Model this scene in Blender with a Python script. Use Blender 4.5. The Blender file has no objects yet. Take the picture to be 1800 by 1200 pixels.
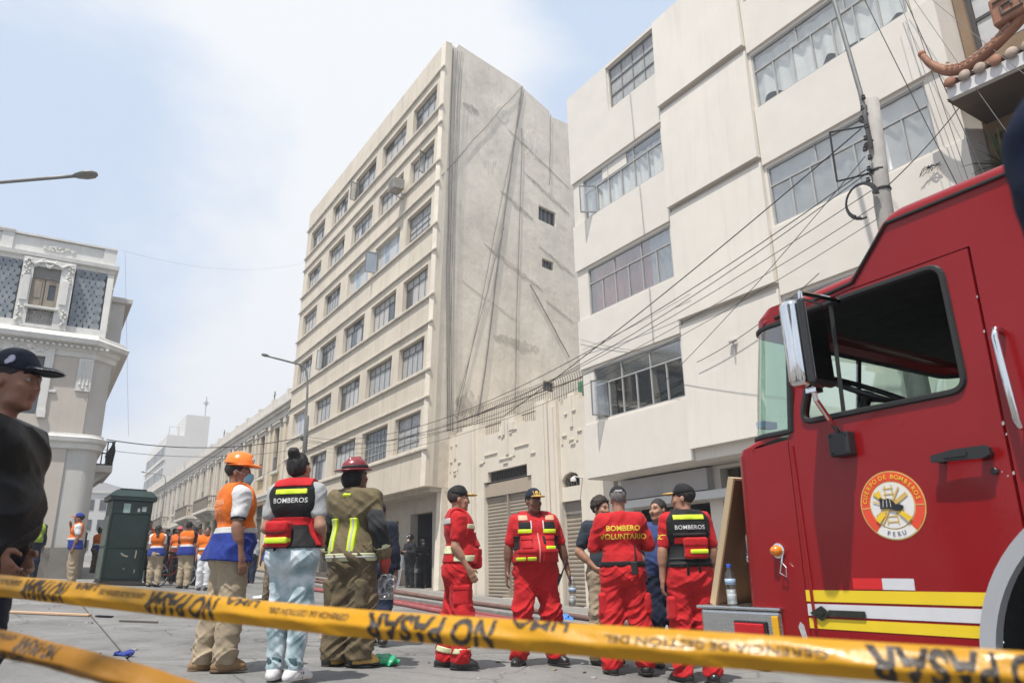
import bpy, bmesh, math, random
import numpy as np
from mathutils import Vector, Matrix
from mathutils.bvhtree import BVHTree
from mathutils.geometry import tessellate_polygon
R = math.radians
random.seed(7)
SC = bpy.context.scene
COL = SC.collection

# ------------------------------------------------------------------ camera
cam_d = bpy.data.cameras.new('camera')
cam = bpy.data.objects.new('camera', cam_d)
COL.objects.link(cam)
SC.camera = cam
CAM_H, PITCH, ROLL = 0.95, R(17.3), R(1.3)
_F = Vector((0, math.cos(PITCH), math.sin(PITCH)))
_U0 = Vector((0, -math.sin(PITCH), math.cos(PITCH)))
_R0 = Vector((1, 0, 0))
_R = _R0 * math.cos(ROLL) - _U0 * math.sin(ROLL)
_U = _R0 * math.sin(ROLL) + _U0 * math.cos(ROLL)
cam.matrix_world = Matrix(((_R.x, _U.x, -_F.x, 0), (_R.y, _U.y, -_F.y, 0), (_R.z, _U.z, -_F.z, CAM_H), (0, 0, 0, 1)))
cam_d.sensor_width = 36
cam_d.lens = 25.52
cam_d.clip_start = 0.05
cam_d.clip_end = 2000
cam_d.dof.use_dof = True
cam_d.dof.focus_distance = 8.5
cam_d.dof.aperture_fstop = 3.6

# ------------------------------------------------------------------ light
SUN_DIR = Vector((-0.42, -0.90, 2.2)).normalized()
sun_d = bpy.data.lights.new('sun', 'SUN')
sun_d.energy = 5.0
sun_d.angle = R(0.6)
sun_d.color = (1.0, 0.955, 0.89)
sun = bpy.data.objects.new('sun', sun_d)
COL.objects.link(sun)
sun.rotation_euler = SUN_DIR.to_track_quat('Z', 'Y').to_euler()

world = bpy.data.worlds.new('World')
SC.world = world
world.use_nodes = True
wt = world.node_tree
wn, wl = wt.nodes, wt.links
wn.clear()
def wnode(t, **kw):
    n = wn.new(t)
    for k, v in kw.items():
        setattr(n, k, v)
    return n
w_out = wnode('ShaderNodeOutputWorld')
w_bg = wnode('ShaderNodeBackground')
w_sky = wnode('ShaderNodeTexSky', sky_type='NISHITA', sun_disc=False)
w_sky.sun_elevation = math.asin(SUN_DIR.z)
w_sky.sun_rotation = math.atan2(SUN_DIR.x, SUN_DIR.y)
w_sky.air_density = 1.0
w_sky.dust_density = 2.5
w_sky.ozone_density = 1.0
w_bg.inputs['Strength'].default_value = 0.12
w_tc = wnode('ShaderNodeTexCoord')
w_map = wnode('ShaderNodeMapping')
w_map.inputs['Scale'].default_value = (1.0, 1.0, 2.0)
wl.new(w_tc.outputs['Generated'], w_map.inputs['Vector'])
w_n1 = wnode('ShaderNodeTexNoise')
w_n1.inputs['Scale'].default_value = 2.3
w_n1.inputs['Detail'].default_value = 7
w_n1.inputs['Roughness'].default_value = 0.56
w_n1.inputs['Distortion'].default_value = 0.35
wl.new(w_map.outputs['Vector'], w_n1.inputs['Vector'])
# broad banks of cloud, as directions in the sky, summed with the noise
acc = None
for d, c0, amp in (((-.28, .76, .58), .90, .40), ((.05, .86, .50), .93, .28), ((-.45, .79, .41), .95, -.44), ((-.62, .74, .30), .96, -.12), ((.155, .75, .64), .968, -.52), ((-.52, .64, .56), .975, -.16), ((-.43, .87, .25), .93, .22), ((-.2, .95, .2), .93, .2)):
    dv = Vector(d).normalized()
    dp = wnode('ShaderNodeVectorMath', operation='DOT_PRODUCT')
    wl.new(w_tc.outputs['Generated'], dp.inputs[0])
    dp.inputs[1].default_value = dv
    mr = wnode('ShaderNodeMapRange', interpolation_type='SMOOTHSTEP')
    mr.inputs[1].default_value = c0
    mr.inputs[2].default_value = 1.0
    mr.inputs[3].default_value = 0
    mr.inputs[4].default_value = amp
    wl.new(dp.outputs['Value'], mr.inputs[0])
    if acc is None:
        acc = mr.outputs[0]
    else:
        ad = wnode('ShaderNodeMath', operation='ADD')
        wl.new(acc, ad.inputs[0]); wl.new(mr.outputs[0], ad.inputs[1])
        acc = ad.outputs[0]
ad = wnode('ShaderNodeMath', operation='ADD')
wl.new(acc, ad.inputs[0]); wl.new(w_n1.outputs['Fac'], ad.inputs[1])
w_mask = wnode('ShaderNodeMapRange', interpolation_type='SMOOTHSTEP')
w_mask.inputs[1].default_value = 0.36
w_mask.inputs[2].default_value = 0.80
w_mask.inputs[3].default_value = 0.26
w_mask.inputs[4].default_value = 1.0
wl.new(ad.outputs[0], w_mask.inputs[0])
w_mix = wnode('ShaderNodeMix', data_type='RGBA')
wl.new(w_mask.outputs[0], w_mix.inputs[0])
w_tint = wnode('ShaderNodeMix', data_type='RGBA')
w_tint.inputs[0].default_value = 0.8
w_tint.inputs[7].default_value = (4.6, 5.9, 7.9, 1)
wl.new(w_sky.outputs[0], w_tint.inputs[6])
wl.new(w_tint.outputs[2], w_mix.inputs[6])
w_mix.inputs[7].default_value = (7.3, 7.5, 7.8, 1)     # hazy cloud, physical sky units
wl.new(w_mix.outputs[2], w_bg.inputs['Color'])
wl.new(w_bg.outputs[0], w_out.inputs['Surface'])

SC.view_settings.view_transform = 'Standard'
SC.view_settings.look = 'None'
SC.view_settings.exposure = 0.09
SC.view_settings.gamma = 1.0
SC.view_settings.use_curve_mapping = False
SC.cycles.max_bounces = 6
SC.cycles.diffuse_bounces = 3
SC.cycles.glossy_bounces = 3
SC.cycles.transparent_max_bounces = 10
SC.cycles.use_denoising = True

# ------------------------------------------------------------------ helpers
def tag(o, label=None, cat=None, group=None, kind=None):
    if label: o['label'] = label
    if cat: o['category'] = cat
    if group: o['group'] = group
    if kind: o['kind'] = kind
    return o

def thing(name, label, cat, loc=(0, 0, 0), rz=0.0, group=None):
    o = bpy.data.objects.new(name, None)
    COL.objects.link(o)
    o.empty_display_size = 0.2
    o.location = loc
    o.rotation_euler = (0, 0, rz)
    return tag(o, label, cat, group)

def link(name, me, parent=None, inv=None):
    o = bpy.data.objects.new(name, me)
    COL.objects.link(o)
    if parent is not None:
        o.parent = parent
        if inv is not None:
            o.matrix_parent_inverse = inv
    return o

def share(src, name, parent, loc=(0, 0, 0), rot=(0, 0, 0), scale=(1, 1, 1), inv=None):
    o = link(name, src if isinstance(src, bpy.types.Mesh) else src.data, parent, inv)
    o.location = loc; o.rotation_euler = rot; o.scale = scale
    return o

class MB:
    def __init__(s):
        s.v = []; s.f = []; s.m = []
    def add(s, vs, fs, mi=0):
        b = len(s.v)
        s.v.extend([tuple(p) for p in vs])
        for f in fs:
            s.f.append([i + b for i in f]); s.m.append(mi)
        return s
    def box(s, x0, x1, y0, y1, z0, z1, mi=0):
        v = [(x0, y0, z0), (x1, y0, z0), (x1, y1, z0), (x0, y1, z0), (x0, y0, z1), (x1, y0, z1), (x1, y1, z1), (x0, y1, z1)]
        return s.add(v, [(0, 3, 2, 1), (4, 5, 6, 7), (0, 1, 5, 4), (1, 2, 6, 5), (2, 3, 7, 6), (3, 0, 4, 7)], mi)
    def obox(s, c, ax, ay, az, mi=0):      # oriented box, half axes
        c = Vector(c); ax = Vector(ax); ay = Vector(ay); az = Vector(az)
        v = [c + ax * a + ay * b + az * d for d in (-1, 1) for a, b in ((-1, -1), (1, -1), (1, 1), (-1, 1))]
        return s.add(v, [(0, 3, 2, 1), (4, 5, 6, 7), (0, 1, 5, 4), (1, 2, 6, 5), (2, 3, 7, 6), (3, 0, 4, 7)], mi)
    def bbox(s, x0, x1, y0, y1, z0, z1, b=.01, mi=0):   # box with chamfered edges
        bm = bmesh.new()
        bmesh.ops.create_cube(bm, size=1)
        bmesh.ops.scale(bm, vec=(x1 - x0, y1 - y0, z1 - z0), verts=bm.verts)
        bmesh.ops.translate(bm, vec=((x0 + x1) / 2, (y0 + y1) / 2, (z0 + z1) / 2), verts=bm.verts)
        bmesh.ops.bevel(bm, geom=bm.edges[:], offset=b, segments=2, affect='EDGES', profile=.5)
        bm.verts.index_update()
        s.add([v.co.copy() for v in bm.verts], [[v.index for v in f.verts] for f in bm.faces], mi)
        bm.free()
        return s
    def panel(s, outer, y0, y1, holes=(), mi=0, mi_side=None):   # polygon in xz, thickness in y (y0 front)
        if mi_side is None: mi_side = mi
        loops = [outer] + list(holes)
        pl = [[Vector((p[0], p[1], 0)) for p in l] for l in loops]
        flat = [p for l in loops for p in l]
        n = len(flat)
        tris = tessellate_polygon(pl)
        b = len(s.v)
        s.v.extend([(p[0], y0, p[1]) for p in flat]); s.v.extend([(p[0], y1, p[1]) for p in flat])
        for t in tris:
            a, bb, c = [Vector(flat[i]) for i in t]
            cr = (bb - a).cross(c - a)
            t = list(t) if cr > 0 else list(t)[::-1]
            s.f.append([b + i for i in t]); s.m.append(mi)
            s.f.append([b + n + i for i in t[::-1]]); s.m.append(mi)
        o = 0
        for li, l in enumerate(loops):
            k = len(l)
            area = sum(l[i][0] * l[(i + 1) % k][1] - l[(i + 1) % k][0] * l[i][1] for i in range(k))
            flip = (area > 0) == (li == 0)
            for i in range(k):
                j = (i + 1) % k
                q = [b + o + i, b + o + j, b + n + o + j, b + n + o + i]
                s.f.append(q[::-1] if flip else q); s.m.append(mi_side)
            o += k
        return s
    def tube(s, pts, r, n=6, mi=0, caps=True):
        pts = [Vector(p) for p in pts]
        k = len(pts)
        rr = r if isinstance(r, (list, tuple)) else [r] * k
        rings = []
        up = None
        for i, p in enumerate(pts):
            t = (pts[min(i + 1, k - 1)] - pts[max(i - 1, 0)]).normalized()
            if up is None:
                up = Vector((0, 0, 1)) if abs(t.z) < .9 else Vector((1, 0, 0))
            a = up - t * up.dot(t)
            if a.length < 1e-4: a = t.orthogonal()
            a.normalize(); up = a
            c = t.cross(a)
            rings.append([p + (a * math.cos(2 * math.pi * j / n) + c * math.sin(2 * math.pi * j / n)) * rr[i] for j in range(n)])
        vs = [v for g in rings for v in g]
        fs = [(i * n + j, i * n + (j + 1) % n, (i + 1) * n + (j + 1) % n, (i + 1) * n + j) for i in range(k - 1) for j in range(n)]
        if caps:
            fs.append(tuple(range(n))[::-1]); fs.append(tuple((k - 1) * n + j for j in range(n)))
        return s.add(vs, fs, mi)
    def lathe(s, prof, n=16, c=(0, 0, 0), mi=0, axis='z'):
        vs = []
        for r, z in prof:
            for j in range(n):
                a = 2 * math.pi * j / n
                p = (r * math.cos(a), r * math.sin(a), z)
                if axis == 'y': p = (p[0], p[2], p[1])
                if axis == 'x': p = (p[2], p[0], p[1])
                vs.append((p[0] + c[0], p[1] + c[1], p[2] + c[2]))
        k = len(prof)
        fs = [(i * n + j, i * n + (j + 1) % n, (i + 1) * n + (j + 1) % n, (i + 1) * n + j) for i in range(k - 1) for j in range(n)]
        if prof[0][0] > 1e-5: fs.append(tuple(range(n))[::-1])
        if prof[-1][0] > 1e-5: fs.append(tuple((k - 1) * n + j for j in range(n)))
        return s.add(vs, fs, mi)
    def ball(s, c, r, n=12, mi=0):
        rx, ry, rz = r if isinstance(r, (tuple, list)) else (r, r, r)
        vs = []
        k = n // 2
        for i in range(1, k):
            t = math.pi * i / k
            for j in range(n):
                a = 2 * math.pi * j / n
                vs.append((c[0] + rx * math.sin(t) * math.cos(a), c[1] + ry * math.sin(t) * math.sin(a), c[2] + rz * math.cos(t)))
        fs = [(i * n + j, (i + 1) * n + j, (i + 1) * n + (j + 1) % n, i * n + (j + 1) % n) for i in range(k - 2) for j in range(n)]
        top = len(vs); vs.append((c[0], c[1], c[2] + rz)); vs.append((c[0], c[1], c[2] - rz))
        for j in range(n):
            fs.append((top, j, (j + 1) % n)); fs.append((top + 1, (k - 2) * n + (j + 1) % n, (k - 2) * n + j))
        return s.add(vs, fs, mi)
    def grid(s, fn, nu, nv, mi=0, flip=False):
        vs = [fn(i / nu, j / nv) for i in range(nu + 1) for j in range(nv + 1)]
        w = nv + 1
        fs = [(i * w + j, (i + 1) * w + j, (i + 1) * w + j + 1, i * w + j + 1) for i in range(nu) for j in range(nv)]
        if flip: fs = [f[::-1] for f in fs]
        return s.add(vs, fs, mi)
    def wall(s, x0, x1, z0, z1, y0, y1, holes=(), mi=0):  # wall with rectangular openings, no inner faces
        xs = sorted({x0, x1, *[h[0] for h in holes], *[h[1] for h in holes]})
        zs = sorted({z0, z1, *[h[2] for h in holes], *[h[3] for h in holes]})
        nx, nz = len(xs) - 1, len(zs) - 1
        def solid(i, j):
            if i < 0 or j < 0 or i >= nx or j >= nz: return False
            cx, cz = (xs[i] + xs[i + 1]) / 2, (zs[j] + zs[j + 1]) / 2
            return not any(h[0] < cx < h[1] and h[2] < cz < h[3] for h in holes)
        for i in range(nx):
            for j in range(nz):
                if not solid(i, j): continue
                a, b, c, d = xs[i], xs[i + 1], zs[j], zs[j + 1]
                s.add([(a, y0, c), (b, y0, c), (b, y0, d), (a, y0, d)], [(0, 1, 2, 3)], mi)
                s.add([(a, y1, c), (b, y1, c), (b, y1, d), (a, y1, d)], [(3, 2, 1, 0)], mi)
                if not solid(i - 1, j): s.add([(a, y0, c), (a, y0, d), (a, y1, d), (a, y1, c)], [(0, 1, 2, 3)], mi)
                if not solid(i + 1, j): s.add([(b, y0, c), (b, y0, d), (b, y1, d), (b, y1, c)], [(3, 2, 1, 0)], mi)
                if not solid(i, j - 1): s.add([(a, y0, c), (b, y0, c), (b, y1, c), (a, y1, c)], [(3, 2, 1, 0)], mi)
                if not solid(i, j + 1): s.add([(a, y0, d), (b, y0, d), (b, y1, d), (a, y1, d)], [(0, 1, 2, 3)], mi)
        return s
    def mesh(s, name, mats, smooth=False):
        me = bpy.data.meshes.new(name)
        me.from_pydata(s.v, [], s.f)
        for m in (mats if isinstance(mats, (list, tuple)) else [mats]):
            me.materials.append(m)
        me.polygons.foreach_set('material_index', s.m)
        if smooth:
            me.polygons.foreach_set('use_smooth', [True] * len(s.f))
        me.update()
        return me
    def build(s, name, mats, parent=None, smooth=False, inv=None):
        return link(name, s.mesh(name, mats, smooth), parent, inv)

# ------------------------------------------------------------------ materials
MATS = {}
def M(name, col, rough=.7, var=.12, scale=4.0, bump=0.0, bscale=40.0, metal=0.0, spec=.5, coat=0.0, streak=0.0, emis=None, dirt=0.0, coords='Object', stretch=(1, 1, 1), sheen=0.0, voro=0.0, vscale=6.0, crack=0.0, speck=0.0, bump2=0.0, transl=0.0):
    if name in MATS: return MATS[name]
    m = bpy.data.materials.new(name)
    m.use_nodes = True
    nt = m.node_tree
    p = nt.nodes['Principled BSDF']
    L = nt.links
    p.inputs['Roughness'].default_value = rough
    p.inputs['Metallic'].default_value = metal
    p.inputs['Specular IOR Level'].default_value = spec
    p.inputs['Coat Weight'].default_value = coat
    p.inputs['Coat Roughness'].default_value = .08
    p.inputs['Sheen Weight'].default_value = sheen
    tc = nt.nodes.new('ShaderNodeTexCoord')
    mp = nt.nodes.new('ShaderNodeMapping')
    mp.inputs['Scale'].default_value = stretch
    L.new(tc.outputs[coords], mp.inputs['Vector'])
    def noise(sc, det=5, ro=.6, vec=None):
        n = nt.nodes.new('ShaderNodeTexNoise')
        n.inputs['Scale'].default_value = sc
        n.inputs['Detail'].default_value = det
        n.inputs['Roughness'].default_value = ro
        L.new(vec or mp.outputs['Vector'], n.inputs['Vector'])
        return n.outputs['Fac']
    def ramp(inp, a, b, lo, hi):
        r = nt.nodes.new('ShaderNodeMapRange')
        r.inputs[1].default_value = a; r.inputs[2].default_value = b
        r.inputs[3].default_value = lo; r.inputs[4].default_value = hi
        L.new(inp, r.inputs[0])
        return r.outputs[0]
    def mul(a, b):
        n = nt.nodes.new('ShaderNodeMath'); n.operation = 'MULTIPLY'
        L.new(a, n.inputs[0]); L.new(b, n.inputs[1])
        return n.outputs[0]
    fac = ramp(noise(scale), .3, .7, 1 - var, 1 + var)
    if dirt:
        fac = mul(fac, ramp(noise(scale * .35, 8, .7), .42, .68, 1.0, 1 - dirt))
    if streak:
        m2 = nt.nodes.new('ShaderNodeMapping'); m2.inputs['Scale'].default_value = (2.6, 2.6, .22)
        L.new(tc.outputs[coords], m2.inputs['Vector'])
        fac = mul(fac, ramp(noise(2.2, 7, .65, m2.outputs['Vector']), .5, .78, 1.0, 1 - streak))
    if voro:
        v = nt.nodes.new('ShaderNodeTexVoronoi'); v.inputs['Scale'].default_value = vscale
        L.new(mp.outputs['Vector'], v.inputs['Vector'])
        fac = mul(fac, ramp(v.outputs['Distance'], .0, .6, 1 + voro, 1 - voro))
    if speck:
        fac = mul(fac, ramp(noise(230, 2, .5), .3, .7, 1 - speck, 1 + speck))
        fac = mul(fac, ramp(noise(26, 3, .6), .35, .65, 1 - speck * .5, 1 + speck * .5))
    if crack:
        nz = nt.nodes.new('ShaderNodeTexNoise'); nz.inputs['Scale'].default_value = 1.1; nz.inputs['Detail'].default_value = 6
        L.new(tc.outputs[coords], nz.inputs['Vector'])
        mx = nt.nodes.new('ShaderNodeMix'); mx.data_type = 'VECTOR'; mx.inputs[0].default_value = .45
        L.new(tc.outputs[coords], mx.inputs[4]); L.new(nz.outputs['Color'], mx.inputs[5])
        v = nt.nodes.new('ShaderNodeTexVoronoi'); v.feature = 'DISTANCE_TO_EDGE'; v.inputs['Scale'].default_value = .9
        L.new(mx.outputs[1], v.inputs['Vector'])
        fac = mul(fac, ramp(v.outputs['Distance'], .0, .010, 1 - crack, 1.0))
    hs = nt.nodes.new('ShaderNodeVectorMath'); hs.operation = 'SCALE'
    hs.inputs[0].default_value = col[:3]
    L.new(fac, hs.inputs['Scale'])
    L.new(hs.outputs[0], p.inputs['Base Color'])
    if rough < .95:
        L.new(ramp(noise(scale * 2.3), .3, .7, max(.02, rough - .07), min(1, rough + .1)), p.inputs['Roughness'])
    if bump:
        b = nt.nodes.new('ShaderNodeBump')
        b.inputs['Strength'].default_value = bump
        b.inputs['Distance'].default_value = .02
        L.new(noise(bscale, 4, .6), b.inputs['Height'])
        if bump2:
            b2 = nt.nodes.new('ShaderNodeBump'); b2.inputs['Strength'].default_value = bump2; b2.inputs['Distance'].default_value = .03
            L.new(noise(17, 3, .55), b2.inputs['Height']); L.new(b2.outputs[0], b.inputs['Normal'])
        L.new(b.outputs[0], p.inputs['Normal'])
    if transl:
        tl = nt.nodes.new('ShaderNodeBsdfTranslucent'); ms_ = nt.nodes.new('ShaderNodeMixShader'); ms_.inputs[0].default_value = transl
        L.new(hs.outputs[0], tl.inputs['Color']); L.new(p.outputs[0], ms_.inputs[1]); L.new(tl.outputs[0], ms_.inputs[2])
        L.new(ms_.outputs[0], nt.nodes['Material Output'].inputs['Surface'])
    if emis:
        p.inputs['Emission Color'].default_value = (*emis[:3], 1)
        p.inputs['Emission Strength'].default_value = emis[3]
    MATS[name] = m
    return m

def glass_mat(name, tint=(.9, .95, .95), refl=.12, rough=.03):
    if name in MATS: return MATS[name]
    m = bpy.data.materials.new(name)
    m.use_nodes = True
    nt = m.node_tree
    nt.nodes.clear()
    out = nt.nodes.new('ShaderNodeOutputMaterial')
    mix = nt.nodes.new('ShaderNodeMixShader')
    tr = nt.nodes.new('ShaderNodeBsdfTransparent'); tr.inputs[0].default_value = (*tint, 1)
    gl = nt.nodes.new('ShaderNodeBsdfGlossy'); gl.inputs['Roughness'].default_value = rough
    gl.inputs[0].default_value = (1, .975, .93, 1)
    fr = nt.nodes.new('ShaderNodeLayerWeight'); fr.inputs[0].default_value = .5
    pw = nt.nodes.new('ShaderNodeMath'); pw.operation = 'POWER'; pw.inputs[1].default_value = 4.0
    nt.links.new(fr.outputs['Facing'], pw.inputs[0])
    ad = nt.nodes.new('ShaderNodeMath'); ad.operation = 'ADD'; ad.inputs[1].default_value = refl; ad.use_clamp = True
    nt.links.new(pw.outputs[0], ad.inputs[0]); nt.links.new(ad.outputs[0], mix.inputs[0])
    nt.links.new(tr.outputs[0], mix.inputs[1]); nt.links.new(gl.outputs[0], mix.inputs[2])
    nt.links.new(mix.outputs[0], out.inputs['Surface'])
    MATS[name] = m
    return m

def text_geo(body, size, bold=.0, align='CENTER', spacing=1.0, shear=0.0):
    cu = bpy.data.curves.new('lettering', 'FONT')
    cu.body = body; cu.size = size; cu.align_x = align; cu.align_y = 'CENTER'
    cu.offset = bold * size; cu.space_character = spacing; cu.resolution_u = 3; cu.shear = shear
    o = bpy.data.objects.new('lettering', cu)
    COL.objects.link(o)
    dg = bpy.context.evaluated_depsgraph_get()
    me = bpy.data.meshes.new_from_object(o.evaluated_get(dg))
    vs = [v.co.copy() for v in me.vertices]
    fs = [list(p.vertices) for p in me.polygons]
    bpy.data.objects.remove(o); bpy.data.curves.remove(cu); bpy.data.meshes.remove(me)
    return vs, fs

G0, SX = -.015, -.07
def gz(x, y=0.0):
    x = max(-46.0, min(14.0, x))
    return G0 + SX * x

AX, AY = -.329, 22.015                       # street frame: origin on the right-hand building line
RZ = R(-57)
XH = Vector((math.cos(RZ), math.sin(RZ), 0)); YH = Vector((-math.sin(RZ), math.cos(RZ), 0))
def street(x, y, z=0.0):                     # local street frame -> world
    return Vector((AX, AY, z)) + XH * x + YH * y
def sgz(x, y):
    p = street(x, y); return gz(p.x)
# ================================================================== setting
concrete = M('street_concrete', (.225, .221, .213), .85, .10, 1.3, .35, 60, dirt=.42, crack=.45, speck=.16)
concrete2 = M('street_concrete_worn', (.205, .20, .193), .85, .14, 1.7, .35, 55, dirt=.45, crack=.5, speck=.17)
joint = M('joint_dirt', (.06, .058, .055), .95, .2, 8)
walk_m = M('sidewalk_concrete', (.27, .255, .235), .85, .15, 2.0, .3, 50, dirt=.35)
kerb_m = M('kerb_stone', (.235, .225, .21), .85, .2, 3.0, .3, 40, dirt=.3)

def strip_x(mb, x0, x1, y0, y1, dz, n=60, mi=0):
    mb.grid(lambda u, v: (*street(x0 + (x1 - x0) * u, y0 + (y1 - y0) * v)[:2], sgz(x0 + (x1 - x0) * u, y0 + (y1 - y0) * v) + dz), n, 24, mi)
g = MB()
g.grid(lambda u, v: ((lambda x, y: (x, y, gz(x) - .02))(-260 + 420 * u, -40 + 340 * v)), 84, 20, flip=False)
ground = g.build('ground', joint); tag(ground, kind='structure')
g = MB()
strip_x(g, -160, -20.0, -21.6, -3.6, 0.0, 70)
strip_x(g, -20.0, 42, -60, -21.6, 0.0, 30)
road_far = g.build('road', concrete); tag(road_far, kind='structure')

# concrete slabs of the street, one object each, joints open between them
DX, DY = SX * XH.x, SX * YH.x
def slab_mesh(name, w, d, t, mats, b=.012, crown=0.0):
    bm = bmesh.new()
    bmesh.ops.create_cube(bm, size=1)
    bmesh.ops.scale(bm, vec=(w, d, t), verts=bm.verts)
    bmesh.ops.translate(bm, vec=(0, 0, -t / 2), verts=bm.verts)
    bmesh.ops.bevel(bm, geom=[e for e in bm.edges if e.verts[0].co.z > -t / 2 and e.verts[1].co.z > -t / 2], offset=b, segments=1, affect='EDGES')
    for v in bm.verts:
        v.co.z += DX * v.co.x + DY * v.co.y
    me = bpy.data.meshes.new(name); bm.to_mesh(me); bm.free()
    for m in mats: me.materials.append(m)
    return me
SL = 3.6
slabs = [slab_mesh('concrete_slab', SL - .022, SL - .022, .10, [m]) for m in (concrete, concrete2)]
ginv = None
for i in range(-8, 9):
    for j in range(5):
        x = 7.2 + SL * i + SL / 2; y = -3.6 - SL * j - SL / 2
        p = street(x, y)
        if p.x > 13: continue
        share(random.choice(slabs), 'concrete_slab', road_far, (p.x, p.y, gz(p.x) - random.uniform(0, .004)), (0, 0, RZ))
# right-hand pavement and kerb
g = MB(); strip_x(g, -150, 40, -3.45, .15, .112, 80)
sidewalk = g.build('sidewalk', joint); tag(sidewalk, kind='structure')
tile = slab_mesh('paving_slab', 1.185, 1.62, .1, [walk_m], .006)
kerb = slab_mesh('kerb_stone', 1.185, .16, .22, [kerb_m], .02)
for i in range(-22, 18):
    x = 1.2 * i
    for y in (-2.6, -.97):
        if y > -1.5 and i < -16: continue
        p = street(x, y); share(tile, 'paving_slab', sidewalk, (p.x, p.y, gz(p.x) + .125), (0, 0, RZ))
    p = street(x, -3.52); share(kerb, 'kerb_stone', sidewalk, (p.x, p.y, gz(p.x) + .13), (0, 0, RZ))
# pavement round the mansion on the left
g = MB()
g.grid(lambda u, v: ((lambda x, y: (x, y, gz(x) + .03))(*(lambda a, b: (-13.0 + a * .839 - b * .545, 21.9 + a * .545 + b * .839))(-14 + 16 * u, -2.4 + 40 * v))), 10, 20)
left_walk = g.build('sidewalk', walk_m); tag(left_walk, kind='structure')

# far bare hill behind the roofs
hill_m = M('hill_earth', (.16, .14, .125), .95, .25, .03, 0)
def hill(u, v):
    x = -330 + 330 * u; y = 300 + 160 * v
    h = 40 * math.exp(-((x + 190) / 55) ** 2) + 24 * math.exp(-((x + 270) / 60) ** 2) + 18 * math.exp(-((x + 90) / 50) ** 2)
    h *= math.sin(math.pi * min(1, max(0, v))) ** .8
    h += 3.5 * math.sin(x * .11 + y * .05) * math.sin(math.pi * v) + 2 * math.sin(x * .27 - y * .13) * math.sin(math.pi * v)
    return (x, y, h - 2)
g = MB(); g.grid(hill, 60, 24)
o = g.build('hill', hill_m, smooth=True); tag(o, kind='structure')
# ================================================================== buildings on the right
def bld(name, label, cat, x0, y0=0.0, group=None):
    z0 = sgz(x0, y0)
    e = thing(name, label, cat, street(x0, y0, z0), RZ, group)
    return e, Matrix.Translation((-x0, -y0, -z0))

white_wall = M('warm_white_stucco', (.715, .665, .59), .8, .03, 1.2, .06, 25, streak=.10, dirt=.06, speck=.02)
white_trim = M('warm_white_trim', (.695, .648, .578), .8, .04, 2, .05, 25)
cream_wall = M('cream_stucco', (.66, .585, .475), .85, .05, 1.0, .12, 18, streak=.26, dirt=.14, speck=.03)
cream_ledge = M('cream_ledge', (.64, .58, .49), .85, .10, 2.5, .1, 20, streak=.2, dirt=.25)
raw_wall = M('raw_render', (.80, .72, .605), .9, .07, 1.4, .9, 3.4, streak=.11, dirt=.20, speck=.06)
deco_wall = M('ivory_stucco', (.69, .625, .525), .85, .04, 1.5, .08, 22, streak=.10, dirt=.06)
steel_grey = M('grey_window_steel', (.20, .20, .195), .6, .1, 6)
alu = M('pale_window_metal', (.40, .40, .39), .5, .1, 6)
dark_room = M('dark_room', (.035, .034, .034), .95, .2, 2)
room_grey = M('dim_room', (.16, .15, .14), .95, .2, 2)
curtain_w = M('white_curtain', (.82, .81, .78), .9, .10, 3, .05)
curtain_g = M('grey_curtain', (.68, .67, .65), .9, .15, 3, .05)
curtain_r = M('rose_curtain', (.55, .26, .235), .9, .2, 1.5, .05)
blind_m = M('pale_blind', (.55, .57, .56), .7, .05, 3)
glass = glass_mat('window_glass', (.95, .96, .96), .09, .02)
glass_dim = glass_mat('dusty_window_glass', (.86, .87, .87), .20, .08)
pane_mats = [M('dusty_pane', (.37, .37, .36), .28, .15, 1.5, spec=.6), M('pale_pane', (.50, .50, .49), .35, .12, 1.5, spec=.6),
             M('dark_pane', (.07, .075, .08), .12, .2, 1.5, spec=.8), M('curtained_pane', (.47, .45, .42), .4, .18, 5, spec=.5, stretch=(6, 6, .4)),
             M('blue_pane', (.33, .38, .44), .2, .1, 1.5, spec=.7)]

PANE = {}
def pane_mesh(m):
    if m.name not in PANE:
        b = MB(); b.box(-.5, .5, -.5, .5, -.5, .5); PANE[m.name] = b.mesh('pane', m)
    return PANE[m.name]

def window(parent, inv, x0, x1, z0, z1, y, rows, frame_m, pick, bar=.035, dep=.06, name='window'):
    """rows: list of (height share, number of lights), from the bottom up"""
    f = MB()
    f.box(x0, x0 + bar, y, y + dep, z0, z1); f.box(x1 - bar, x1, y, y + dep, z0, z1)
    f.box(x0 + bar, x1 - bar, y, y + dep, z0, z0 + bar); f.box(x0 + bar, x1 - bar, y, y + dep, z1 - bar, z1)
    cells = []
    zz = z0 + bar; H = z1 - z0 - 2 * bar
    for ri, (sh, n) in enumerate(rows):
        h = H * sh
        if ri: f.box(x0 + bar, x1 - bar, y + .004, y + dep - .004, zz - bar * .4, zz + bar * .4)
        w = (x1 - x0 - 2 * bar) / n
        for k in range(n):
            a = x0 + bar + k * w
            if k: f.box(a - bar * .35, a + bar * .35, y + .007, y + dep - .007, zz + (bar * .4 if ri else 0), zz + h - bar * .4)
            cells.append((a + w / 2, zz + h / 2, w, h, ri, k))
        zz += h
    w = f.build(name, frame_m, parent, inv=inv)
    for (cx, cz, pw, ph, ri, k) in cells:
        m = pick(ri, k)
        if m is None: continue
        share(pane_mesh(m), 'pane', w, (cx, y + dep * .55, cz), (0, 0, 0), (pw * .985, .008, ph * .985))
    return w

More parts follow.
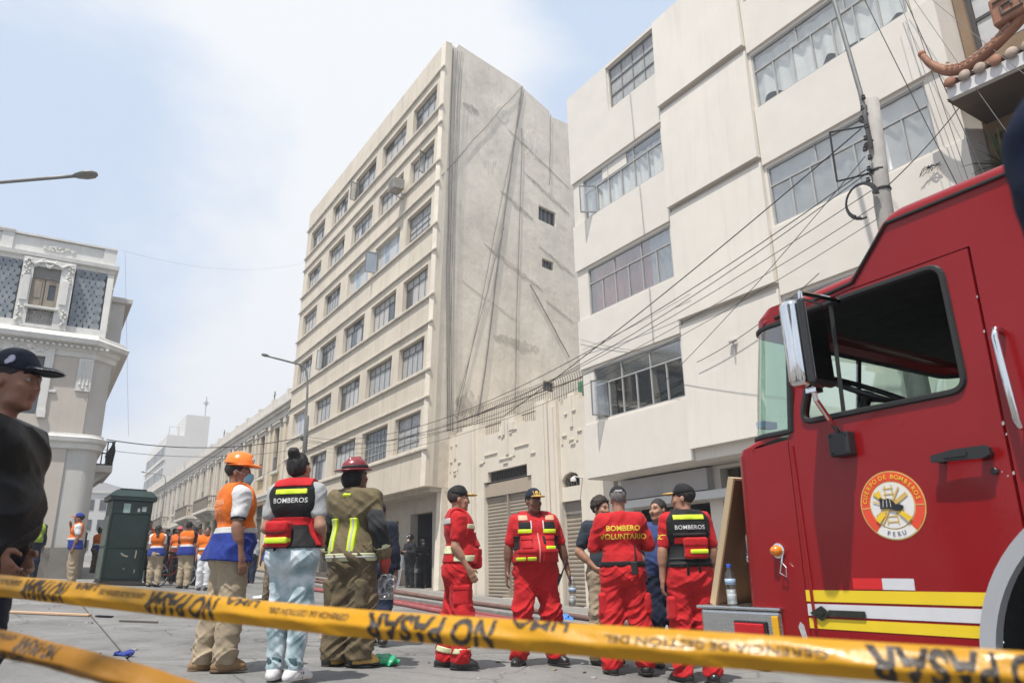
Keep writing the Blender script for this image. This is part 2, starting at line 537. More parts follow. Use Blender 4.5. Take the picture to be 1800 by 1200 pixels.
def curtain(parent, inv, x0, x1, z0, z1, y, m, amp=.03, wl=.16, name='curtain', ragged=0.0):
    n = max(8, int((x1 - x0) / wl * 8))
    ph = random.uniform(0, 6)
    def fn(u, v):
        x = x0 + (x1 - x0) * u
        yy = y + amp * (math.sin(2 * math.pi * x / wl + ph) + .5 * math.sin(2 * math.pi * x / (wl * 2.7) + ph * 2)) * (.6 + .4 * v)
        zb = z0 + ragged * abs(math.sin(x * 5.3 + ph) * math.sin(x * 2.1))
        return (x, yy, zb + (z1 - zb) * (1 - v))
    b = MB(); b.grid(fn, n, 4)
    return b.build(name, m, parent, True, inv)

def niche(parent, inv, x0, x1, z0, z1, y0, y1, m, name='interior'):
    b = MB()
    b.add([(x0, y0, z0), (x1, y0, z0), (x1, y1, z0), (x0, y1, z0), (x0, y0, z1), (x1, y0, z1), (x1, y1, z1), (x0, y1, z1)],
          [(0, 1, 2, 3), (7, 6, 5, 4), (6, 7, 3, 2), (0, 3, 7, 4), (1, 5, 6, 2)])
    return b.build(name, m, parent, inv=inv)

# ------------------------------------------------------------------ white apartment block
WB, wi = bld('apartment_building', 'smooth white apartment block with long ribbon windows and jutting upper floors behind the fire truck', 'building', 9.8)
c1 = [(5.55, 8.43, 4.2, 5.46), (5.55, 8.43, 6.82, 8.04), (5.55, 8.43, 9.41, 10.53), (6.81, 8.5, 11.95, 13.15)]
c2 = [(11.03, 14.05, 4.2, 5.46), (11.03, 14.05, 6.90, 8.11), (11.03, 14.05, 9.45, 10.66), (11.03, 14.05, 11.95, 13.1)]
b = MB()
b.wall(5.14, 14.46, 2.88, 13.28, -.90, -.62, c1 + c2)
b.box(5.14, 5.34, -.62, 9, 2.88, 13.28); b.box(14.26, 14.46, -.62, 9, 2.88, 13.28); b.box(5.34, 14.26, 8.8, 9, 2.88, 13.28)
b.box(5.34, 14.26, -.62, 8.8, 13.0, 13.18); b.box(5.34, 14.26, -.62, 8.8, 2.88, 3.0)
b.build('wall', white_wall, WB, inv=wi)
for z0, z1 in ((2.90, 4.14), (5.53, 6.77), (8.11, 9.36), (10.61, 13.262)):     # spandrel bands of the left bay
    b = MB(); b.wall(5.12, 8.53, z0, z1, -.955, -.902, [(6.78, 8.525, 11.92, 13.18)] if z1 > 13 else []); b.build('spandrel', white_trim, WB, inv=wi)
for z0, z1 in ((2.90, 4.14), (5.53, 6.84), (8.18, 9.40), (10.73, 13.262)):
    b = MB(); b.wall(10.99, 14.47, z0, z1, -.955, -.902, [(10.995, 14.09, 11.92, 13.13)] if z1 > 13 else []); b.build('spandrel', white_trim, WB, inv=wi)
for z0, z1 in ((3.10, 5.66), (5.78, 8.25), (8.36, 10.80), (10.92, 13.27)):      # panels between the bays, lower edge proud
    b = MB()
    v = [(8.545, -.902, z0), (10.975, -.902, z0), (8.545, -1.06, z0), (10.975, -1.06, z0), (8.545, -.985, z1), (10.975, -.985, z1), (8.545, -.902, z1), (10.975, -.902, z1)]
    b.add(v, [(2, 3, 5, 4), (0, 1, 3, 2), (4, 5, 7, 6), (0, 2, 4, 6), (1, 7, 5, 3)])
    b.build('wall_panel', white_wall, WB, inv=wi)
def wpick(mats):
    return lambda ri, k: random.choice(mats)
for i, (x0, x1, z0, z1) in enumerate(c1 + c2):
    col, row = i // 4, i % 4
    if (col, row) == (0, 3):
        window(WB, wi, x0, x1, z0, z1, -.86, [(.33, 4), (.34, 4), (.33, 4)], steel_grey, lambda r, k: pane_mats[0], .03)
        continue
    gm = glass_dim if (col, row) in ((0, 1), (1, 1)) else glass
    w = window(WB, wi, x0, x1, z0, z1, -.885, [(.68, 6 if col == 0 else 7), (.32, 3)], alu, (lambda r, k: glass_dim if r else glass) if row != 1 else (lambda r, k: gm), .032)
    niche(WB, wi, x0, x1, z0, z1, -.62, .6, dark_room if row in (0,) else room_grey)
    if (col, row) == (0, 0):
        bl = MB()
        for k in range(9): bl.obox(((x0 + x1) / 2, -.81, z1 - .05 - k * .045), ((x1 - x0) / 2 - .05, 0, 0), (0, .02, .008), (0, -.001, .004))
        bl.build('blind', blind_m, WB, inv=wi)
    elif (col, row) == (0, 1):
        curtain(WB, wi, x0 + .1, x1 - .7, z0, z1, -.80, curtain_r, .03, .25); curtain(WB, wi, x1 - .9, x1, z0, z1, -.78, curtain_g, .03, .2)
    elif (col, row) == (0, 2):
        curtain(WB, wi, x0 + .05, x1 - 1.0, z0, z1 - .15, -.80, curtain_w, .03, .2); curtain(WB, wi, x1 - 1.1, x1, z0, z1 - .2, -.78, curtain_w, .04, .22)
        bx = MB(); bx.box(x0 + .75, x0 + 1.65, -.87, -.85, z1 - .32, z1 - .02); bx.build('fanlight_cover', white_trim, WB, inv=wi)
    elif (col, row) == (1, 1):
        curtain(WB, wi, x0, x0 + 1.9, z0, z1 - .02, -.80, curtain_g, .02, .3)
        curtain(WB, wi, x0 + 1.9, x1, z0, z1 - .02, -.79, curtain_w, .05, .35)
    else:
        curtain(WB, wi, x0, x1, z0 + .02, z1 - .1, -.80, curtain_w, .035, .33, ragged=.22)
# casements standing open
for x, z0, z1, an in ((5.60, 4.25, 5.08, 68), (5.6, 9.44, 10.2, 60)):
    b = MB(); w_, t_ = .46, .03
    b.box(0, w_, -.012, .012, 0, t_); b.box(0, w_, -.012, .012, z1 - z0 - t_, z1 - z0); b.box(0, t_, -.012, .012, t_, z1 - z0 - t_); b.box(w_ - t_, w_, -.012, .012, t_, z1 - z0 - t_)
    o = b.build('casement', steel_grey, WB, inv=wi); o.location = (x + .42, -.83, z0); o.rotation_euler = (0, 0, R(180 + an))
    share(pane_mesh(glass_dim), 'pane', o, (w_ / 2, 0, (z1 - z0) / 2), (0, 0, 0), (w_ - .06, .006, z1 - z0 - .06))
b = MB()      # pipe stubs and a thin cable down the wall
b.tube([(7.62, -.975, 11.9), (7.66, -.99, 10.6)], .012, 5); b.tube([(7.7, -.985, 9.35), (7.72, -.985, 8.1)], .012, 5); b.tube([(7.74, -.985, 6.78), (7.72, -.985, 5.5)], .012, 5)
b.tube([(9.9, -1.05, 4.95), (9.9, -1.05, 4.6)], .012, 5); b.box(9.82, 9.98, -1.10, -1.03, 4.93, 4.96)
b.build('wall_pipe', alu, WB, inv=wi)
# ground floor under the jutting floors
shop_grey = M('shop_fascia', (.46, .45, .45), .7, .06, 2, .05, dirt=.12)
shop_white = M('shop_white_metal', (.62, .62, .61), .55, .06, 2)
gate_m = M('dark_gate_metal', (.055, .05, .048), .6, .2, 5)
zb = sgz(9, 0) + .11
b = MB(); b.wall(5.12, 14.44, zb, 2.87, .02, .28, [(5.6, 7.95, zb + .02, 2.18), (8.3, 11.1, zb + .02, 2.16), (8.3, 11.1, 2.38, 2.8), (11.6, 14.0, zb + .02, 2.4)]); b.build('shopfront_wall', white_trim, WB, inv=wi)
b = MB(); b.box(5.45, 8.12, -.18, .015, 2.40, 2.84); b.build('shop_fascia', shop_grey, WB, inv=wi)
b = MB(); b.bbox(5.42, 11.3, -.34, -.02, 2.19, 2.36, .012); b.build('shutter_box', shop_white, WB, inv=wi)
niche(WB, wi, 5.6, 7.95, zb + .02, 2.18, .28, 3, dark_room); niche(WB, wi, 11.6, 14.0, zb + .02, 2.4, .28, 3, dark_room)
b = MB()
for k in range(24): b.tube([(8.34 + k * .118, .16, zb + .03), (8.34 + k * .118, .16, 2.15)], .014, 5)
for zz in (zb + .5, zb + 1.3): b.box(8.3, 11.1, .14, .18, zz, zz + .04)
b.build('shop_gate', gate_m, WB, inv=wi)
niche(WB, wi, 8.3, 11.1, zb + .02, 2.16, .28, 3, dark_room); niche(WB, wi, 8.3, 11.1, 2.38, 2.8, .28, 1, dark_room)
strip_b = [M('transom_curtain_brown', (.09, .065, .05), .9, .3, 4), M('transom_curtain_black', (.03, .03, .03), .9, .3, 4)]
for k in range(9):
    b = MB(); b.box(8.32 + k * .31, 8.32 + k * .31 + .27, .24, .26, 2.385, 2.795); b.build('transom_panel', strip_b[k % 2], WB, inv=wi)
b = MB()
for k in range(7): b.box(5.62 + k * .33, 5.9 + k * .33, .7, 1.0, zb + .05, zb + random.uniform(.6, 1.7))
b.build('shop_stock', M('shop_goods', (.25, .2, .14), .8, .5, 3), WB, inv=wi)

# ------------------------------------------------------------------ cream eight-storey block
CB, ci = bld('apartment_building', 'tall weathered cream apartment block with six window rows and a bare side wall', 'building', -11.9)
KX, KY, ZW = .036, .021, 3.5
cw = ci @ Matrix(((1, 0, KX, -KX * ZW), (0, 1, KY, -KY * ZW), (0, 0, 1, 0), (0, 0, 0, 1)))
cols = [(-6.13, -3.95), (-9.40, -6.80), (-12.75, -10.15), (-16.10, -13.75), (-19.65, -17.30)]
rows = [(4.97, 6.27), (7.70, 8.95), (10.45, 11.70), (13.20, 14.40), (15.78, 16.93), (18.17, 19.40)]
holes = [(a, c, d, e) for a, c in cols for d, e in rows]
b = MB()
b.wall(-20.42, -3.35, 3.6, 20.95, -1.0, -.72, holes)
b.box(-20.42, -20.2, -.72, 7.5, 3.6, 20.95)
b.panel([(-20.2, -.72), (-3.7, -.72), (-5.45, 7.4), (-20.2, 7.4)], 20.2, 20.4); k_ = len(b.v) - 8; b.v[k_:] = [(p[0], p[2], p[1]) for p in b.v[k_:]]; b.box(-20.2, -3.7, -.72, .0, 3.6, 3.75); b.box(-20.42, -5.4, 7.5, 7.7, 3.6, 20.5)
b.build('wall', cream_wall, CB, inv=cw)
SXd, SYd = -.2334, .9724
def sw(s, z, o=0.0):
    return (-3.35 + SXd * s + SYd * o, -1 + SYd * s - SXd * o, z)
b = MB()
prof = [(0.0, 3.6), (.75, 3.58), (.77, .3), (8.6, .3), (8.6, 20.6), (7.67, 20.73), (6.32, 20.52), (6.21, 20.76), (4.53, 21.08), (4.38, 21.17), (.65, 21.17), (.54, 20.94), (0.0, 20.95)]
swh = [[(5.54, 15.13), (6.67, 15.13), (6.67, 15.83), (5.54, 15.82)], [(5.78, 13.03), (6.52, 13.03), (6.52, 13.45), (5.78, 13.44)], [(5.88, 7.74), (6.56, 7.74), (6.56, 8.16), (5.88, 8.15)]]
b.panel(prof, 0, .25, swh)
b.v = [sw(p[0], p[2], -p[1] - .001) for p in b.v]
b.build('side_wall', raw_wall, CB, inv=cw)
for q in swh:
    x0, x1, z0, z1 = q[0][0], q[1][0], q[0][1], q[2][1]
    f = MB()
    f.box(x0, x1, .10, .13, z0, z0 + .05); f.box(x0, x1, .10, .13, z1 - .05, z1); f.box(x0, x0 + .04, .10, .13, z0, z1); f.box(x1 - .04, x1, .10, .13, z0, z1)
    for k in range(1, 4): f.box(x0 + (x1 - x0) * k / 4 - .015, x0 + (x1 - x0) * k / 4 + .015, .10, .13, z0, z1)
    f.box(x0, x1, .18, .2, z0, z1, 1)
    f.v = [sw(p[0], p[2], -p[1]) for p in f.v]
    f.build('side_window', [steel_grey, pane_mats[2]], CB, inv=cw)
rp = random.Random(9)
patch_m = [M('render_patch_dark', (.62, .555, .465), .95, .14, 3, .8, 6, streak=.2, dirt=.3), M('render_patch_pale', (.78, .71, .61), .95, .1, 3, .8, 6, dirt=.2)]
for (s0, s1, zc, hgt, m_) in ((3.2, 5.2, 15.6, .22, 0), (4.6, 7.6, 17.0, .20, 0), (2.4, 5.8, 13.0, .20, 0), (5.6, 7.9, 13.9, .16, 0), (3.0, 5.6, 9.4, .42, 0), (1.0, 1.9, 18.6, .3, 0), (1.3, 4.2, 11.2, .12, 1), (2.0, 2.9, 16.9, 1.1, 1), (4.6, 5.4, 18.6, 1.2, 1), (6.0, 7.8, 11.6, .14, 0), (1.2, 2.6, 6.6, .9, 0), (2.8, 3.6, 19.2, .8, 1), (5.2, 6.0, 6.4, .7, 0), (3.6, 7.6, 18.6, .10, 0)):
    n_ = 22; top = []; bot = []
    for i in range(n_ + 1):
        s = s0 + (s1 - s0) * i / n_; e_ = math.sin(math.pi * i / n_) ** .5 + .05
        sl_ = -.30 * (s - s0) if hgt < .3 else 0
        top.append((s, zc + sl_ + hgt * .5 * e_ * rp.uniform(.35, 1.1))); bot.append((s, zc + sl_ - hgt * .5 * e_ * rp.uniform(.3, 1.5)))
    b = MB(); b.panel(bot + top[::-1], 0, .02); b.v = [sw(p[0], p[2], .012 - p[1]) for p in b.v]
    b.build('render_patch', patch_m[m_], CB, inv=cw)
for z in (19.74, 17.27, 14.75, 12.0, 9.28, 6.58):
    b = MB(); b.bbox(-20.47, -3.28, -1.09, -.99, z, z + .08, .02); b.build('head_ledge', cream_ledge, CB, inv=cw)
for z in (18.0, 15.62, 13.03, 10.28, 7.53, 4.79):
    b = MB(); b.bbox(-20.47, -3.28, -1.09, -.99, z, z + .10, .02); b.build('sill_ledge', cream_ledge, CB, inv=cw)
rnd = random.Random(3)
for ci_, (x0, x1) in enumerate(cols):
    for ri_, (z0, z1) in enumerate(rows):
        base = rnd.choice([0, 0, 0, 1, 3, 3])
        special = {(0, 0): 'blank', (1, 0): 'grid', (2, 0): 'dark', (0, 3): 'blank', (1, 3): 'blue', (2, 3): 'blue', (4, 1): 'blue'}.get((ci_, ri_))
        if special == 'grid':
            window(CB, cw, x0, x1, z0, z1, -.84, [(.25, 7), (.25, 7), (.25, 7), (.25, 7)], alu, lambda r, k: pane_mats[2], .03)
        elif special == 'blank':
            window(CB, cw, x0, x1, z0, z1, -.84, [(.22, 4), (.22, 4), (.22, 4), (.34, 2)], steel_grey, lambda r, k: pane_mats[0], .02)
        elif special == 'blue':
            window(CB, cw, x0, x1, z0, z1, -.84, [(1, 4)], M('white_window_frame', (.62, .62, .61), .5, .05, 4), lambda r, k: pane_mats[4 if k % 2 else 1], .05)
        else:
            n = rnd.choice([4, 5, 5, 6])
            def pick(r, k, base=base, n=n):
                if rnd.random() < .16: return pane_mats[2]
                if rnd.random() < .35: return pane_mats[rnd.choice([0, 1, 3, 3])]
                return pane_mats[base]
            window(CB, cw, x0, x1, z0, z1, -.84, [(.74, n), (.26, n if rnd.random() < .5 else max(3, n - 1))], steel_grey, pick, .035)
        niche(CB, cw, x0, x1, z0, z1, -.70, -.3, dark_room) if rnd.random() < .15 else None
# casements standing open on the cream front
for ci_, ri_, fx, an, wd in ((1, 3, .02, 95, .55), (2, 5, .02, 80, .40), (0, 4, .55, 60, .40), (3, 2, .1, 100, .3)):
    x0, x1 = cols[ci_]; z0, z1 = rows[ri_]; h = (z1 - z0) * .8
    b = MB(); t_ = .035
    b.box(0, wd, -.012, .012, 0, t_); b.box(0, wd, -.012, .012, h - t_, h); b.box(0, t_, -.012, .012, t_, h - t_); b.box(wd - t_, wd, -.012, .012, t_, h - t_)
    o = b.build('casement', steel_grey, CB, inv=cw); o.location = (x0 + (x1 - x0) * fx, -.90, z0 + .06); o.rotation_euler = (0, 0, R(-an))
    share(pane_mesh(glass_dim if ri_ != 3 else pane_mats[4]), 'pane', o, (wd / 2, 0, h / 2), (0, 0, 0), (wd - .07, .006, h - .07))
# ground floor set back under the slab
zb = sgz(-8, 0) + .11
gh = [(-6.55, -4.75, sgz(-5.5, 0) + .12, 2.9), (-9.6, -7.6, zb + .1, 2.75), (-13.2, -10.4, zb + .2, 2.8), (-16.6, -14.4, zb + .3, 2.8), (-19.6, -17.6, zb + .4, 2.9)]
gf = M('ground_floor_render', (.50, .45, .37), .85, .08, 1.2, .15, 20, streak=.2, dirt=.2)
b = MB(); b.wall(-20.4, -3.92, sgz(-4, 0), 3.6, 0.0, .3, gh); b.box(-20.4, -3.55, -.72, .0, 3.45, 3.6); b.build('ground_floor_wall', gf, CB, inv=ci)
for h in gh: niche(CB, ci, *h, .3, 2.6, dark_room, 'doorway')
b = MB(); b.box(-20.4, -6.6, -.03, -.003, zb - .05, zb + .55); b.build('plinth', M('plinth_brown', (.14, .11, .09), .8, .2, 2, dirt=.2), CB, inv=ci)
sh_m = M('beige_shutter', (.315, .265, .21), .6, .05, 3, dirt=.15)
sh_g = M('grey_shutter', (.22, .20, .18), .6, .08, 3, dirt=.2)
def shutter(parent, inv, x0, x1, z0, z1, y, m, pitch=.10):
    n = int((z1 - z0) / pitch)
    def fn(u, v):
        k = v * n; fr = k - math.floor(k)
        return (x0 + (x1 - x0) * u, y - .022 * math.sin(math.pi * fr) ** .6, z0 + (z1 - z0) * v)
    b = MB(); b.grid(fn, 1, n * 5, flip=False)
    return b.build('shutter', m, parent, inv=inv)
for h in gh[2:]: shutter(CB, ci, h[0], h[1], h[2], h[3], .2, sh_g)

# wall boxes and roof bits
b = MB(); b.bbox(-6.82, -6.22, -1.65, -1.17, 15.75, 16.2, .02)
for k in range(7): b.box(-6.74, -6.3, -1.66, -1.64, 15.8 + k * .055, 15.825 + k * .055)
b.tube([(-6.7, -1.0, 15.55), (-6.7, -1.6, 15.76)], .02, 5); b.tube([(-6.35, -1.0, 15.55), (-6.35, -1.6, 15.76)], .02, 5)
o = b.build('air_conditioner', M('aged_ac_metal', (.34, .32, .29), .6, .1, 4, dirt=.3), None)
def place_street(o, x, y, z, shear=False):
    """put a mesh given in street coordinates into the world with its origin at (x, y, z)"""
    M_ = (Matrix(((1, 0, KX, -KX * ZW), (0, 1, KY, -KY * ZW), (0, 0, 1, 0), (0, 0, 0, 1))) if shear else Matrix.Identity(4))
    o.data.transform(Matrix.Translation((-x, -y, -z)) @ M_)
    o.location = street(x, y, z); o.rotation_euler = (0, 0, RZ)
    return o
place_street(o, -6.1, -.7, 15.75, True); tag(o, 'grey box air conditioner jutting from the cream block below its second window row', 'air conditioner')
b = MB()
for dx in (0, .75):
    b.bbox(-20.3 + dx, -19.62 + dx, -1.55, -1.2, 4.55, 5.05, .02); b.lathe([(.19, 0), (.19, .02), (.03, .02), (.0, .03)], 14, (-19.96 + dx, -1.55, 4.8), 1, 'y')
b.tube([(-20.4, -1.0, 4.5), (-20.4, -1.56, 4.5)], .02, 5); b.tube([(-18.9, -1.0, 4.5), (-18.9, -1.56, 4.5)], .02, 5); b.tube([(-20.4, -1.5, 4.52), (-18.85, -1.5, 4.52)], .02, 5)
o = b.build('air_conditioner', [M('white_ac_metal', (.5, .5, .48), .5, .06, 4, dirt=.2), dark_room], None)
place_street(o, -19.6, -1.0, 4.5); tag(o, 'pair of fan units on a bracket at the far lower end of the cream block', 'air conditioner')

# cables down the side wall: each run a cable of its own
cable_m = M('black_cable', (.03, .03, .03), .6, .2, 8)
cable_g = M('grey_cable', (.16, .15, .145), .7, .2, 8)
def cable(pts, r, label, m=None, sag=0.0, n=14, group='overhead wires', world_pts=False, shear=False, cat='cable'):
    P = [Vector(p) for p in pts]
    out = []
    for i in range(len(P) - 1):
        k = n if len(P) == 2 else 5
        for j in range(k + (1 if i == len(P) - 2 else 0)):
            t = j / k
            q = P[i].lerp(P[i + 1], t); q = q - Vector((0, 0, sag * 4 * t * (1 - t)))
            out.append(q)
    b = MB(); b.tube(out, r, 5)
    o = b.build('overhead_wire' if group == 'overhead wires' else 'cable', m or cable_m, None)
    if not world_pts:
        c = out[0]; place_street(o, c.x, c.y, c.z, shear)
    else:
        c = out[0]; o.data.transform(Matrix.Translation(-c)); o.location = c
    return tag(o, label, cat, group)
rr = random.Random(5)
for k in range(9):
    s0 = .30 + .09 * rr.random(); pts = []
    for i in range(9):
        t = i / 8
        z = 20.8 - 15.3 * t
        pts.append(sw(.35 + .06 * k * (1 - t) + .5 * t ** 2 * (1 + .05 * k) + rr.uniform(-.03, .03), z, .03 + .012 * k))
    cable(pts, .006 if k % 3 else .011, 'dark cable in the hanging bundle on the bare side wall near its front corner', cable_g, group='cables on the side wall', shear=True)
for (s0, z0, s1, z1, lab, r) in ((4.38, 21.1, 2.3, 6.2, 'long dark downpipe-like cable running down the middle of the bare side wall', .026), (4.5, 21.0, 1.3, 6.0, 'slack cable slanting down the bare side wall beside the long middle run', .011),
                              (4.3, 21.0, .06, 15.0, 'cable slanting from the wall top down to the front corner of the side wall', .013), (6.3, 20.6, 6.2, 17.0, 'short cable hanging from the stepped far end of the side wall top', .013), (3.4, 14, 1.2, 6.2, 'faint slanted cable low on the bare side wall', .012), (4.4, 19, 4.2, 6.3, 'faint straight cable right of the middle run on the side wall', .014), (5.0, 12, 7.5, 9.4, 'dark slanting pipe on the bare side wall right of its small windows', .018)):
    pts = [sw(s0 + (s1 - s0) * i / 8 + rr.uniform(-.04, .04) * (0 < i < 8), z0 + (z1 - z0) * i / 8, .04) for i in range(9)]
    cable(pts, r, lab, cable_g, group='cables on the side wall', shear=True)

# ------------------------------------------------------------------ low art deco shop
DB, di = bld('shop_building', 'low ivory shop with stepped zigzag parapet between the two apartment blocks', 'building', .6)
zb = sgz(-3, 0)
out = [(-3.95, zb - .3), (4.98, sgz(5, 0) - .3), (4.98, 5.15), (3.80, 5.15), (3.80, 5.28), (3.62, 5.28), (3.62, 5.42), (3.30, 5.42), (3.30, 5.30), (3.1, 5.30), (3.1, 5.15), (2.95, 5.15), (2.95, 5.28), (2.52, 5.28), (2.52, 5.45),
       (1.88, 5.45), (1.88, 4.98), (1.45, 4.98), (1.45, 5.02), (.78, 5.02), (.78, 5.16), (.64, 5.16), (.64, 5.36), (.12, 5.36), (.12, 5.28), (-.08, 5.28), (-.08, 5.14), (-.24, 5.14), (-.24, 4.97), (-1.30, 4.97), (-1.30, 5.05), (-1.52, 5.05), (-1.52, 5.42), (-2.22, 5.42), (-2.22, 5.28), (-2.62, 5.28), (-2.62, 5.36), (-3.0, 5.36), (-3.0, 5.28), (-3.36, 5.28), (-3.36, 5.34), (-3.7, 5.34), (-3.7, 5.38), (-3.95, 5.38)]
zs1 = sgz(0, 0) + .12; zs2 = sgz(3.3, 0) + .1
hl = [[(-1.2, zs1), (1.45, zs1), (1.45, 3.46), (1.24, 3.46), (1.24, 3.8), (-.95, 3.8), (-.95, 3.5), (-1.2, 3.5)],
      [(2.86, zs2), (3.68, zs2), (3.68, 2.58), (2.86, 2.58)],
      [(2.90, 2.95), (3.66, 2.95), (3.66, 3.15), (3.52, 3.27), (3.28, 3.33), (3.04, 3.27), (2.90, 3.15)]]
b = MB(); b.panel(out, 0.0, .26, hl); b.box(-3.9, 4.95, .26, 8, 4.5, 4.68); b.build('wall', deco_wall, DB, inv=di)
for x0, x1, z1 in ((-2.38, -1.66, 5.42), (1.90, 2.44, 5.46), (2.50, 2.88, 5.28)):
    b = MB(); b.box(x0, x1, -.10, -.002, zb - .5, z1); b.box(x0 + .12, x1 - .12, -.14, -.101, zb - .5, z1 - .12); b.build('pilaster', deco_wall, DB, inv=di)
def relief(mb, segs, d=.034, t=.035):
    for (x0, z0, x1, z1) in segs:
        if abs(x1 - x0) > abs(z1 - z0): mb.box(min(x0, x1), max(x0, x1), -d, -.001, z0 - t, z0)
        else: mb.box(min(x0, x1), max(x0, x1) + .03, -d * .7, -.0015, min(z0, z1), max(z0, z1))
b = MB()
relief(b, [(-1.45, 4.14, -1.2, 4.14), (-1.2, 4.14, -1.12, 4.34), (-1.12, 4.36, -.36, 4.36), (-.25, 4.12, .5, 4.12), (.52, 4.12, .62, 4.36), (.62, 4.38, 1.37, 4.38), (1.46, 4.08, 1.70, 4.08), (-.02, 3.98, .24, 3.98),
           (-3.45, 4.1, -3.42, 4.4), (-3.42, 4.44, -3.28, 4.44), (-3.18, 4.0, -3.0, 4.0), (-2.95, 4.1, -2.9, 4.34), (-2.86, 4.36, -2.7, 4.36), (-3.2, 4.12, -3.02, 4.12), (2.95, 4.08, 3.0, 4.3), (3.0, 4.33, 3.2, 4.33), (3.36, 4.06, 3.56, 4.06), (3.6, 4.1, 3.66, 4.34), (3.68, 4.36, 3.86, 4.36), (3.3, 4.18, 3.5, 4.18),
           (-.28, 4.86, -.14, 4.86), (-.1, 4.8, .02, 4.8), (.36, 4.84, .5, 4.84), (.62, 4.92, .76, 4.92), (-3.4, 4.98, -3.3, 4.98), (-3.05, 5.0, -2.95, 5.0), (3.14, 4.9, 3.26, 4.9), (3.5, 4.94, 3.64, 4.94)])
b.box(.16, .30, -.05, -.001, 4.2, 5.3); b.box(-.05, .10, -.035, -.001, 4.82, 5.26); b.box(.34, .62, -.04, -.001, 4.9, 5.14)
b.box(-3.15, -3.02, -.04, -.001, 4.5, 5.3); b.box(3.38, 3.5, -.04, -.001, 4.5, 5.36)
b.build('zigzag_relief', deco_wall, DB, inv=di)['kind'] = 'stuff'
b = MB(); b.box(-1.195, 1.445, .05, .09, 3.05, 3.44); b.build('shutter_header', M('shutter_header_tan', (.40, .33, .255), .6, .04, 3), DB, inv=di)
b = MB(); b.bbox(-1.2, 1.45, .10, .25, 3.47, 3.52, .01)
for k in range(22): b.box(-.9 + k * .098, -.86 + k * .098, .1, .13, 3.53, 3.78)
b.build('transom_grille', gate_m, DB, inv=di)
niche(DB, di, -.95, 1.24, 3.5, 3.8, .26, .8, dark_room); niche(DB, di, 2.9, 3.66, 2.95, 3.33, .26, .8, dark_room)
shutter(DB, di, -1.195, .04, zs1, 3.05, .15, sh_m); shutter(DB, di, .10, 1.445, zs1, 3.05, .15, sh_m)
b = MB(); b.box(.035, .105, .06, .16, zs1, 3.05); b.build('shutter_post', sh_m, DB, inv=di)
shutter(DB, di, 2.865, 3.675, zs2, 2.25, .15, sh_m)
b = MB(); b.box(2.865, 3.675, .1, .14, 2.26, 2.57); b.build('shutter_header', M('shutter_header_grey', (.24, .21, .18), .6, .04, 3), DB, inv=di)
b = MB()
for k in range(7): b.tube([(2.98 + k * .1, .1, 2.96), (2.98 + k * .1, .1, 3.28)], .012, 5)
for k in range(3): b.tube([(3.02 + k * .22 + .08 * math.cos(a * .7), .09, 3.08 + .08 * math.sin(a * .7)) for a in range(10)], .01, 4)
b.build('fanlight_grille', gate_m, DB, inv=di)
b = MB()      # roof railing with curled spikes
for k in range(70):
    x = -3.9 + k * .11
    b.tube([(x, .34, 4.7), (x, .34, 5.95), (x + .03, .28, 6.06), (x + .02, .2, 6.08)], .009, 4, caps=False)
for z in (4.98, 5.35, 5.86): b.box(-3.95, 3.9, .325, .355, z, z + .025)
b.build('roof_railing', M('rusty_iron', (.10, .075, .06), .8, .3, 8), DB, inv=di)
b = MB(); b.bbox(3.0, 3.7, .6, 1.0, 5.3, 5.9, .05)
o = b.build('water_tank', M('green_plastic', (.06, .22, .12), .5, .15, 4), None); place_street(o, 3.3, .8, 5.3); tag(o, 'small green tank behind the roof railing of the low ivory shop', 'tank')
b = MB()
b.tube([(0, 0, 0), (0, -.25, .02), (0, -.3, .0)], .02, 6); b.lathe([(.03, 0), (.07, -.03), (.08, -.1), (.0, -.12)], 10, (0, -.3, 0))
o = b.build('wall_lamp', shop_white, None); o.location = street(3.78, 0, 3.12); o.rotation_euler = (0, 0, RZ); tag(o, 'small white floodlight on the ivory shop wall by the fanlight', 'lamp')

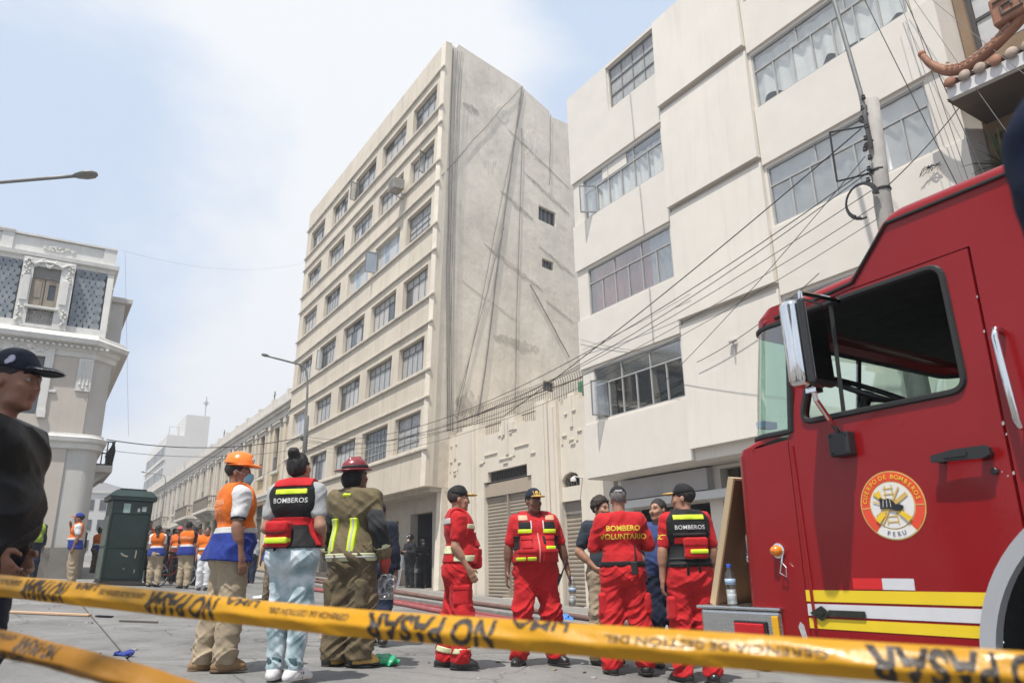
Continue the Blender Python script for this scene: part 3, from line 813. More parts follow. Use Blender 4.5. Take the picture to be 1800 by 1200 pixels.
# ------------------------------------------------------------------ old yellow row with balconies
row_y = [M('ochre_stucco', (.60, .47, .29), .85, .06, 1.0, .1, 20, streak=.2, dirt=.12), M('pale_ochre_stucco', (.60, .50, .35), .85, .06, 1.0, .1, 20, streak=.2, dirt=.12), M('faded_cream_stucco', (.60, .54, .43), .85, .06, 1.0, .1, 20, streak=.2, dirt=.12)]
row_w = M('old_white_trim', (.62, .58, .52), .85, .08, 2, .1, 20, streak=.2, dirt=.15)
wood_dark = M('old_dark_wood', (.10, .075, .055), .7, .3, 6, stretch=(1, 1, .3))
wood_grey = M('weathered_balcony_wood', (.20, .17, .14), .8, .3, 6)
def rowhouse(x1, x0, label, wall_m, seed, balconies, corn=10.2):
    r = random.Random(seed)
    e, iv = bld('row_house', label, 'building', (x0 + x1) / 2, group='old two-storey row houses')
    zg = sgz(x0, 0)
    n = int((x1 - x0) / 2.75)
    bay = (x1 - x0) / n
    ww = [(x0 + bay * (k + .5) - .55, x0 + bay * (k + .5) + .55, 6.75, 9.35) for k in range(n)]
    gw = [(x0 + bay * (k + .5) - .95, x0 + bay * (k + .5) + .95, sgz(x0 + bay * k, 0) + .1, 5.0) for k in range(n)]
    b = MB(); b.wall(x0, x1, sgz(x1, 0) - .2, corn + .6, 0, .35, ww + gw); b.box(x0, x1, .35, 9, corn, corn + .15); b.box(x0, x0 + .3, .35, 9, zg - 1, corn); b.build('wall', wall_m, e, inv=iv)
    b = MB(); b.bbox(x0, x1 + .02, -.42, -.003, corn + .12, corn + .34, .03); b.box(x0, x1, -.26, -.003, corn - .08, corn + .117); b.box(x0, x1, -.12, -.003, corn - .42, corn - .083); b.build('cornice', row_w, e, inv=iv)
    b = MB(); b.box(x0, x1, -.05, .25, corn + .61, corn + 1.05)
    for k in range(n + 1): b.box(x0 + bay * k - .2, x0 + bay * k + .2, -.10, .3, corn + .605, corn + 1.2)
    b.build('parapet', row_w, e, inv=iv)
    b = MB(); b.box(x0, x1, -.20, -.003, 5.45, 5.62); b.box(x0, x1, -.12, -.003, 5.2, 5.447); b.build('string_course', row_w, e, inv=iv)
    for k in range(n + 1):
        x = x0 + bay * k
        b = MB(); b.box(x - .17, x + .17, -.11, -.003, 5.625, corn - .43); b.box(x - .24, x + .24, -.15, -.004, corn - .8, corn - .45); b.build('pilaster', row_w, e, inv=iv)
    for k, (a, c, d, f) in enumerate(ww):
        b = MB()
        b.wall(a - .17, c + .17, d - .1, f + .2, -.09, -.003, [(a, c, d, f)]); b.box(a - .25, c + .25, -.2, -.0035, f + .22, f + .3)
        for i in range(5): b.ball(((a + c) / 2 + (i - 2) * .17, -.08, f + .38 + .12 * math.cos((i - 2) * .7)), .09, 8)
        if k not in balconies: b.box(a - .12, c + .12, -.22, -.0045, d - .2, d - .103)
        w = b.build('window', row_w, e, inv=iv)
        b = MB()
        b.box(a, c, .12, .16, d, f)
        for s in (0, 1):
            xx = a + s * (c - a) / 2
            for q in range(8): b.box(xx + .06, xx + (c - a) / 2 - .06, .095, .12, d + .12 + q * .21, d + .26 + q * .21)
        b.box((a + c) / 2 - .03, (a + c) / 2 + .03, .09, .12, d, f); b.box(a, c, .09, .12, f - .62, f - .55)
        b.build('shutters', r.choice([wood_dark, wood_dark, M('pale_shutters', (.36, .30, .22), .8, .15, 4)]), w)
        if k not in balconies:
            b = MB()
            for q in range(9): b.tube([(a + .04 + q * (c - a - .08) / 8, -.02, d), (a + .04 + q * (c - a - .08) / 8, -.02, d + .8)], .018, 4)
            b.box(a, c, -.05, .01, d + .8, d + .86); b.box(a, c, -.05, .01, d + .02, d + .07); b.build('railing', wood_grey, w)
    for (a, c, d, f) in gw:
        b = MB(); b.box(a, c, .2, .25, d, f - .8); b.box(a, c, .12, .25, f - .8, f - .7)
        for q in range(10): b.box(a + .1 + q * (c - a - .2) / 9.5, a + .14 + q * (c - a - .2) / 9.5, .14, .2, f - .68, f - .02)
        b.box(a, c, .24, .28, f - .7, f, 1); b.build('shop_door', [r.choice([gate_m, sh_g, wood_dark, gate_m]), dark_room], e, inv=iv)
    ks = sorted(balconies)
    groups = []
    for k in ks:
        if groups and groups[-1][1] == k - 1: groups[-1][1] = k
        else: groups.append([k, k])
    for k0, k1 in groups:
        a = x0 + bay * k0 + .1; c = x0 + bay * (k1 + 1) - .1
        b = MB(); b.bbox(a, c, -1.0, -.21, 5.5, 5.72, .03)
        for x in (a + .2, (a + c) / 2, c - .2):
            b.panel([(0, 5.5), (.75, 5.5), (.2, 5.0), (0, 4.9)], -.08, .08); 
            m_ = len(b.v)
        pts = []
        b.v = [p if i < 24 else p for i, p in enumerate(b.v)]
        o = b.build('balcony', row_w, e, inv=iv)
        # the brackets were drawn across; turn them to stand out of the wall
        me = o.data
        b2 = MB()
        for x in (a + .2, (a + c) / 2, c - .2): b2.add([(x - .08, -.003, 5.49), (x - .08, -.8, 5.49), (x - .08, -.2, 5.05), (x - .08, -.003, 4.95), (x + .08, -.003, 5.49), (x + .08, -.8, 5.49), (x + .08, -.2, 5.05), (x + .08, -.003, 4.95)], [(0, 1, 2, 3), (7, 6, 5, 4), (0, 4, 5, 1), (1, 5, 6, 2), (2, 6, 7, 3)])
        b3 = MB(); b3.bbox(a, c, -1.0, -.21, 5.5, 5.72, .03); b3.add(b2.v, b2.f)
        bpy.data.objects.remove(o)
        o = b3.build('balcony', row_w, e, inv=iv)
        b = MB(); nb = int((c - a) / .13)
        for q in range(nb + 1): b.tube([(a + .04 + q * (c - a - .08) / nb, -.95, 5.725), (a + .04 + q * (c - a - .08) / nb, -.95, 6.55)], .022, 5)
        for q in range(6): b.tube([(a + .04, -.95 + q * .13, 5.725), (a + .04, -.95 + q * .13, 6.55)], .022, 5); b.tube([(c - .04, -.95 + q * .13, 5.725), (c - .04, -.95 + q * .13, 6.55)], .022, 5)
        b.box(a, c, -1.0, -.9, 6.551, 6.64); b.box(a, a + .1, -.899, -.21, 6.551, 6.64); b.box(c - .1, c, -.899, -.21, 6.551, 6.64)
        b.build('balustrade', wood_grey, o)
    return e
rowhouse(-20.6, -37.0, 'ochre row house with white window surrounds directly beyond the tall cream block', row_y[0], 1, [])
rowhouse(-37.05, -58.0, 'pale ochre row house with two wooden balconies, in the middle of the old row', row_y[1], 2, [1, 2, 4, 5])
rowhouse(-58.05, -92.0, 'faded cream row house at the far end of the old row', row_y[2], 3, [9, 8])
b = MB(); b.lathe([(.45, 0), (.5, .1), (.5, .9), (.42, 1.05), (.12, 1.1), (.12, 1.16), (0, 1.16)], 16)
o = b.build('water_tank', M('blue_plastic', (.10, .26, .42), .5, .1, 4), None, True); o.location = street(-31.5, 2.5, 11.2); tag(o, 'pale blue water tank on the ochre row house roof', 'tank')
for x, h, ml in ((-29.0, 1.5, 'thin mast on the ochre row house roof near the blue tank'), (-44, 1.4, 'taller of the two masts on the middle row house roof'), (-49, 1.0, 'shorter of the two masts on the middle row house roof')):
    b = MB(); b.tube([(0, 0, 0), (0, 0, h)], .035, 5); b.box(-.25, .25, -.02, .02, h * .8, h * .8 + .04)
    o = b.build('roof_mast', gate_m, None); o.location = street(x, .5, 10.9); o.rotation_euler = (0, 0, RZ); tag(o, ml, 'mast', 'masts on the old row')

# ------------------------------------------------------------------ far tall blocks
far_w = M('far_white_wall', (.62, .60, .57), .85, .04, .3, 0, streak=.06)
TB, ti = bld('tower_building', 'tall blank pale block with a rooftop tower rising far behind the old row', 'building', -101, 5)
b = MB(); b.box(-118, -97, 3.0, 8.6, 2, 20.6); b.box(-106, -97.02, 5.3, 8.6, 20.6, 23.8); b.box(-112, -106, 4.5, 8, 20.6, 22.2); b.build('wall', far_w, TB, inv=ti)
for k in range(4):
    for q in range(8):
        x = -117.5 + q * 2.55; z = 8 + k * 3.2
        window(TB, ti, x, x + 2.4, z, z + 1.5, 2.92, [(1, 3)], alu, lambda r, kk: pane_mats[2 if (kk + k + q) % 3 else 0], .08, .07)
for k in range(4):
    b = MB(); b.box(-118, -96.9, 2.75, 2.995, 7.3 + k * 3.2, 7.7 + k * 3.2); b.build('ledge', far_w, TB, inv=ti)
b = MB(); b.tube([(-98, 3.3, 20.6), (-98, 3.3, 22.0), (-98, 4.6, 22.0), (-98, 4.6, 20.6)], .06, 5); b.build('roof_frame', alu, TB, inv=ti)
b = MB(); b.tube([(-98, 8.0, 23.8), (-98, 8.0, 27)], .07, 5); b.tube([(-98, 7.5, 26), (-98, 8.5, 26)], .05, 5); b.box(-98.2, -97.8, 7.8, 8.2, 25.7, 26.2); b.build('antenna', alu, TB, inv=ti)
# ================================================================== mansard mansion on the left corner
LX, LY, LRZ = -13.0, 21.915, R(33)
LZ = gz(LX)
LB = thing('mansion', 'grey and cream mansard corner mansion with slate roof and carved dormer on the left', 'building', (LX, LY, LZ), LRZ)
li = Matrix.Translation((0, 0, -LZ))
man_w = M('mansion_white_trim', (.68, .665, .625), .85, .06, 2, .12, 20, streak=.12, dirt=.12)
man_b = M('mansion_beige_wall', (.53, .475, .415), .85, .05, 1.5, .08, 20, streak=.08, dirt=.06)
man_g = M('mansion_grey_wall', (.54, .52, .485), .85, .05, 1.5, .08, 20, streak=.08, dirt=.08)
slate_m = [M('slate_blue', (.235, .265, .295), .6, .12, 4, .1), M('slate_grey', (.27, .295, .315), .6, .12, 4, .1), M('slate_dark', (.20, .228, .255), .6, .12, 4, .1)]
W0 = -11.0
# lower floors: wall of each storey, rounded corner
def corner_prof(r, x0, n=8):      # plan: along the front (y=0) to the corner, round it, and back along the side
    pts = [(x0, 0)]
    for i in range(n + 1):
        a = -math.pi / 2 + math.pi / 2 * i / n
        pts.append((.35 - r + r * math.cos(a), r + r * math.sin(a)))
    pts.append((.35, 14))
    return pts
def ring(mb, prof, z0, z1, off=0.0, off1=None, mi=0):
    off1 = off if off1 is None else off1
    def shift(o):
        out = []
        for i, p in enumerate(prof):
            a = Vector(prof[max(i - 1, 0)]); c = Vector(prof[min(i + 1, len(prof) - 1)])
            t = (c - a).normalized(); nrm = Vector((t.y, -t.x))
            out.append((p[0] + nrm.x * o, p[1] + nrm.y * o))
        return out
    A_, B_ = shift(off), shift(off1)
    k = len(prof)
    mb.add([(*p, z0) for p in A_] + [(*p, z1) for p in B_], [(i, i + 1, k + i + 1, k + i) for i in range(k - 1)], mi)
def moulding(name, prof, steps, m):   # steps: list of (z, offset) bottom to top
    b = MB()
    for (za, oa), (zb_, ob) in zip(steps[:-1], steps[1:]):
        ring(b, prof, za, zb_, oa, ob)
    ring(b, prof, steps[-1][0], steps[-1][0] + .001, steps[-1][1], -.3)
    ring(b, prof, steps[0][0] - .001, steps[0][0], -.3, steps[0][1])
    return b.build(name, m, LB, inv=li)
P1 = corner_prof(.42, W0)
b = MB(); ring(b, P1, LZ - .3, 4.66)
b.build('ground_floor_wall', man_g, LB, inv=li)
b = MB(); b.wall(W0, -.50, LZ - .2, 4.66, -.05, -.002, []); b.build('ground_floor_panel', man_b, LB, inv=li)
moulding('string_course', P1, [(4.62, .0), (4.66, .10), (4.80, .12), (4.86, .2), (4.98, .22), (5.02, .12), (5.10, .10)], man_w)
P2 = [(W0, 0), (-.14, 0), (.38, .46), (.38, 14)]
b = MB(); ring(b, P2, 5.10, 7.45); b.build('corner_wall', man_g, LB, inv=li)
whole = [(-2.30, -1.43, 5.6, 7.36), (-5.4, -4.5, 5.6, 7.36), (-8.5, -7.6, 5.6, 7.36)]
b = MB(); b.wall(W0, -.16, 5.10, 7.44, -.10, -.003, whole); b.build('front_wall', man_b, LB, inv=li)
for (a, c, d, f) in whole:
    b = MB(); b.wall(a - .22, c + .22, d, f + .42, -.17, -.101, [(a, c, d, f)])
    for i in range(9): b.ball((a + (c - a) * i / 8, -.18, f + .2 + .06 * math.sin(i * 1.7)), (.07, .05, .055 + .03 * (i == 4)), 8)
    b.ball(((a + c) / 2, -.2, f + .3), (.12, .06, .12), 10)
    b.box(a - .24, a - .02, -.22, -.171, d - .1, d + .12); b.box(c + .02, c + .24, -.22, -.171, d - .1, d + .12)
    w = b.build('window', man_w, LB, inv=li)
    b = MB(); b.box(a, c, -.02, .02, d, f); b.build('pane', pane_mats[2], w)
    b = MB(); b.box((a + c) / 2 - .03, (a + c) / 2 + .03, -.05, -.02, d, f); b.box(a, c, -.05, -.02, f - .55, f - .5); b.build('sash', wood_dark, w)
for x in (-.34, -3.4, -6.5):
    b = MB(); b.box(x - .2, x + .2, -.15, -.101, 6.4, 7.43)
    for q in (-.1, 0, .1): b.tube([(x + q, -.155, 6.62 - (q == 0) * .12), (x + q, -.155, 7.36)], .022, 6); b.ball((x + q, -.16, 6.6 - (q == 0) * .12), .035, 8)
    b.build('drop_ornament', man_w, LB, inv=li)
b = MB(); b.bbox(-1.40, -1.02, -.16, -.101, 6.28, 6.36, .01); b.build('label_stop', man_w, LB, inv=li)
moulding('cornice', P2, [(7.42, .0), (7.46, .10), (7.60, .12), (7.66, .2), (7.78, .22), (7.84, .42), (7.98, .46), (8.04, .36), (8.16, .30)], man_w)
b = MB()
for k in range(70): b.box(W0 + .08 + k * .16, W0 + .16 + k * .16, -.34, -.2, 7.70, 7.77)
b.build('dentils', man_w, LB, inv=li)
# mansard storey: sloped front behind the cornice
ZS0, ZS1, RAKE = 8.42, 10.36, .10
def my(z): return .02 + (z - 8.2) * RAKE
b = MB()
b.add([(W0, my(8.16), 8.16), (.02, my(8.16), 8.16), (.02, my(10.5), 10.5), (W0, my(10.5), 10.5), (.02, 9, 8.16), (.02, 9, 10.5)], [(0, 1, 2, 3), (1, 4, 5, 2)])
b.build('mansard_wall', man_w, LB, inv=li)
b = MB()
for xa, xb in ((-1.03, -.12), (-4.07, -2.43)):
    b = MB(); b.obox(((xa + xb) / 2, my(9.4) - .006, 9.4), ((xb - xa) / 2, 0, 0), (0, .004, 0), (0, .098, .98)); b.build('slate_backing', M('slate_backing', (.05, .055, .06), .9, .2, 4), LB, inv=li)
b = MB(); b.box(W0, .06, -.06, .0, 8.165, 8.43); b.build('mansard_kerb', man_w, LB, inv=li)
b = MB(); b.obox((-.03, my(9.4) - .03, 9.4), (.09, 0, 0), (0, .05, 0), (0, .1, 1.0)); b.build('corner_strip', man_w, LB, inv=li)
sm = []
for m in slate_m:
    q = MB(); w2, h2 = .070, .118
    prof = [(-w2 * .55, h2), (-w2, 0.03), (-w2 * .8, -.06), (0, -h2), (w2 * .8, -.06), (w2, .03), (w2 * .55, h2)]
    q.panel(prof, -.016, .004); sm.append(q.mesh('slate', m))
tilt = math.atan(RAKE)
rs = random.Random(4)
def slates(xa, xb):
    n = 0
    rws = 13
    for j in range(rws):
        z = ZS0 + .10 + j * (ZS1 - ZS0 - .14) / (rws - 1)
        k = int((xb - xa) / .168)
        for i in range(k + (0 if j % 2 else 1)):
            x = xa + (.5 if j % 2 else 0) * .168 + i * .168 + (.0 if j % 2 else .0)
            x = min(max(x, xa + .085), xb - .085)
            share(rs.choice(sm), 'slate', LB, (x, my(z) - .016 - .006 * (j % 2), z), (-tilt + R(9) + rs.uniform(-.02, .02), rs.uniform(-.03, .03), 0), (1, 1, 1), inv=li)
            n += 1
    return n
n1 = slates(-1.02, -.14); n2 = slates(-4.05, -2.45)
b = MB(); b.obox((-7.8, my(9.4) - .02, 9.4), (3.2, 0, 0), (0, .008, 0), (0, .095, .94)); b.build('slate_field', slate_m[0], LB, inv=li)
# carved dormer
DM = MB()
dz0, dz1 = 8.2, 10.42
dy = -.12
DM.wall(-2.42, -1.04, dz0, dz1, dy - .12, dy + .02, [(-2.12, -1.40, 8.86, 10.16), (-2.10, -1.42, 8.30, 8.80)])
DM.add([(-1.04, dy + .02, dz0), (-1.04, my(dz0), dz0), (-1.04, my(dz1), dz1), (-1.04, dy + .02, dz1)], [(0, 1, 2, 3)])
DM.add([(-2.42, dy + .02, dz0), (-2.42, my(dz0), dz0), (-2.42, my(dz1), dz1), (-2.42, dy + .02, dz1)], [(3, 2, 1, 0)])
DM.bbox(-2.2, -1.32, dy - .22, dy - .121, 8.78, 8.86, .015)
DM.bbox(-2.36, -2.16, dy - .17, dy - .121, 9.0, 9.8, .01); DM.bbox(-1.34, -1.14, dy - .17, dy - .121, 9.0, 9.8, .01)
dorm = DM.build('dormer', man_w, LB, inv=li)
b = MB(); r5 = random.Random(11)
for i in range(46):
    t = i / 45
    x = -2.36 + 1.24 * t
    b.ball((x, dy - .14, 10.26 + .08 * math.sin(t * 22) + r5.uniform(-.04, .04)), (.045, .04, .05), 6)
for sx in (-2.30, -1.16):
    for k in range(14): b.ball((sx + r5.uniform(-.07, .07), dy - .14, 9.6 + .05 * k), (.04, .035, .045), 6)
    for k in range(10): b.ball((sx + r5.uniform(-.06, .06), dy - .14, 8.36 + .05 * k), (.04, .035, .045), 6)
b.tube([(-2.12 + .36 * (1 - math.cos(a / 8 * math.pi)), dy - .15, 10.16 + .16 * math.sin(a / 8 * math.pi)) for a in range(9)], .035, 6)
b.build('dormer_carving', man_w, dorm, True)['kind'] = 'stuff'
b = MB(); b.box(-2.12, -1.40, dy + .0, dy + .04, 8.86, 10.16); b.build('pane', pane_mats[2], dorm)
wd_old = M('weathered_shutter_wood', (.28, .235, .185), .8, .2, 5, stretch=(1, 1, .3))
for x0, x1, gap in ((-2.11, -1.78, 0), (-1.75, -1.41, 1)):
    b = MB(); b.wall(x0, x1, 8.87, 9.78, dy - .05, dy - .02, [(x0 + .09, x1 - .06, 9.12, 9.62)] if gap else [])
    b.bbox(x0 + .05, x1 - .05, dy - .065, dy - .051, 8.92, 9.06, .005)
    if not gap: b.bbox(x0 + .06, x1 - .06, dy - .065, dy - .051, 9.15, 9.7, .01)
    b.build('shutter', wd_old, dorm)
b = MB(); b.box(-2.12, -1.40, dy - .07, dy - .01, 9.79, 9.84); b.box(-2.12, -1.40, dy - .05, dy - .02, 9.841, 10.158); b.build('transom', M('transom_grey_wood', (.19, .185, .17), .7, .1, 4), dorm)
b = MB()
for i in range(9):
    x = -2.06 + i * .075
    b.tube([(x + .03 * math.cos(a * .8), dy - .09, 8.55 + .2 * math.sin(i * 1.2) + .035 * math.sin(a * .8)) for a in range(9)], .008, 4, caps=False)
    b.tube([(x, dy - .09, 8.31), (x, dy - .09, 8.79)], .006, 4)
for a0 in (0, 1): b.tube([(-1.76 + (.12 + .07 * a0) * math.cos(a * .4), dy - .095, 8.55 + (.12 + .07 * a0) * math.sin(a * .4)) for a in range(17)], .009, 4, caps=False)
b.build('balcony_grille', M('pale_iron', (.42, .41, .38), .6, .1, 5), dorm)
niche(dorm, None, -2.10, -1.42, 8.30, 8.80, dy + .02, dy + .3, dark_room, 'recess')
# top entablature and parapet
P3 = [(W0, my(10.5)), (.03, my(10.5)), (.03, 9)]
moulding('eaves_cornice', P3, [(10.40, -.02), (10.44, .06), (10.54, .08), (10.58, .22), (10.70, .24), (10.72, .1)], man_w)
b = MB(); b.box(W0, .02, .18, .5, 10.70, 11.24); b.box(-.3, .02, .5, 9, 10.70, 11.24); b.build('parapet', man_w, LB, inv=li)
for (a, c) in ((-.32, .05), (-3.1, -2.80), (-6.0, -5.7)):
    b = MB(); b.box(a, c, .13, .54, 10.705, 11.26); b.build('parapet_pier', man_w, LB, inv=li)
b = MB(); b.box(W0, .05, .10, .56, 11.262, 11.32); b.box(W0, -2.78, .08, .57, 11.321, 11.37); b.build('coping', man_w, LB, inv=li)
b = MB()
for i in range(40):
    t = r5.uniform(-1, 1); b.ball((-1.55 + t * .42, .165, 10.96 + r5.uniform(-.09, .09) * (1 - abs(t) * .6)), (.05, .03, .035), 6)
b.build('parapet_garland', man_w, LB, inv=li)
# side towards the far street: scaled ornament, lower block, corner balcony
b = MB(); b.box(.0, .55, 1.0, 8, 8.16, 9.75); b.bbox(-.05, .75, .9, 8.1, 9.75, 9.95, .03); b.build('side_bay', man_g, LB, inv=li)
b = MB()
for j in range(12):
    for i in range(3): b.ball((.06, .15 + i * .16 + .08 * (j % 2), 8.5 + j * .14), (.05, .07, .06), 6)
b.build('fish_scale_ornament', man_w, LB, inv=li)
BAL = MB(); BAL.bbox(.30, 1.0, 3.0, 6.5, 4.35, 4.6, .04); BAL.panel([(.3, 4.35), (.9, 4.35), (.3, 3.8)], 3.2, 3.4); BAL.panel([(.3, 4.35), (.9, 4.35), (.3, 3.8)], 5.9, 6.1)
bal = BAL.build('corner_balcony', man_w, LB, inv=li)
b = MB()
for k in range(22): b.tube([(.96, 3.05 + k * .16, 4.61), (1.0, 3.05 + k * .16, 5.1), (.94, 3.05 + k * .16, 5.4)], .02, 4)
for k in range(5): b.tube([(.34 + k * .14, 3.03, 4.61), (.34 + k * .14, 3.0, 5.1), (.34 + k * .14, 3.03, 5.4)], .02, 4)
for z in (4.62, 5.0, 5.4): b.tube([(.3, 3.02, z), (.97, 3.02, z), (.97, 6.5, z)], .025, 5)
b.build('balcony_railing', M('black_iron', (.03, .03, .03), .6, .2, 6), bal)
# plinth and street door, hidden mostly by people
b = MB(); ring(b, P1, LZ - .3, LZ + .9, .05); b.build('plinth', M('mansion_plinth', (.24, .22, .2), .85, .12, 2, dirt=.2), LB, inv=li)

# ------------------------------------------------------------------ low blocks and houses at the far end of the street
for (x, y, w, d, h, lab, m, fl) in ((-62, -20.5, 26, 12, 6.6, 'low white block with dark ribbon windows at the far end of the street', far_w, 2), (-48, -24, 14, 10, 5.6, 'low ochre house front half hidden behind the green kiosk', row_y[1], 2), (-120, -8, 30, 14, 9.5, 'grey-white block closing the view under the bare hill', far_w, 3)):
    e, iv = bld('far_building', lab, 'building', x, y)
    zg = sgz(x, y)
    b = MB(); b.box(x - w / 2, x + w / 2, y - d / 2, y + d / 2, zg - 1, zg + h); b.box(x - w / 2 - .2, x + w / 2 + .2, y - d / 2 - .2, y + d / 2 + .2, zg + h + .002, zg + h + .4); b.build('wall', m, e, inv=iv)
    for f in range(fl):
        z = zg + 1.4 + f * (h - 1) / fl
        for k in range(int(d / 2.6)):
            yy = y - d / 2 + .7 + k * 2.6
            q = MB(); q.box(x + w / 2 - .02, x + w / 2 + .06, yy, yy + 1.9, z, z + 1.5); q.box(x + w / 2 + .061, x + w / 2 + .09, yy + .9, yy + 1.0, z, z + 1.5, 1); q.build('window', [pane_mats[2], alu], e, inv=iv)
        for k in range(int(w / 3)):
            xx = x - w / 2 + .8 + k * 3
            q = MB(); q.box(xx, xx + 2, y + d / 2 - .02, y + d / 2 + .06, z, z + 1.5); q.box(xx + .95, xx + 1.05, y + d / 2 + .061, y + d / 2 + .09, z, z + 1.5, 1); q.build('window', [pane_mats[2], alu], e, inv=iv)
            q = MB(); q.box(xx, xx + 2, y - d / 2 - .06, y - d / 2 + .02, z, z + 1.5); q.build('window', pane_mats[2], e, inv=iv)
# ================================================================== fire truck (cab towards the left of the picture)
TX, TY = 3.6 * .83867, 3.6 * .54464
TZ = gz(TX) + .01
FT = thing('fire_truck', 'large red fire truck cab with round door emblem and yellow and white stripes', 'fire truck', (TX, TY, TZ), RZ)
ti_ = Matrix.Translation((0, 0, -TZ))
def truck(x, y, z):
    p = Vector((TX, TY, 0)) + XH * x + YH * y; return Vector((p.x, p.y, z))
red = M('fire_engine_red', (.255, .0042, .0068), .32, .06, 1.2, .0, coat=.30, spec=.3, dirt=.14, streak=.06)
blk = M('black_rubber', (.018, .018, .018), .55, .15, 8)
blkp = M('black_plastic', (.022, .022, .023), .38, .1, 8)
chrome = M('chrome', (.78, .78, .78), .07, .04, 6, metal=1.0)
steel = M('brushed_bumper', (.60, .60, .60), .22, .08, 9, metal=1.0, stretch=(1, 1, 12))
cabin = M('cabin_black', (.012, .012, .012), .9, .2, 4)
cabin_g = M('cabin_grey', (.05, .05, .052), .8, .2, 4)
decal_y = M('yellow_reflective', (.78, .56, .02), .4, .04, 6)
decal_w = M('white_reflective', (.62, .62, .64), .4, .05, 6)
decal_r = M('red_reflective', (.62, .02, .02), .35, .04, 6)
def arc(cx, cz, r, a0, a1, n):
    return [(cx + r * math.cos(R(a0 + (a1 - a0) * i / n)), cz + r * math.sin(R(a0 + (a1 - a0) * i / n))) for i in range(n + 1)]
def rounded(poly, r, n=5):
    out = []; k = len(poly)
    for i in range(k):
        p = Vector(poly[i]); a = Vector(poly[i - 1]); c = Vector(poly[(i + 1) % k])
        rr_ = min(r, (a - p).length * .45, (c - p).length * .45)
        p0 = p + (a - p).normalized() * rr_; p1 = p + (c - p).normalized() * rr_
        for j in range(n + 1):
            t = j / n
            out.append(tuple(p0 * (1 - t) ** 2 + p * 2 * t * (1 - t) + p1 * t * t))
    return out
WIN = rounded([(-2.535, 1.70), (-1.635, 1.70), (-1.635, 2.335), (-2.315, 2.335)], .075)
top_strip = [(1.6, 2.67), (-1.86, 2.67), (-2.105, 2.415), (-2.50, 2.385)]
side = [(-2.90, .45), (-2.669, .45), (-2.649, 1.60), (-2.408, 2.345), (-2.12, 2.372), (-1.489, 2.378), (-1.519, .985)] + arc(-1.0, .45, .74, 134, 0, 22) + [(1.6, .45)] + top_strip + [(-2.60, 1.66), (-2.66, 1.62), (-2.90, 1.60)]
b = MB(); b.panel(side, 0, .035); b.build('cab_side', red, FT, inv=ti_)
far = [(-2.90, .45), (1.6, .45)] + top_strip + [(-2.60, 1.66), (-2.90, 1.60)]
b = MB(); b.panel(far, 2.365, 2.40, [WIN, [(-1.2, 1.7), (-.3, 1.7), (-.3, 2.33), (-1.2, 2.33)]]); b.build('cab_side', red, FT, inv=ti_)
# roof with rounded shoulder
path = [(-2.73, 2.36), (-2.71, 2.405), (-2.62, 2.435), (-2.115, 2.468), (-2.07, 2.49), (-1.89, 2.695), (-1.84, 2.725), (-1.78, 2.735), (1.6, 2.735)]
b = MB()
def roof(u, v):
    i = u * (len(path) - 1); k = min(int(i), len(path) - 2); t = i - k
    x = path[k][0] * (1 - t) + path[k + 1][0] * t; z = path[k][1] * (1 - t) + path[k + 1][1] * t
    if v < .35: a = v / .35 * math.pi / 2; return (x, .075 * (1 - math.cos(a)), z - .066 * (1 - math.sin(a)))
    if v > .65: a = (1 - v) / .35 * math.pi / 2; return (x, 2.4 - .075 * (1 - math.cos(a)), z - .066 * (1 - math.sin(a)))
    return (x, .075 + (v - .35) / .3 * 2.25, z + .02 * math.sin((v - .35) / .3 * math.pi))
b.grid(roof, (len(path) - 1) * 2, 20, flip=True); b.build('roof', red, FT, True, inv=ti_)
b = MB()
gp = [(-2.62, -.004, 2.353), (-2.10, -.008, 2.402), (-1.86, -.008, 2.655), (1.6, -.008, 2.66)]
b.tube(gp, .010, 6); b.build('drip_rail', blk, FT, inv=ti_)
# nose, header, windscreen: all wrapped round the corner
def plan(xs, xf, r, n=8):
    c = (xf + r)
    p = [(xs, 0)]
    for i in range(n + 1):
        a = math.pi / 2 * i / n
        p.append((c - r * math.sin(a), r - r * math.cos(a)))
    q = [(x, 2.4 - y) for x, y in p[::-1]]
    return p + [(xf, .8), (xf, 1.6)] + q
def loft(mb, pa, za, pb, zb_, mi=0):
    k = len(pa)
    mb.add([(*p, za) for p in pa] + [(*p, zb_) for p in pb], [(i, i + k, k + i + 1, i + 1) for i in range(k - 1)], mi)
N0 = plan(-2.90, -3.125, .14); N1 = plan(-2.90, -3.065, .11); N2 = plan(-2.88, -3.03, .10); N3 = plan(-2.62, -2.96, .20)
b = MB(); loft(b, N0, .45, N1, 1.52); loft(b, N1, 1.52, N1, 1.57); loft(b, N1, 1.57, N2, 1.61); loft(b, N2, 1.61, N3, 1.655)
b.build('nose', red, FT, True, inv=ti_)
G0_ = plan(-2.615, -2.965, .20); G1_ = plan(-2.535, -2.845, .18)
tint = glass_mat('green_tinted_glass', (.62, .86, .76), .26, .03)
b = MB(); loft(b, G0_, 1.665, G1_, 2.315)
ws = b.build('windscreen', tint, FT, True, inv=ti_)
b = MB()
for P_, z in ((G0_, 1.665), (G1_, 2.315)): b.tube([(*p, z) for p in P_], .017, 6)
b.tube([(-2.612, -.006, 1.66), (-2.57, -.006, 1.99), (-2.533, -.006, 2.32)], .02, 6); b.tube([(-2.612, 2.406, 1.66), (-2.503, 2.406, 2.32)], .02, 6)
b.tube([(-2.97, 1.2, 1.66), (-2.85, 1.2, 2.32)], .02, 6)
b.build('rubber_seal', blk, ws)
b = MB(); loft(b, plan(-2.505, -2.85, .19), 2.325, plan(-2.505, -2.83, .17), 2.385); loft(b, plan(-2.505, -2.83, .17), 2.385, plan(-2.50, -2.72, .10), 2.43); b.build('header', red, FT, True, inv=ti_)
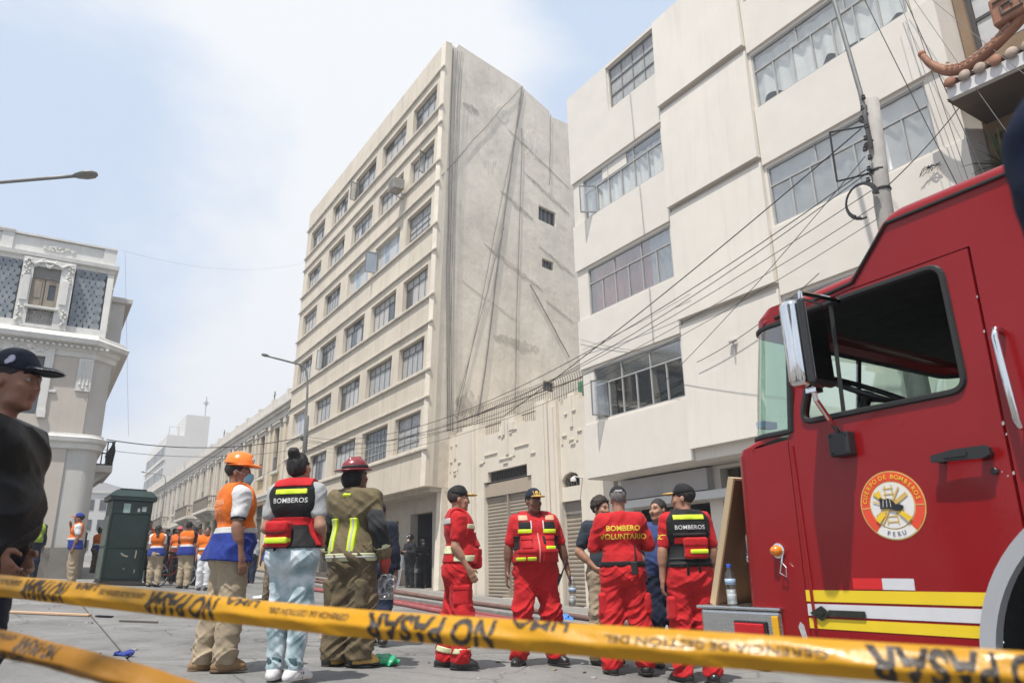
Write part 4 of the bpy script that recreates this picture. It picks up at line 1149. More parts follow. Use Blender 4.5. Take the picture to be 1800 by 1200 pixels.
b = MB(); b.box(-2.93, -2.87, .10, .22, 1.74, 1.78); b.build('windscreen_sticker', M('blue_sticker', (.05, .25, .55), .5, .1, 9), FT, inv=ti_)
# door
DOOR = [(-2.660, .47), (-1.80, .47)] + arc(-1.0, .45, .755, 172, 137, 8) + [(-1.53, .99), (-1.499, 2.369), (-2.118, 2.363), (-2.396, 2.338), (-2.639, 1.60)]
b = MB(); b.panel(DOOR, -.006, .03, [WIN]); door = b.build('door', red, FT, inv=ti_)
b = MB(); b.panel([(-2.675, .46), (-1.79, .46)] + arc(-1.0, .45, .75, 172, 137, 8) + [(-1.51, .97), (-1.48, 2.39), (-2.12, 2.385), (-2.43, 2.36), (-2.665, 1.60)], .0355, .05, [WIN]); b.build('door_seal', blk, FT, inv=ti_)
loopw = [(x, -.008, z) for x, z in WIN] ; loopw.append(loopw[0])
b = MB(); b.tube(loopw, .017, 6, caps=False); b.tube([(-2.27, -.004, 1.70), (-2.245, -.004, 2.33)], .012, 5); b.build('window_seal', blk, door)
b = MB()
hp = [(-1.825, 1.38), (-1.60, 1.372), (-1.565, 1.385), (-1.562, 1.415), (-1.58, 1.428), (-1.72, 1.428), (-1.825, 1.412)]
b.panel(hp, -.075, -.055); b.tube([(-1.80, -.008, 1.396), (-1.80, -.07, 1.396)], .02, 8); b.tube([(-1.60, -.008, 1.398), (-1.60, -.07, 1.398)], .026, 8); b.box(-1.76, -1.66, -.082, -.076, 1.392, 1.408)
b.build('handle', blkp, door)
b = MB(); b.lathe([(.016, -.006), (.016, -.02), (.012, -.024), (0, -.024)][::-1], 10, (-1.587, 0, 1.315), 0, 'y'); b.build('lock', blkp, door)
b = MB(); b.tube([(-2.63 + .012, -.012, zz) for zz in (.6, 1.58)], .009, 5); b.build('hinge_strip', red, door)
def decal(name, pts, m, d=.0015, parent=None):
    b = MB(); b.panel(pts, -.006 - d - .0012, -.006 - d); return b.build(name, m, parent or door)
def xa(z, off=.012): return -1.0 - math.sqrt(max(.01, .755 ** 2 - (z - .45) ** 2)) - off
for z0, z1, m, nm in ((.743, .801, decal_y, 'yellow_stripe'), (.671, .731, decal_w, 'white_stripe'), (.608, .659, decal_y, 'yellow_stripe')):
    decal(nm, [(-2.658, z0), (xa(z0), z0), (xa(z1), z1), (-2.656, z1)], m)
decal('flag_decal', [(-2.369, .808), (-2.21, .808), (-2.208, .861), (-2.366, .862)], decal_r); decal('flag_decal', [(-2.209, .8075), (-2.048, .806), (-2.045, .859), (-2.207, .8605)], decal_w)
badge = M('badge_metal', (.05, .055, .045), .35, .3, 14, metal=.6)
b = MB(); b.panel([(-2.638, .686), (-2.572, .648), (-2.515, .684), (-2.566, .722)], -.022, -.012); b.panel([(-2.60, .686), (-2.570, .668), (-2.545, .685), (-2.568, .704)], -.026, -.0225); b.panel([(-2.525, .672), (-2.325, .672), (-2.318, .680), (-2.322, .703), (-2.525, .703)], -.020, -.0115)
b.build('maker_badge', badge, door)
# emblem
ex, ez, er = -2.088, 1.207, .168
gold = M('emblem_gold', (.62, .42, .12), .45, .1, 20); em_r = M('emblem_red', (.72, .07, .03), .4, .05, 10); em_w = M('emblem_white', (.72, .70, .67), .45, .03, 10); em_y = M('emblem_yellow', (.80, .52, .03), .45, .05, 10); em_k = M('emblem_black', (.02, .02, .025), .4, .1, 10)
def disc(r0, r1, a0=0, a1=360, n=64):
    if r0 <= 0: return arc(ex, ez, r1, 0, 360 - 360 / n, n - 1)
    return arc(ex, ez, r1, a0, a1, n) + arc(ex, ez, r0, a1, a0, n)
emb = decal('emblem', disc(0, er), gold, .001)
decal('emblem_ring', disc(.118, er - .006, -50, 230, 60), em_r, .0025, emb); decal('emblem_ring', disc(.118, er - .006, 232, 308, 24), em_w, .0025, emb)
decal('emblem_field', disc(0, .112), em_w, .0035, emb)
for a in (-3, 183): decal('emblem_tick', [(ex + .118 * math.cos(R(a - 1)), ez + .118 * math.sin(R(a - 1))), (ex + .16 * math.cos(R(a - 1)), ez + .16 * math.sin(R(a - 1))), (ex + .16 * math.cos(R(a + 1)), ez + .16 * math.sin(R(a + 1))), (ex + .118 * math.cos(R(a + 1)), ez + .118 * math.sin(R(a + 1)))], gold, .0038, emb)
def rot_bar(x0, z0, x1, z1, w): 
    d = Vector((x1 - x0, z1 - z0)).normalized(); n_ = Vector((-d.y, d.x)) * w
    return [(ex + x0 - n_.x, ez + z0 - n_.y), (ex + x1 - n_.x, ez + z1 - n_.y), (ex + x1 + n_.x, ez + z1 + n_.y), (ex + x0 + n_.x, ez + z0 + n_.y)]
lay = .0048
for x0, z0, x1, z1, w in ((-.035, -.095, -.022, .098, .0035), (.022, -.095, .012, .098, .0035)): decal('emblem_ladder', rot_bar(x0, z0, x1, z1, w), gold, lay, emb)
for k in range(7):
    if 2 < k < 4: continue
    decal('emblem_rung', rot_bar(-.032, -.08 + k * .027, .02, -.08 + k * .027, .003), gold, lay + .001, emb)
for q in ((-.085, .062, .075, -.07, .010), (.085, .05, -.085, -.055, .010), (.05, .085, -.06, -.09, .004), (-.095, .025, .06, -.03, .003)): decal('emblem_tool', rot_bar(*q), gold, lay + .002, emb); lay += .0006
decal('emblem_axe', [(ex - .082, ez + .055), (ex - .052, ez + .078), (ex - .045, ez + .045), (ex - .06, ez + .036)], em_y, lay + .003, emb)
for s in (1, -1): decal('emblem_brush', [(ex + s * .095, ez - .062), (ex + s * .075, ez - .085), (ex + s * .035, ez - .045), (ex + s * .05, ez - .03)], em_y, lay + .0036, emb)
hel = [(-.060, -.015), (-.055, .012), (-.058, .032), (-.045, .036), (-.03, .030), (-.012, .034), (.006, .026), (.018, .012), (.022, .004), (.045, .002), (.062, -.008), (.060, -.022), (.04, -.03), (.02, -.028), (-.005, -.018), (-.03, -.014)]
decal('emblem_helmet', [(ex + a, ez + c) for a, c in hel], em_k, lay + .005, emb)
for k in range(3): decal('emblem_line', rot_bar(-.042 + k * .02, -.008, -.036 + k * .017, .028, .0012), em_w, lay + .006, emb)
def arc_text(s, r, a_mid, step, size, m, flip=False, nm='emblem_lettering'):
    b = MB(); n = len(s)
    ws = {' ': .55, 'I': .5, 'M': 1.15}
    tot = sum(ws.get(c, 1.0) for c in s); pos = 0
    for c in s:
        w = ws.get(c, 1.0); t = (pos + w / 2) / tot - .5; pos += w
        if c == ' ': continue
        a = R(a_mid + (t if flip else -t) * step)
        vs, fs = text_geo(c, size, .012)
        ca, sa = math.cos(a), math.sin(a)
        up = Vector((ca, sa)) if not flip else Vector((-ca, -sa)); rt = Vector((up.y, -up.x))
        o = Vector((ex + r * ca, ez + r * sa))
        b.add([(o.x + rt.x * v.x + up.x * v.y, -.0125, o.y + rt.y * v.x + up.y * v.y) for v in vs], fs)
    return b.build(nm, m, emb)
arc_text('CUERPO DE BOMBEROS', .140, 90, 168, .031, em_y)
arc_text('PERU', .140, 270, 44, .029, M('emblem_ink', (.03, .06, .10), .5, .1, 10), True)
# wheel arch, wheel
b = MB(); b.panel(arc(-1.0, .45, .80, 183, -3, 40) + arc(-1.0, .45, .735, -3, 183, 40), -.035, .03); b.build('fender_trim', M('grey_fender', (.36, .37, .39), .5, .06, 4), FT, inv=ti_)
b = MB(); b.grid(lambda u, v: (-1.0 + .733 * math.cos(math.pi * u), .03 + .75 * v, .45 + .733 * math.sin(math.pi * u)), 24, 2); b.add([(-1.75, .78, -.1), (-.25, .78, -.1), (-.25, .78, 1.2), (-1.75, .78, 1.2)], [(0, 1, 2, 3)]); b.build('wheel_well', cabin, FT, inv=ti_)
for wy, wx in ((.12, -1.0), (1.98, -1.0)):
    zc = TZ + .535
    b = MB(); b.lathe([(.30, 0), (.46, -.02), (.52, .02), (.535, .08), (.535, .22), (.52, .28), (.46, .32), (.30, .30)], 36, (wx, wy, zc), 0, 'y'); w = b.build('wheel', blk, FT, True, inv=ti_)
    b = MB(); b.lathe([(0, .06), (.10, .05), (.12, .09), (.22, .12), (.27, .02), (.30, .01), (.30, .3)], 30, (wx, wy, zc), 0, 'y'); b.build('rim', chrome, w, True)
    for k in range(36):
        a = 2 * math.pi * k / 36
    b = MB()
    for k in range(48):
        a = 2 * math.pi * k / 48
        b.obox((wx + .537 * math.cos(a), wy + .15, zc + .537 * math.sin(a)), (-.018 * math.sin(a), 0, .018 * math.cos(a)), (0, .13, 0), (.008 * math.cos(a), 0, .008 * math.sin(a)))
    t_ = b.build('tread', blk, w); t_['kind'] = 'stuff'
# mirror and its arm
b = MB(); b.bbox(-2.30, -2.195, -.42, -.20, 1.805, 2.275, .035); mir = b.build('mirror', chrome, FT, True, inv=ti_)
b = MB(); b.bbox(-2.194, -2.15, -.40, -.215, 1.80, 2.265, .015); b.box(-2.149, -2.147, -.385, -.23, 1.83, 2.24, 1); b.build('mirror_housing', [blkp, chrome], mir)
b = MB(); b.tube([(-2.22, -.31, 2.27), (-2.22, -.31, 2.325), (-2.21, -.16, 2.33), (-2.19, -.012, 2.325)], .014, 8); b.build('mirror_arm', chrome, FT, inv=ti_)
b = MB(); b.tube([(-2.225, -.31, 1.81), (-2.225, -.30, 1.74), (-2.25, -.18, 1.66), (-2.285, -.055, 1.60), (-2.285, -.05, 1.52)], .014, 8); b.box(-2.25, -2.19, -.34, -.28, 1.775, 1.80); b.build('mirror_arm', chrome, FT, inv=ti_)
b = MB(); b.bbox(-2.345, -2.225, -.075, -.0062, 1.475, 1.60, .008)
for x, z in ((-2.33, 1.585), (-2.24, 1.49), (-2.33, 1.49), (-2.24, 1.585)): b.lathe([(.008, 0), (.008, .006)], 6, (x, -.082, z), 0, 'y')
b.build('mirror_bracket', blkp, FT, inv=ti_)
b = MB(); b.tube([(-1.435, -.01, 1.93), (-1.435, -.075, 1.925), (-1.435, -.085, 1.89), (-1.425, -.085, 1.52), (-1.425, -.075, 1.49), (-1.425, -.01, 1.485)], .017, 8); b.build('grab_rail', chrome, FT, True, inv=ti_)
# bumper
b = MB(); b.bbox(-3.43, -2.84, -.02, 2.42, .40, .686, .02); b.bbox(-3.45, -2.82, -.035, 2.435, .6865, .705, .008); bump = b.build('bumper', steel, FT, inv=ti_)
for (x0, x1, z0, z1, m, nm) in ((-3.16, -2.93, .525, .628, blkp, 'lamp_frame'), (-2.888, -2.845, .42, .66, M('amber_strip', (.72, .38, .01), .4, .05, 8), 'amber_strip')):
    b = MB(); b.bbox(x0, x1, -.034, -.0205, z0, z1, .005); b.build(nm, m, bump)
b = MB()
b.bbox(-3.15, -2.94, -.046, -.0345, .535, .618, .008)
for i in range(14):
    for j in range(5): b.box(-3.142 + i * .0143, -3.131 + i * .0143, -.049, -.0461, .541 + j * .0148, .552 + j * .0148)
b.build('red_lamp', M('red_lens', (.55, .01, .015), .2, .1, 10, coat=.5), bump)
b = MB(); b.lathe([(.0, -.06), (.022, -.055), (.03, -.035), (.032, -.012), (.032, -.0005)], 16, (-2.80, 0, 1.01), 0, 'y'); mk = b.build('marker_lamp', M('amber_lens', (.75, .22, .01), .15, .1, 10, coat=.6), FT, True, inv=ti_)
b = MB(); b.lathe([(.04, -.0005), (.042, -.012), (.033, -.016)][::-1], 16, (-2.80, 0, 1.01), 0, 'y'); b.tube([(-2.775, -.012, .985), (-2.77, -.03, .95), (-2.79, -.03, .89), (-2.755, -.025, .87), (-2.745, -.03, .92), (-2.775, -.03, .95)], .004, 5); b.build('lamp_base', chrome, mk)
for k_, (x_, z_, s_) in enumerate(((-1.512, 1.52, .010), (-1.509, 1.47, .006), (-1.505, 1.95, .007), (-1.502, 2.12, .006), (-1.515, 1.30, .009), (-1.54, 1.29, .005), (-1.56, 1.31, .004))):
    b = MB(); b.panel([(x_ - s_ * .5, z_ - s_), (x_ + s_ * .5, z_ - s_ * .6), (x_ + s_ * .4, z_ + s_), (x_ - s_ * .6, z_ + s_ * .4)], -.0085, -.0072); b.build('paint_chip', M('bare_primer', (.42, .40, .40), .7, .2, 20), door)
b = MB(); b.panel([(-2.725, .45), (-2.69, .47), (-2.685, .55), (-2.70, .62), (-2.72, .635), (-2.735, .61), (-2.72, .56), (-2.735, .50)], -.0035, -.001); b.build('bare_paint_patch', M('bare_primer', (.42, .40, .40), .7, .2, 20), FT, inv=ti_)
b = MB(); b.ball((-3.255, .30, .98), (.05, .06, .05), 14); b.lathe([(.05, 0), (.055, .03), (.058, .26), (.05, .31), (.02, .33), (0, .335)], 16, (-3.255, .30, .98)); b.tube([(-3.255, .30, .98), (-3.2, .5, .95), (-3.02, .5, .95)], .022, 8); b.build('front_mirror', chrome, FT, True, inv=ti_)
b = MB(); b.bbox(-3.09, -3.03, .5, 1.9, .8, 1.35, .02)
for k in range(9): b.box(-3.10, -3.09, .55, 1.85, .83 + k * .055, .85 + k * .055)
b.build('grille', chrome, FT, inv=ti_)
# cabin
b = MB()
b.add([(-2.62, .05, 2.355), (1.5, .05, 2.355), (1.5, 2.35, 2.355), (-2.62, 2.35, 2.355)], [(0, 1, 2, 3)])
b.add([(-2.95, .05, 1.12), (1.5, .05, 1.12), (1.5, 2.35, 1.12), (-2.95, 2.35, 1.12)], [(3, 2, 1, 0)])
b.add([(-1.25, .05, 1.12), (-1.25, 2.35, 1.12), (-1.25, 2.35, 2.355), (-1.25, .05, 2.355)], [(0, 1, 2, 3)])
b.build('cab_lining', cabin, FT, inv=ti_)
b = MB(); b.panel([(-2.9, 1.12), (-2.35, 1.12), (-2.4, 1.5), (-2.6, 1.64), (-2.86, 1.66)], .06, 2.34); b.build('dashboard', cabin_g, FT, inv=ti_)
for y0, y1 in ((.25, .85), (1.5, 2.15)):
    b = MB(); b.bbox(-1.85, -1.3, y0, y1, 1.25, 1.45, .04); b.obox((-1.38, (y0 + y1) / 2, 1.72), (.06, 0, .0), (0, (y1 - y0) / 2, 0), (.04, 0, .3)); b.build('seat', cabin_g, FT, inv=ti_)
b = MB()
cw_ = Vector((-2.38, .46, 1.90)); ax1 = Vector((0, 1, 0)); ax2 = Vector((-.86, 0, .50)).normalized()
b.tube([cw_ + (ax1 * math.cos(2 * math.pi * k / 28) + ax2 * math.sin(2 * math.pi * k / 28)) * .24 for k in range(29)], .017, 7, caps=False)
for a in (90, 210, 330): b.tube([cw_ - Vector((0, 0, .05)), cw_ + (ax1 * math.cos(R(a)) + ax2 * math.sin(R(a))) * .235], .014, 6)
b.tube([cw_, cw_ + Vector((-.2, 0, -.35))], .03, 8); b.build('steering_wheel', blkp, FT, True, inv=ti_)
b = MB(); b.box(-2.05, -1.98, 1.7, 1.78, 2.0, 2.12); b.build('visor_card', cabin_g, FT, inv=ti_)
b = MB(); b.box(1.62, 4.6, .0, 2.4, .45, 2.85); b.build('rear_body', red, FT, inv=ti_)
b = MB(); b.lathe([(.30, 0), (.46, -.02), (.52, .02), (.535, .08), (.535, .22), (.52, .28), (.46, .32), (.30, .30)], 30, (3.4, .12, TZ + .535), 0, 'y'); b.lathe([(.30, 0), (.46, -.02), (.52, .02), (.535, .08), (.535, .22), (.52, .28), (.46, .32), (.30, .30)], 30, (3.4, 1.98, TZ + .535), 0, 'y'); b.box(-2.4, 4.4, .7, 1.7, TZ + .4, .449); b.build('chassis', blk, FT, inv=ti_)

# timber frame and bottle standing on the bumper
wood = M('pale_pine', (.48, .36, .22), .7, .1, 3, .05, stretch=(1, 1, .12)); wood2 = M('brown_plywood', (.20, .11, .055), .7, .15, 3, .05, stretch=(1, 1, .2))
e = thing('wooden_panel', 'pine framed brown wooden panel leaning on the truck front beside the bottle', 'wooden panel', truck(-3.405, .09, .706), RZ)
b = MB(); b.box(-.022, .022, -.02, .02, 0, .80); b.box(-.022, .022, .76, .80, 0, .80); b.box(-.022, .022, .021, .759, 0, .05); b.box(-.022, .022, .021, .759, .75, .80); f1 = b.build('frame', wood, e)
b = MB(); b.box(.023, .032, -.018, .798, 0.01, .79); f2 = b.build('board', wood2, e)
e.rotation_euler = (0, R(18.5), RZ)
e.rotation_mode = 'XYZ'
def bottle(name, label, loc, rot=(0, 0, 0), s=1.0, group=None, capc=(.03, .09, .50)):
    e = thing(name, label, 'bottle', loc, 0, group); e.rotation_euler = rot; e.scale = (s, s, s)
    b = MB(); b.lathe([(.0, 0), (.026, 0), (.031, .008), (.031, .05), (.028, .06), (.031, .07), (.030, .10), (.032, .115), (.032, .155), (.028, .175), (.016, .20), (.0125, .206), (.0125, .225)], 18); b.build('body', glass_mat('clear_plastic', (.86, .88, .88), .10, .06), e, True)
    b = MB(); b.lathe([(.0145, .218), (.0145, .236), (.013, .238), (0, .238)], 14); b.build('cap', M('blue_cap' if capc[0] < .2 else 'pale_cap', capc, .4, .1, 9), e)
    b = MB(); b.lathe([(.0326, .118), (.0326, .152)], 18); b.build('wrapper', M('bottle_label', (.30, .42, .55), .4, .5, 30), e, True)
    b = MB(); b.lathe([(0, .004), (.029, .006), (.029, .09), (0, .09)], 14); b.build('water', M('drinking_water', (.62, .64, .64), .1, .1, 5), e, True)
    return e
bottle('water_bottle', 'clear plastic water bottle with blue cap standing on the truck bumper', truck(-3.235, .06, .706), s=1.0)
# ================================================================== people: one continuous body each, clothes modelled as fitted volumes
rng = np.random.default_rng(11)
_PERM = rng.random((64, 64, 64)).astype(np.float32)
def vnoise(P):
    i = np.floor(P).astype(np.int32); f = (P - i).astype(np.float32); f = f * f * (3 - 2 * f)
    def g(a, b, c): return _PERM[(i[:, 0] + a) & 63, (i[:, 1] + b) & 63, (i[:, 2] + c) & 63]
    x0 = g(0, 0, 0) * (1 - f[:, 0]) + g(1, 0, 0) * f[:, 0]; x1 = g(0, 1, 0) * (1 - f[:, 0]) + g(1, 1, 0) * f[:, 0]
    x2 = g(0, 0, 1) * (1 - f[:, 0]) + g(1, 0, 1) * f[:, 0]; x3 = g(0, 1, 1) * (1 - f[:, 0]) + g(1, 1, 1) * f[:, 0]
    y0 = x0 * (1 - f[:, 1]) + x1 * f[:, 1]; y1 = x2 * (1 - f[:, 1]) + x3 * f[:, 1]
    return y0 * (1 - f[:, 2]) + y1 * f[:, 2]

class Grid:
    def __init__(s, lo, hi, h):
        s.h = h; s.lo = np.array(lo, np.float32) - 3 * h
        s.n = np.ceil((np.array(hi) - s.lo) / h).astype(int) + 4
        s.ax = [s.lo[a] + h * np.arange(s.n[a], dtype=np.float32) for a in range(3)]
        s.d = np.full(s.n, .2, np.float32)
    def sl(s, lo, hi):
        a = np.clip(np.floor((np.array(lo) - s.lo) / s.h).astype(int), 0, s.n); b = np.clip(np.ceil((np.array(hi) - s.lo) / s.h).astype(int) + 1, 0, s.n)
        return tuple(slice(int(p), int(max(p, q))) for p, q in zip(a, b))
    def pts(s, sl):
        return s.ax[0][sl[0]][:, None, None], s.ax[1][sl[1]][None, :, None], s.ax[2][sl[2]][None, None, :]
    def union(s, prim, k):
        lo, hi, fn = prim
        m = k + 4 * s.h + .01
        sl = s.sl(lo - m, hi + m)
        if any(q.stop <= q.start for q in sl): return
        d = fn(*s.pts(sl)); a = s.d[sl]
        if k > 0:
            hh = np.maximum(k - np.abs(a - d), 0) / k
            s.d[sl] = np.minimum(a, d) - hh * hh * k * .25
        else: s.d[sl] = np.minimum(a, d)
    def cut(s, prim, k=0.0):
        lo, hi, fn = prim
        sl = s.sl(lo - k - .02, hi + k + .02)
        d = -fn(*s.pts(sl)); a = s.d[sl]
        if k > 0:
            hh = np.maximum(k - np.abs(a - d), 0) / k
            s.d[sl] = np.maximum(a, d) + hh * hh * k * .25
        else: s.d[sl] = np.maximum(a, d)
    def plane(s, p, n):      # keep the side the normal points away from
        x, y, z = s.pts((slice(None),) * 3)
        n = np.array(n, float); n = n / np.linalg.norm(n)
        s.d = np.maximum(s.d, ((x - p[0]) * n[0] + (y - p[1]) * n[1] + (z - p[2]) * n[2]).astype(np.float32))
    def keep(s, prim):
        lo, hi, fn = prim
        x, y, z = s.pts((slice(None),) * 3)
        s.d = np.maximum(s.d, fn(x, y, z).astype(np.float32))
    def fold(s, amp, freq, seed=0.0, sharp=True, zf=None):
        m = np.abs(s.d) < max(.035, amp * 2)
        I = np.argwhere(m)
        if not len(I): return
        P = s.lo + I * s.h
        w = vnoise(P * 2.6 + seed + 9)[:, None] * np.array([.9, .9, .9])
        def ridge(tilt, sd):      # long creases running round the limb, slanted by tilt
            q = np.stack([P[:, 0] * freq[0] * .55 + P[:, 1] * freq[1] * .2, P[:, 1] * freq[1] * .55 - P[:, 0] * freq[0] * .2, P[:, 2] * freq[2] + (P[:, 0] * tilt + P[:, 1] * tilt * .6) * freq[2]], 1) + sd
            r_ = 1 - np.abs(2 * vnoise(q + w) - 1)
            return r_ * r_
        if sharp:
            m1 = np.clip((vnoise(P * 3.2 + seed + 31) - .40) * 5, 0, 1)
            n = ridge(.75, seed) * m1 + ridge(-.75, seed + 13) * (1 - m1)
            n = n * 1.25
        else: n = vnoise(P * np.array(freq) + seed)
        n2 = vnoise(P * np.array(freq) * 1.3 + 17 + seed) - .5
        a = amp * (n - .35) + amp * .30 * n2
        if zf is not None: a = a * zf(P)
        s.d[m] -= a.astype(np.float32)
    def mesh(s, smooth=1):
        d = s.d; S = d < 0
        c = np.zeros(np.array(d.shape) - 1, np.int8)
        for i in (0, 1):
            for j in (0, 1):
                for k in (0, 1):
                    c += S[i:d.shape[0] - 1 + i, j:d.shape[1] - 1 + j, k:d.shape[2] - 1 + k]
        act = (c > 0) & (c < 8)
        I = np.argwhere(act)
        if not len(I): return np.zeros((0, 3)), np.zeros((0, 4), int)
        idx = np.full(act.shape, -1, np.int32); idx[act] = np.arange(len(I))
        V = np.zeros((len(I), 3), np.float32); N = np.zeros(len(I), np.float32)
        val = {}
        for i in (0, 1):
            for j in (0, 1):
                for k in (0, 1):
                    val[(i, j, k)] = d[I[:, 0] + i, I[:, 1] + j, I[:, 2] + k]
        for a in range(3):
            for u in (0, 1):
                for v in (0, 1):
                    p = [0, 0, 0]; o = [x for x in range(3) if x != a]; p[o[0]] = u; p[o[1]] = v
                    q = list(p); q[a] = 1
                    A_, B_ = val[tuple(p)], val[tuple(q)]
                    x = (A_ < 0) != (B_ < 0)
                    t = np.where(x, A_ / np.where(x, A_ - B_, 1), 0)
                    for ax in range(3):
                        V[:, ax] += np.where(x, (p[ax] if ax != a else t), 0)
                    N += x
        V = (V / N[:, None] + I) * s.h + s.lo
        Q = []
        for a in range(3):
            o = [(a + 1) % 3, (a + 2) % 3]
            n0 = [slice(1, -1)] * 3; n0[a] = slice(0, d.shape[a] - 1)
            n1 = list(n0); n1[a] = slice(1, d.shape[a])
            A_, B_ = S[tuple(n0)], S[tuple(n1)]
            for flip in (False, True):
                E = np.argwhere((A_ & ~B_) if not flip else (~A_ & B_))
                if not len(E): continue
                E = E + np.array([0 if x == a else 1 for x in range(3)])
                def cell(du, dv):
                    e = E.copy(); e[:, o[0]] -= du; e[:, o[1]] -= dv; return idx[e[:, 0], e[:, 1], e[:, 2]]
                q = np.stack([cell(1, 1), cell(0, 1), cell(0, 0), cell(1, 0)], 1)
                Q.append(q if not flip else q[:, ::-1])
        Q = np.concatenate(Q); Q = Q[(Q >= 0).all(1)]
        for _ in range(smooth):
            acc = np.zeros_like(V); cnt = np.zeros(len(V), np.float32)
            for i in range(4):
                a_, b_ = Q[:, i], Q[:, (i + 1) % 4]
                for ax in range(3): acc[:, ax] += np.bincount(a_, V[b_, ax], len(V))
                cnt += np.bincount(a_, minlength=len(V))
            V = V * .5 + .5 * acc / np.maximum(cnt, 1)[:, None]
        return V, Q

def cap(a, b, ra, rb=None, flat=None):       # tapered capsule; flat=(axis vector, factor) squeezes it
    rb = ra if rb is None else rb
    a = np.array(a, float); b = np.array(b, float); ab = b - a; L = max(ab @ ab, 1e-9); r = max(ra, rb)
    fx = None
    if flat is not None:
        fv = np.array(flat[0], float); fv /= np.linalg.norm(fv); fx = flat[1]
    def fn(x, y, z):
        px, py, pz = x - a[0], y - a[1], z - a[2]
        t = np.clip((px * ab[0] + py * ab[1] + pz * ab[2]) / L, 0, 1)
        qx, qy, qz = px - t * ab[0], py - t * ab[1], pz - t * ab[2]
        if fx is not None:
            c = qx * fv[0] + qy * fv[1] + qz * fv[2]
            return (np.sqrt(qx * qx + qy * qy + qz * qz + c * c * (1 / fx ** 2 - 1)) - (ra + (rb - ra) * t)) * (.5 + .5 * fx)
        return np.sqrt(qx * qx + qy * qy + qz * qz) - (ra + (rb - ra) * t)
    return np.minimum(a, b) - r, np.maximum(a, b) + r, fn
def ell(c, r, rot=None):
    c = np.array(c, float); r = np.array(r, float); m = max(r)
    Rm = None if rot is None else np.array(rot, float)
    def fn(x, y, z):
        px, py, pz = x - c[0], y - c[1], z - c[2]
        if Rm is not None:
            px, py, pz = Rm[0, 0] * px + Rm[1, 0] * py + Rm[2, 0] * pz, Rm[0, 1] * px + Rm[1, 1] * py + Rm[2, 1] * pz, Rm[0, 2] * px + Rm[1, 2] * py + Rm[2, 2] * pz
        k0 = np.sqrt((px / r[0]) ** 2 + (py / r[1]) ** 2 + (pz / r[2]) ** 2) + 1e-9
        k1 = np.sqrt((px / r[0] ** 2) ** 2 + (py / r[1] ** 2) ** 2 + (pz / r[2] ** 2) ** 2) + 1e-9
        return k0 * (k0 - 1) / k1
    return c - m, c + m, fn
def rbox(c, hs, r=.01, rot=None):
    c = np.array(c, float); hs = np.array(hs, float); m = np.linalg.norm(hs)
    Rm = None if rot is None else np.array(rot, float)
    def fn(x, y, z):
        px, py, pz = x - c[0], y - c[1], z - c[2]
        if Rm is not None:
            px, py, pz = Rm[0, 0] * px + Rm[1, 0] * py + Rm[2, 0] * pz, Rm[0, 1] * px + Rm[1, 1] * py + Rm[2, 1] * pz, Rm[0, 2] * px + Rm[1, 2] * py + Rm[2, 2] * pz
        qx, qy, qz = np.abs(px) - hs[0] + r, np.abs(py) - hs[1] + r, np.abs(pz) - hs[2] + r
        return np.sqrt(np.maximum(qx, 0) ** 2 + np.maximum(qy, 0) ** 2 + np.maximum(qz, 0) ** 2) + np.minimum(np.maximum(qx, np.maximum(qy, qz)), 0) - r
    return c - m, c + m, fn

def np_mesh(name, V, Q, mats, mi=None):
    me = bpy.data.meshes.new(name)
    n, m = len(V), len(Q)
    me.vertices.add(n); me.vertices.foreach_set('co', V.astype(np.float32).ravel())
    me.loops.add(m * 4); me.loops.foreach_set('vertex_index', Q.astype(np.int32).ravel())
    me.polygons.add(m); me.polygons.foreach_set('loop_start', np.arange(0, m * 4, 4, dtype=np.int32))
    me.polygons.foreach_set('use_smooth', np.ones(m, bool))
    for x in (mats if isinstance(mats, (list, tuple)) else [mats]): me.materials.append(x)
    if mi is not None: me.polygons.foreach_set('material_index', mi.astype(np.int32))
    me.update(calc_edges=True); me.validate()
    return me

def V3(*a): return np.array(a, float)
def rotz(a): c, s = math.cos(a), math.sin(a); return np.array([[c, -s, 0], [s, c, 0], [0, 0, 1.]])
def rotx(a): c, s = math.cos(a), math.sin(a); return np.array([[1, 0, 0], [0, c, -s], [0, s, c]])
def roty(a): c, s = math.cos(a), math.sin(a); return np.array([[c, 0, s], [0, 1, 0], [-s, 0, c]])
def unit(v): v = np.array(v, float); return v / np.linalg.norm(v)

skins = [M('skin_tan', (.36, .185, .115), .5, .10, 12, .04, 90, sheen=.1), M('skin_brown', (.245, .115, .07), .5, .10, 12, .04, 90, sheen=.1), M('skin_dark', (.15, .065, .04), .45, .10, 12, .04, 90, sheen=.1), M('skin_light', (.46, .26, .175), .5, .10, 12, .04, 90, sheen=.1)]
lip_m = M('lips', (.20, .075, .06), .5, .1, 20); brow_m = M('eyebrow_hair', (.02, .014, .011), .8, .2, 30); eye_m = M('eye_dark', (.02, .015, .012), .15, .1, 20, coat=.3); eyew_m = M('eye_white', (.30, .27, .24), .3, .05, 20)
hair_m = M('black_hair', (.014, .011, .010), .55, .5, 60, .6, 120, stretch=(1, 1, .25)); hair_b = M('brown_black_hair', (.03, .02, .015), .6, .5, 60, .6, 120)
def cloth(name, col, rough=.85, var=.10, bump=.25, **kw): return M(name, col, rough, var, 7, bump, 260, sheen=.06, spec=.3, bump2=.25, **kw)

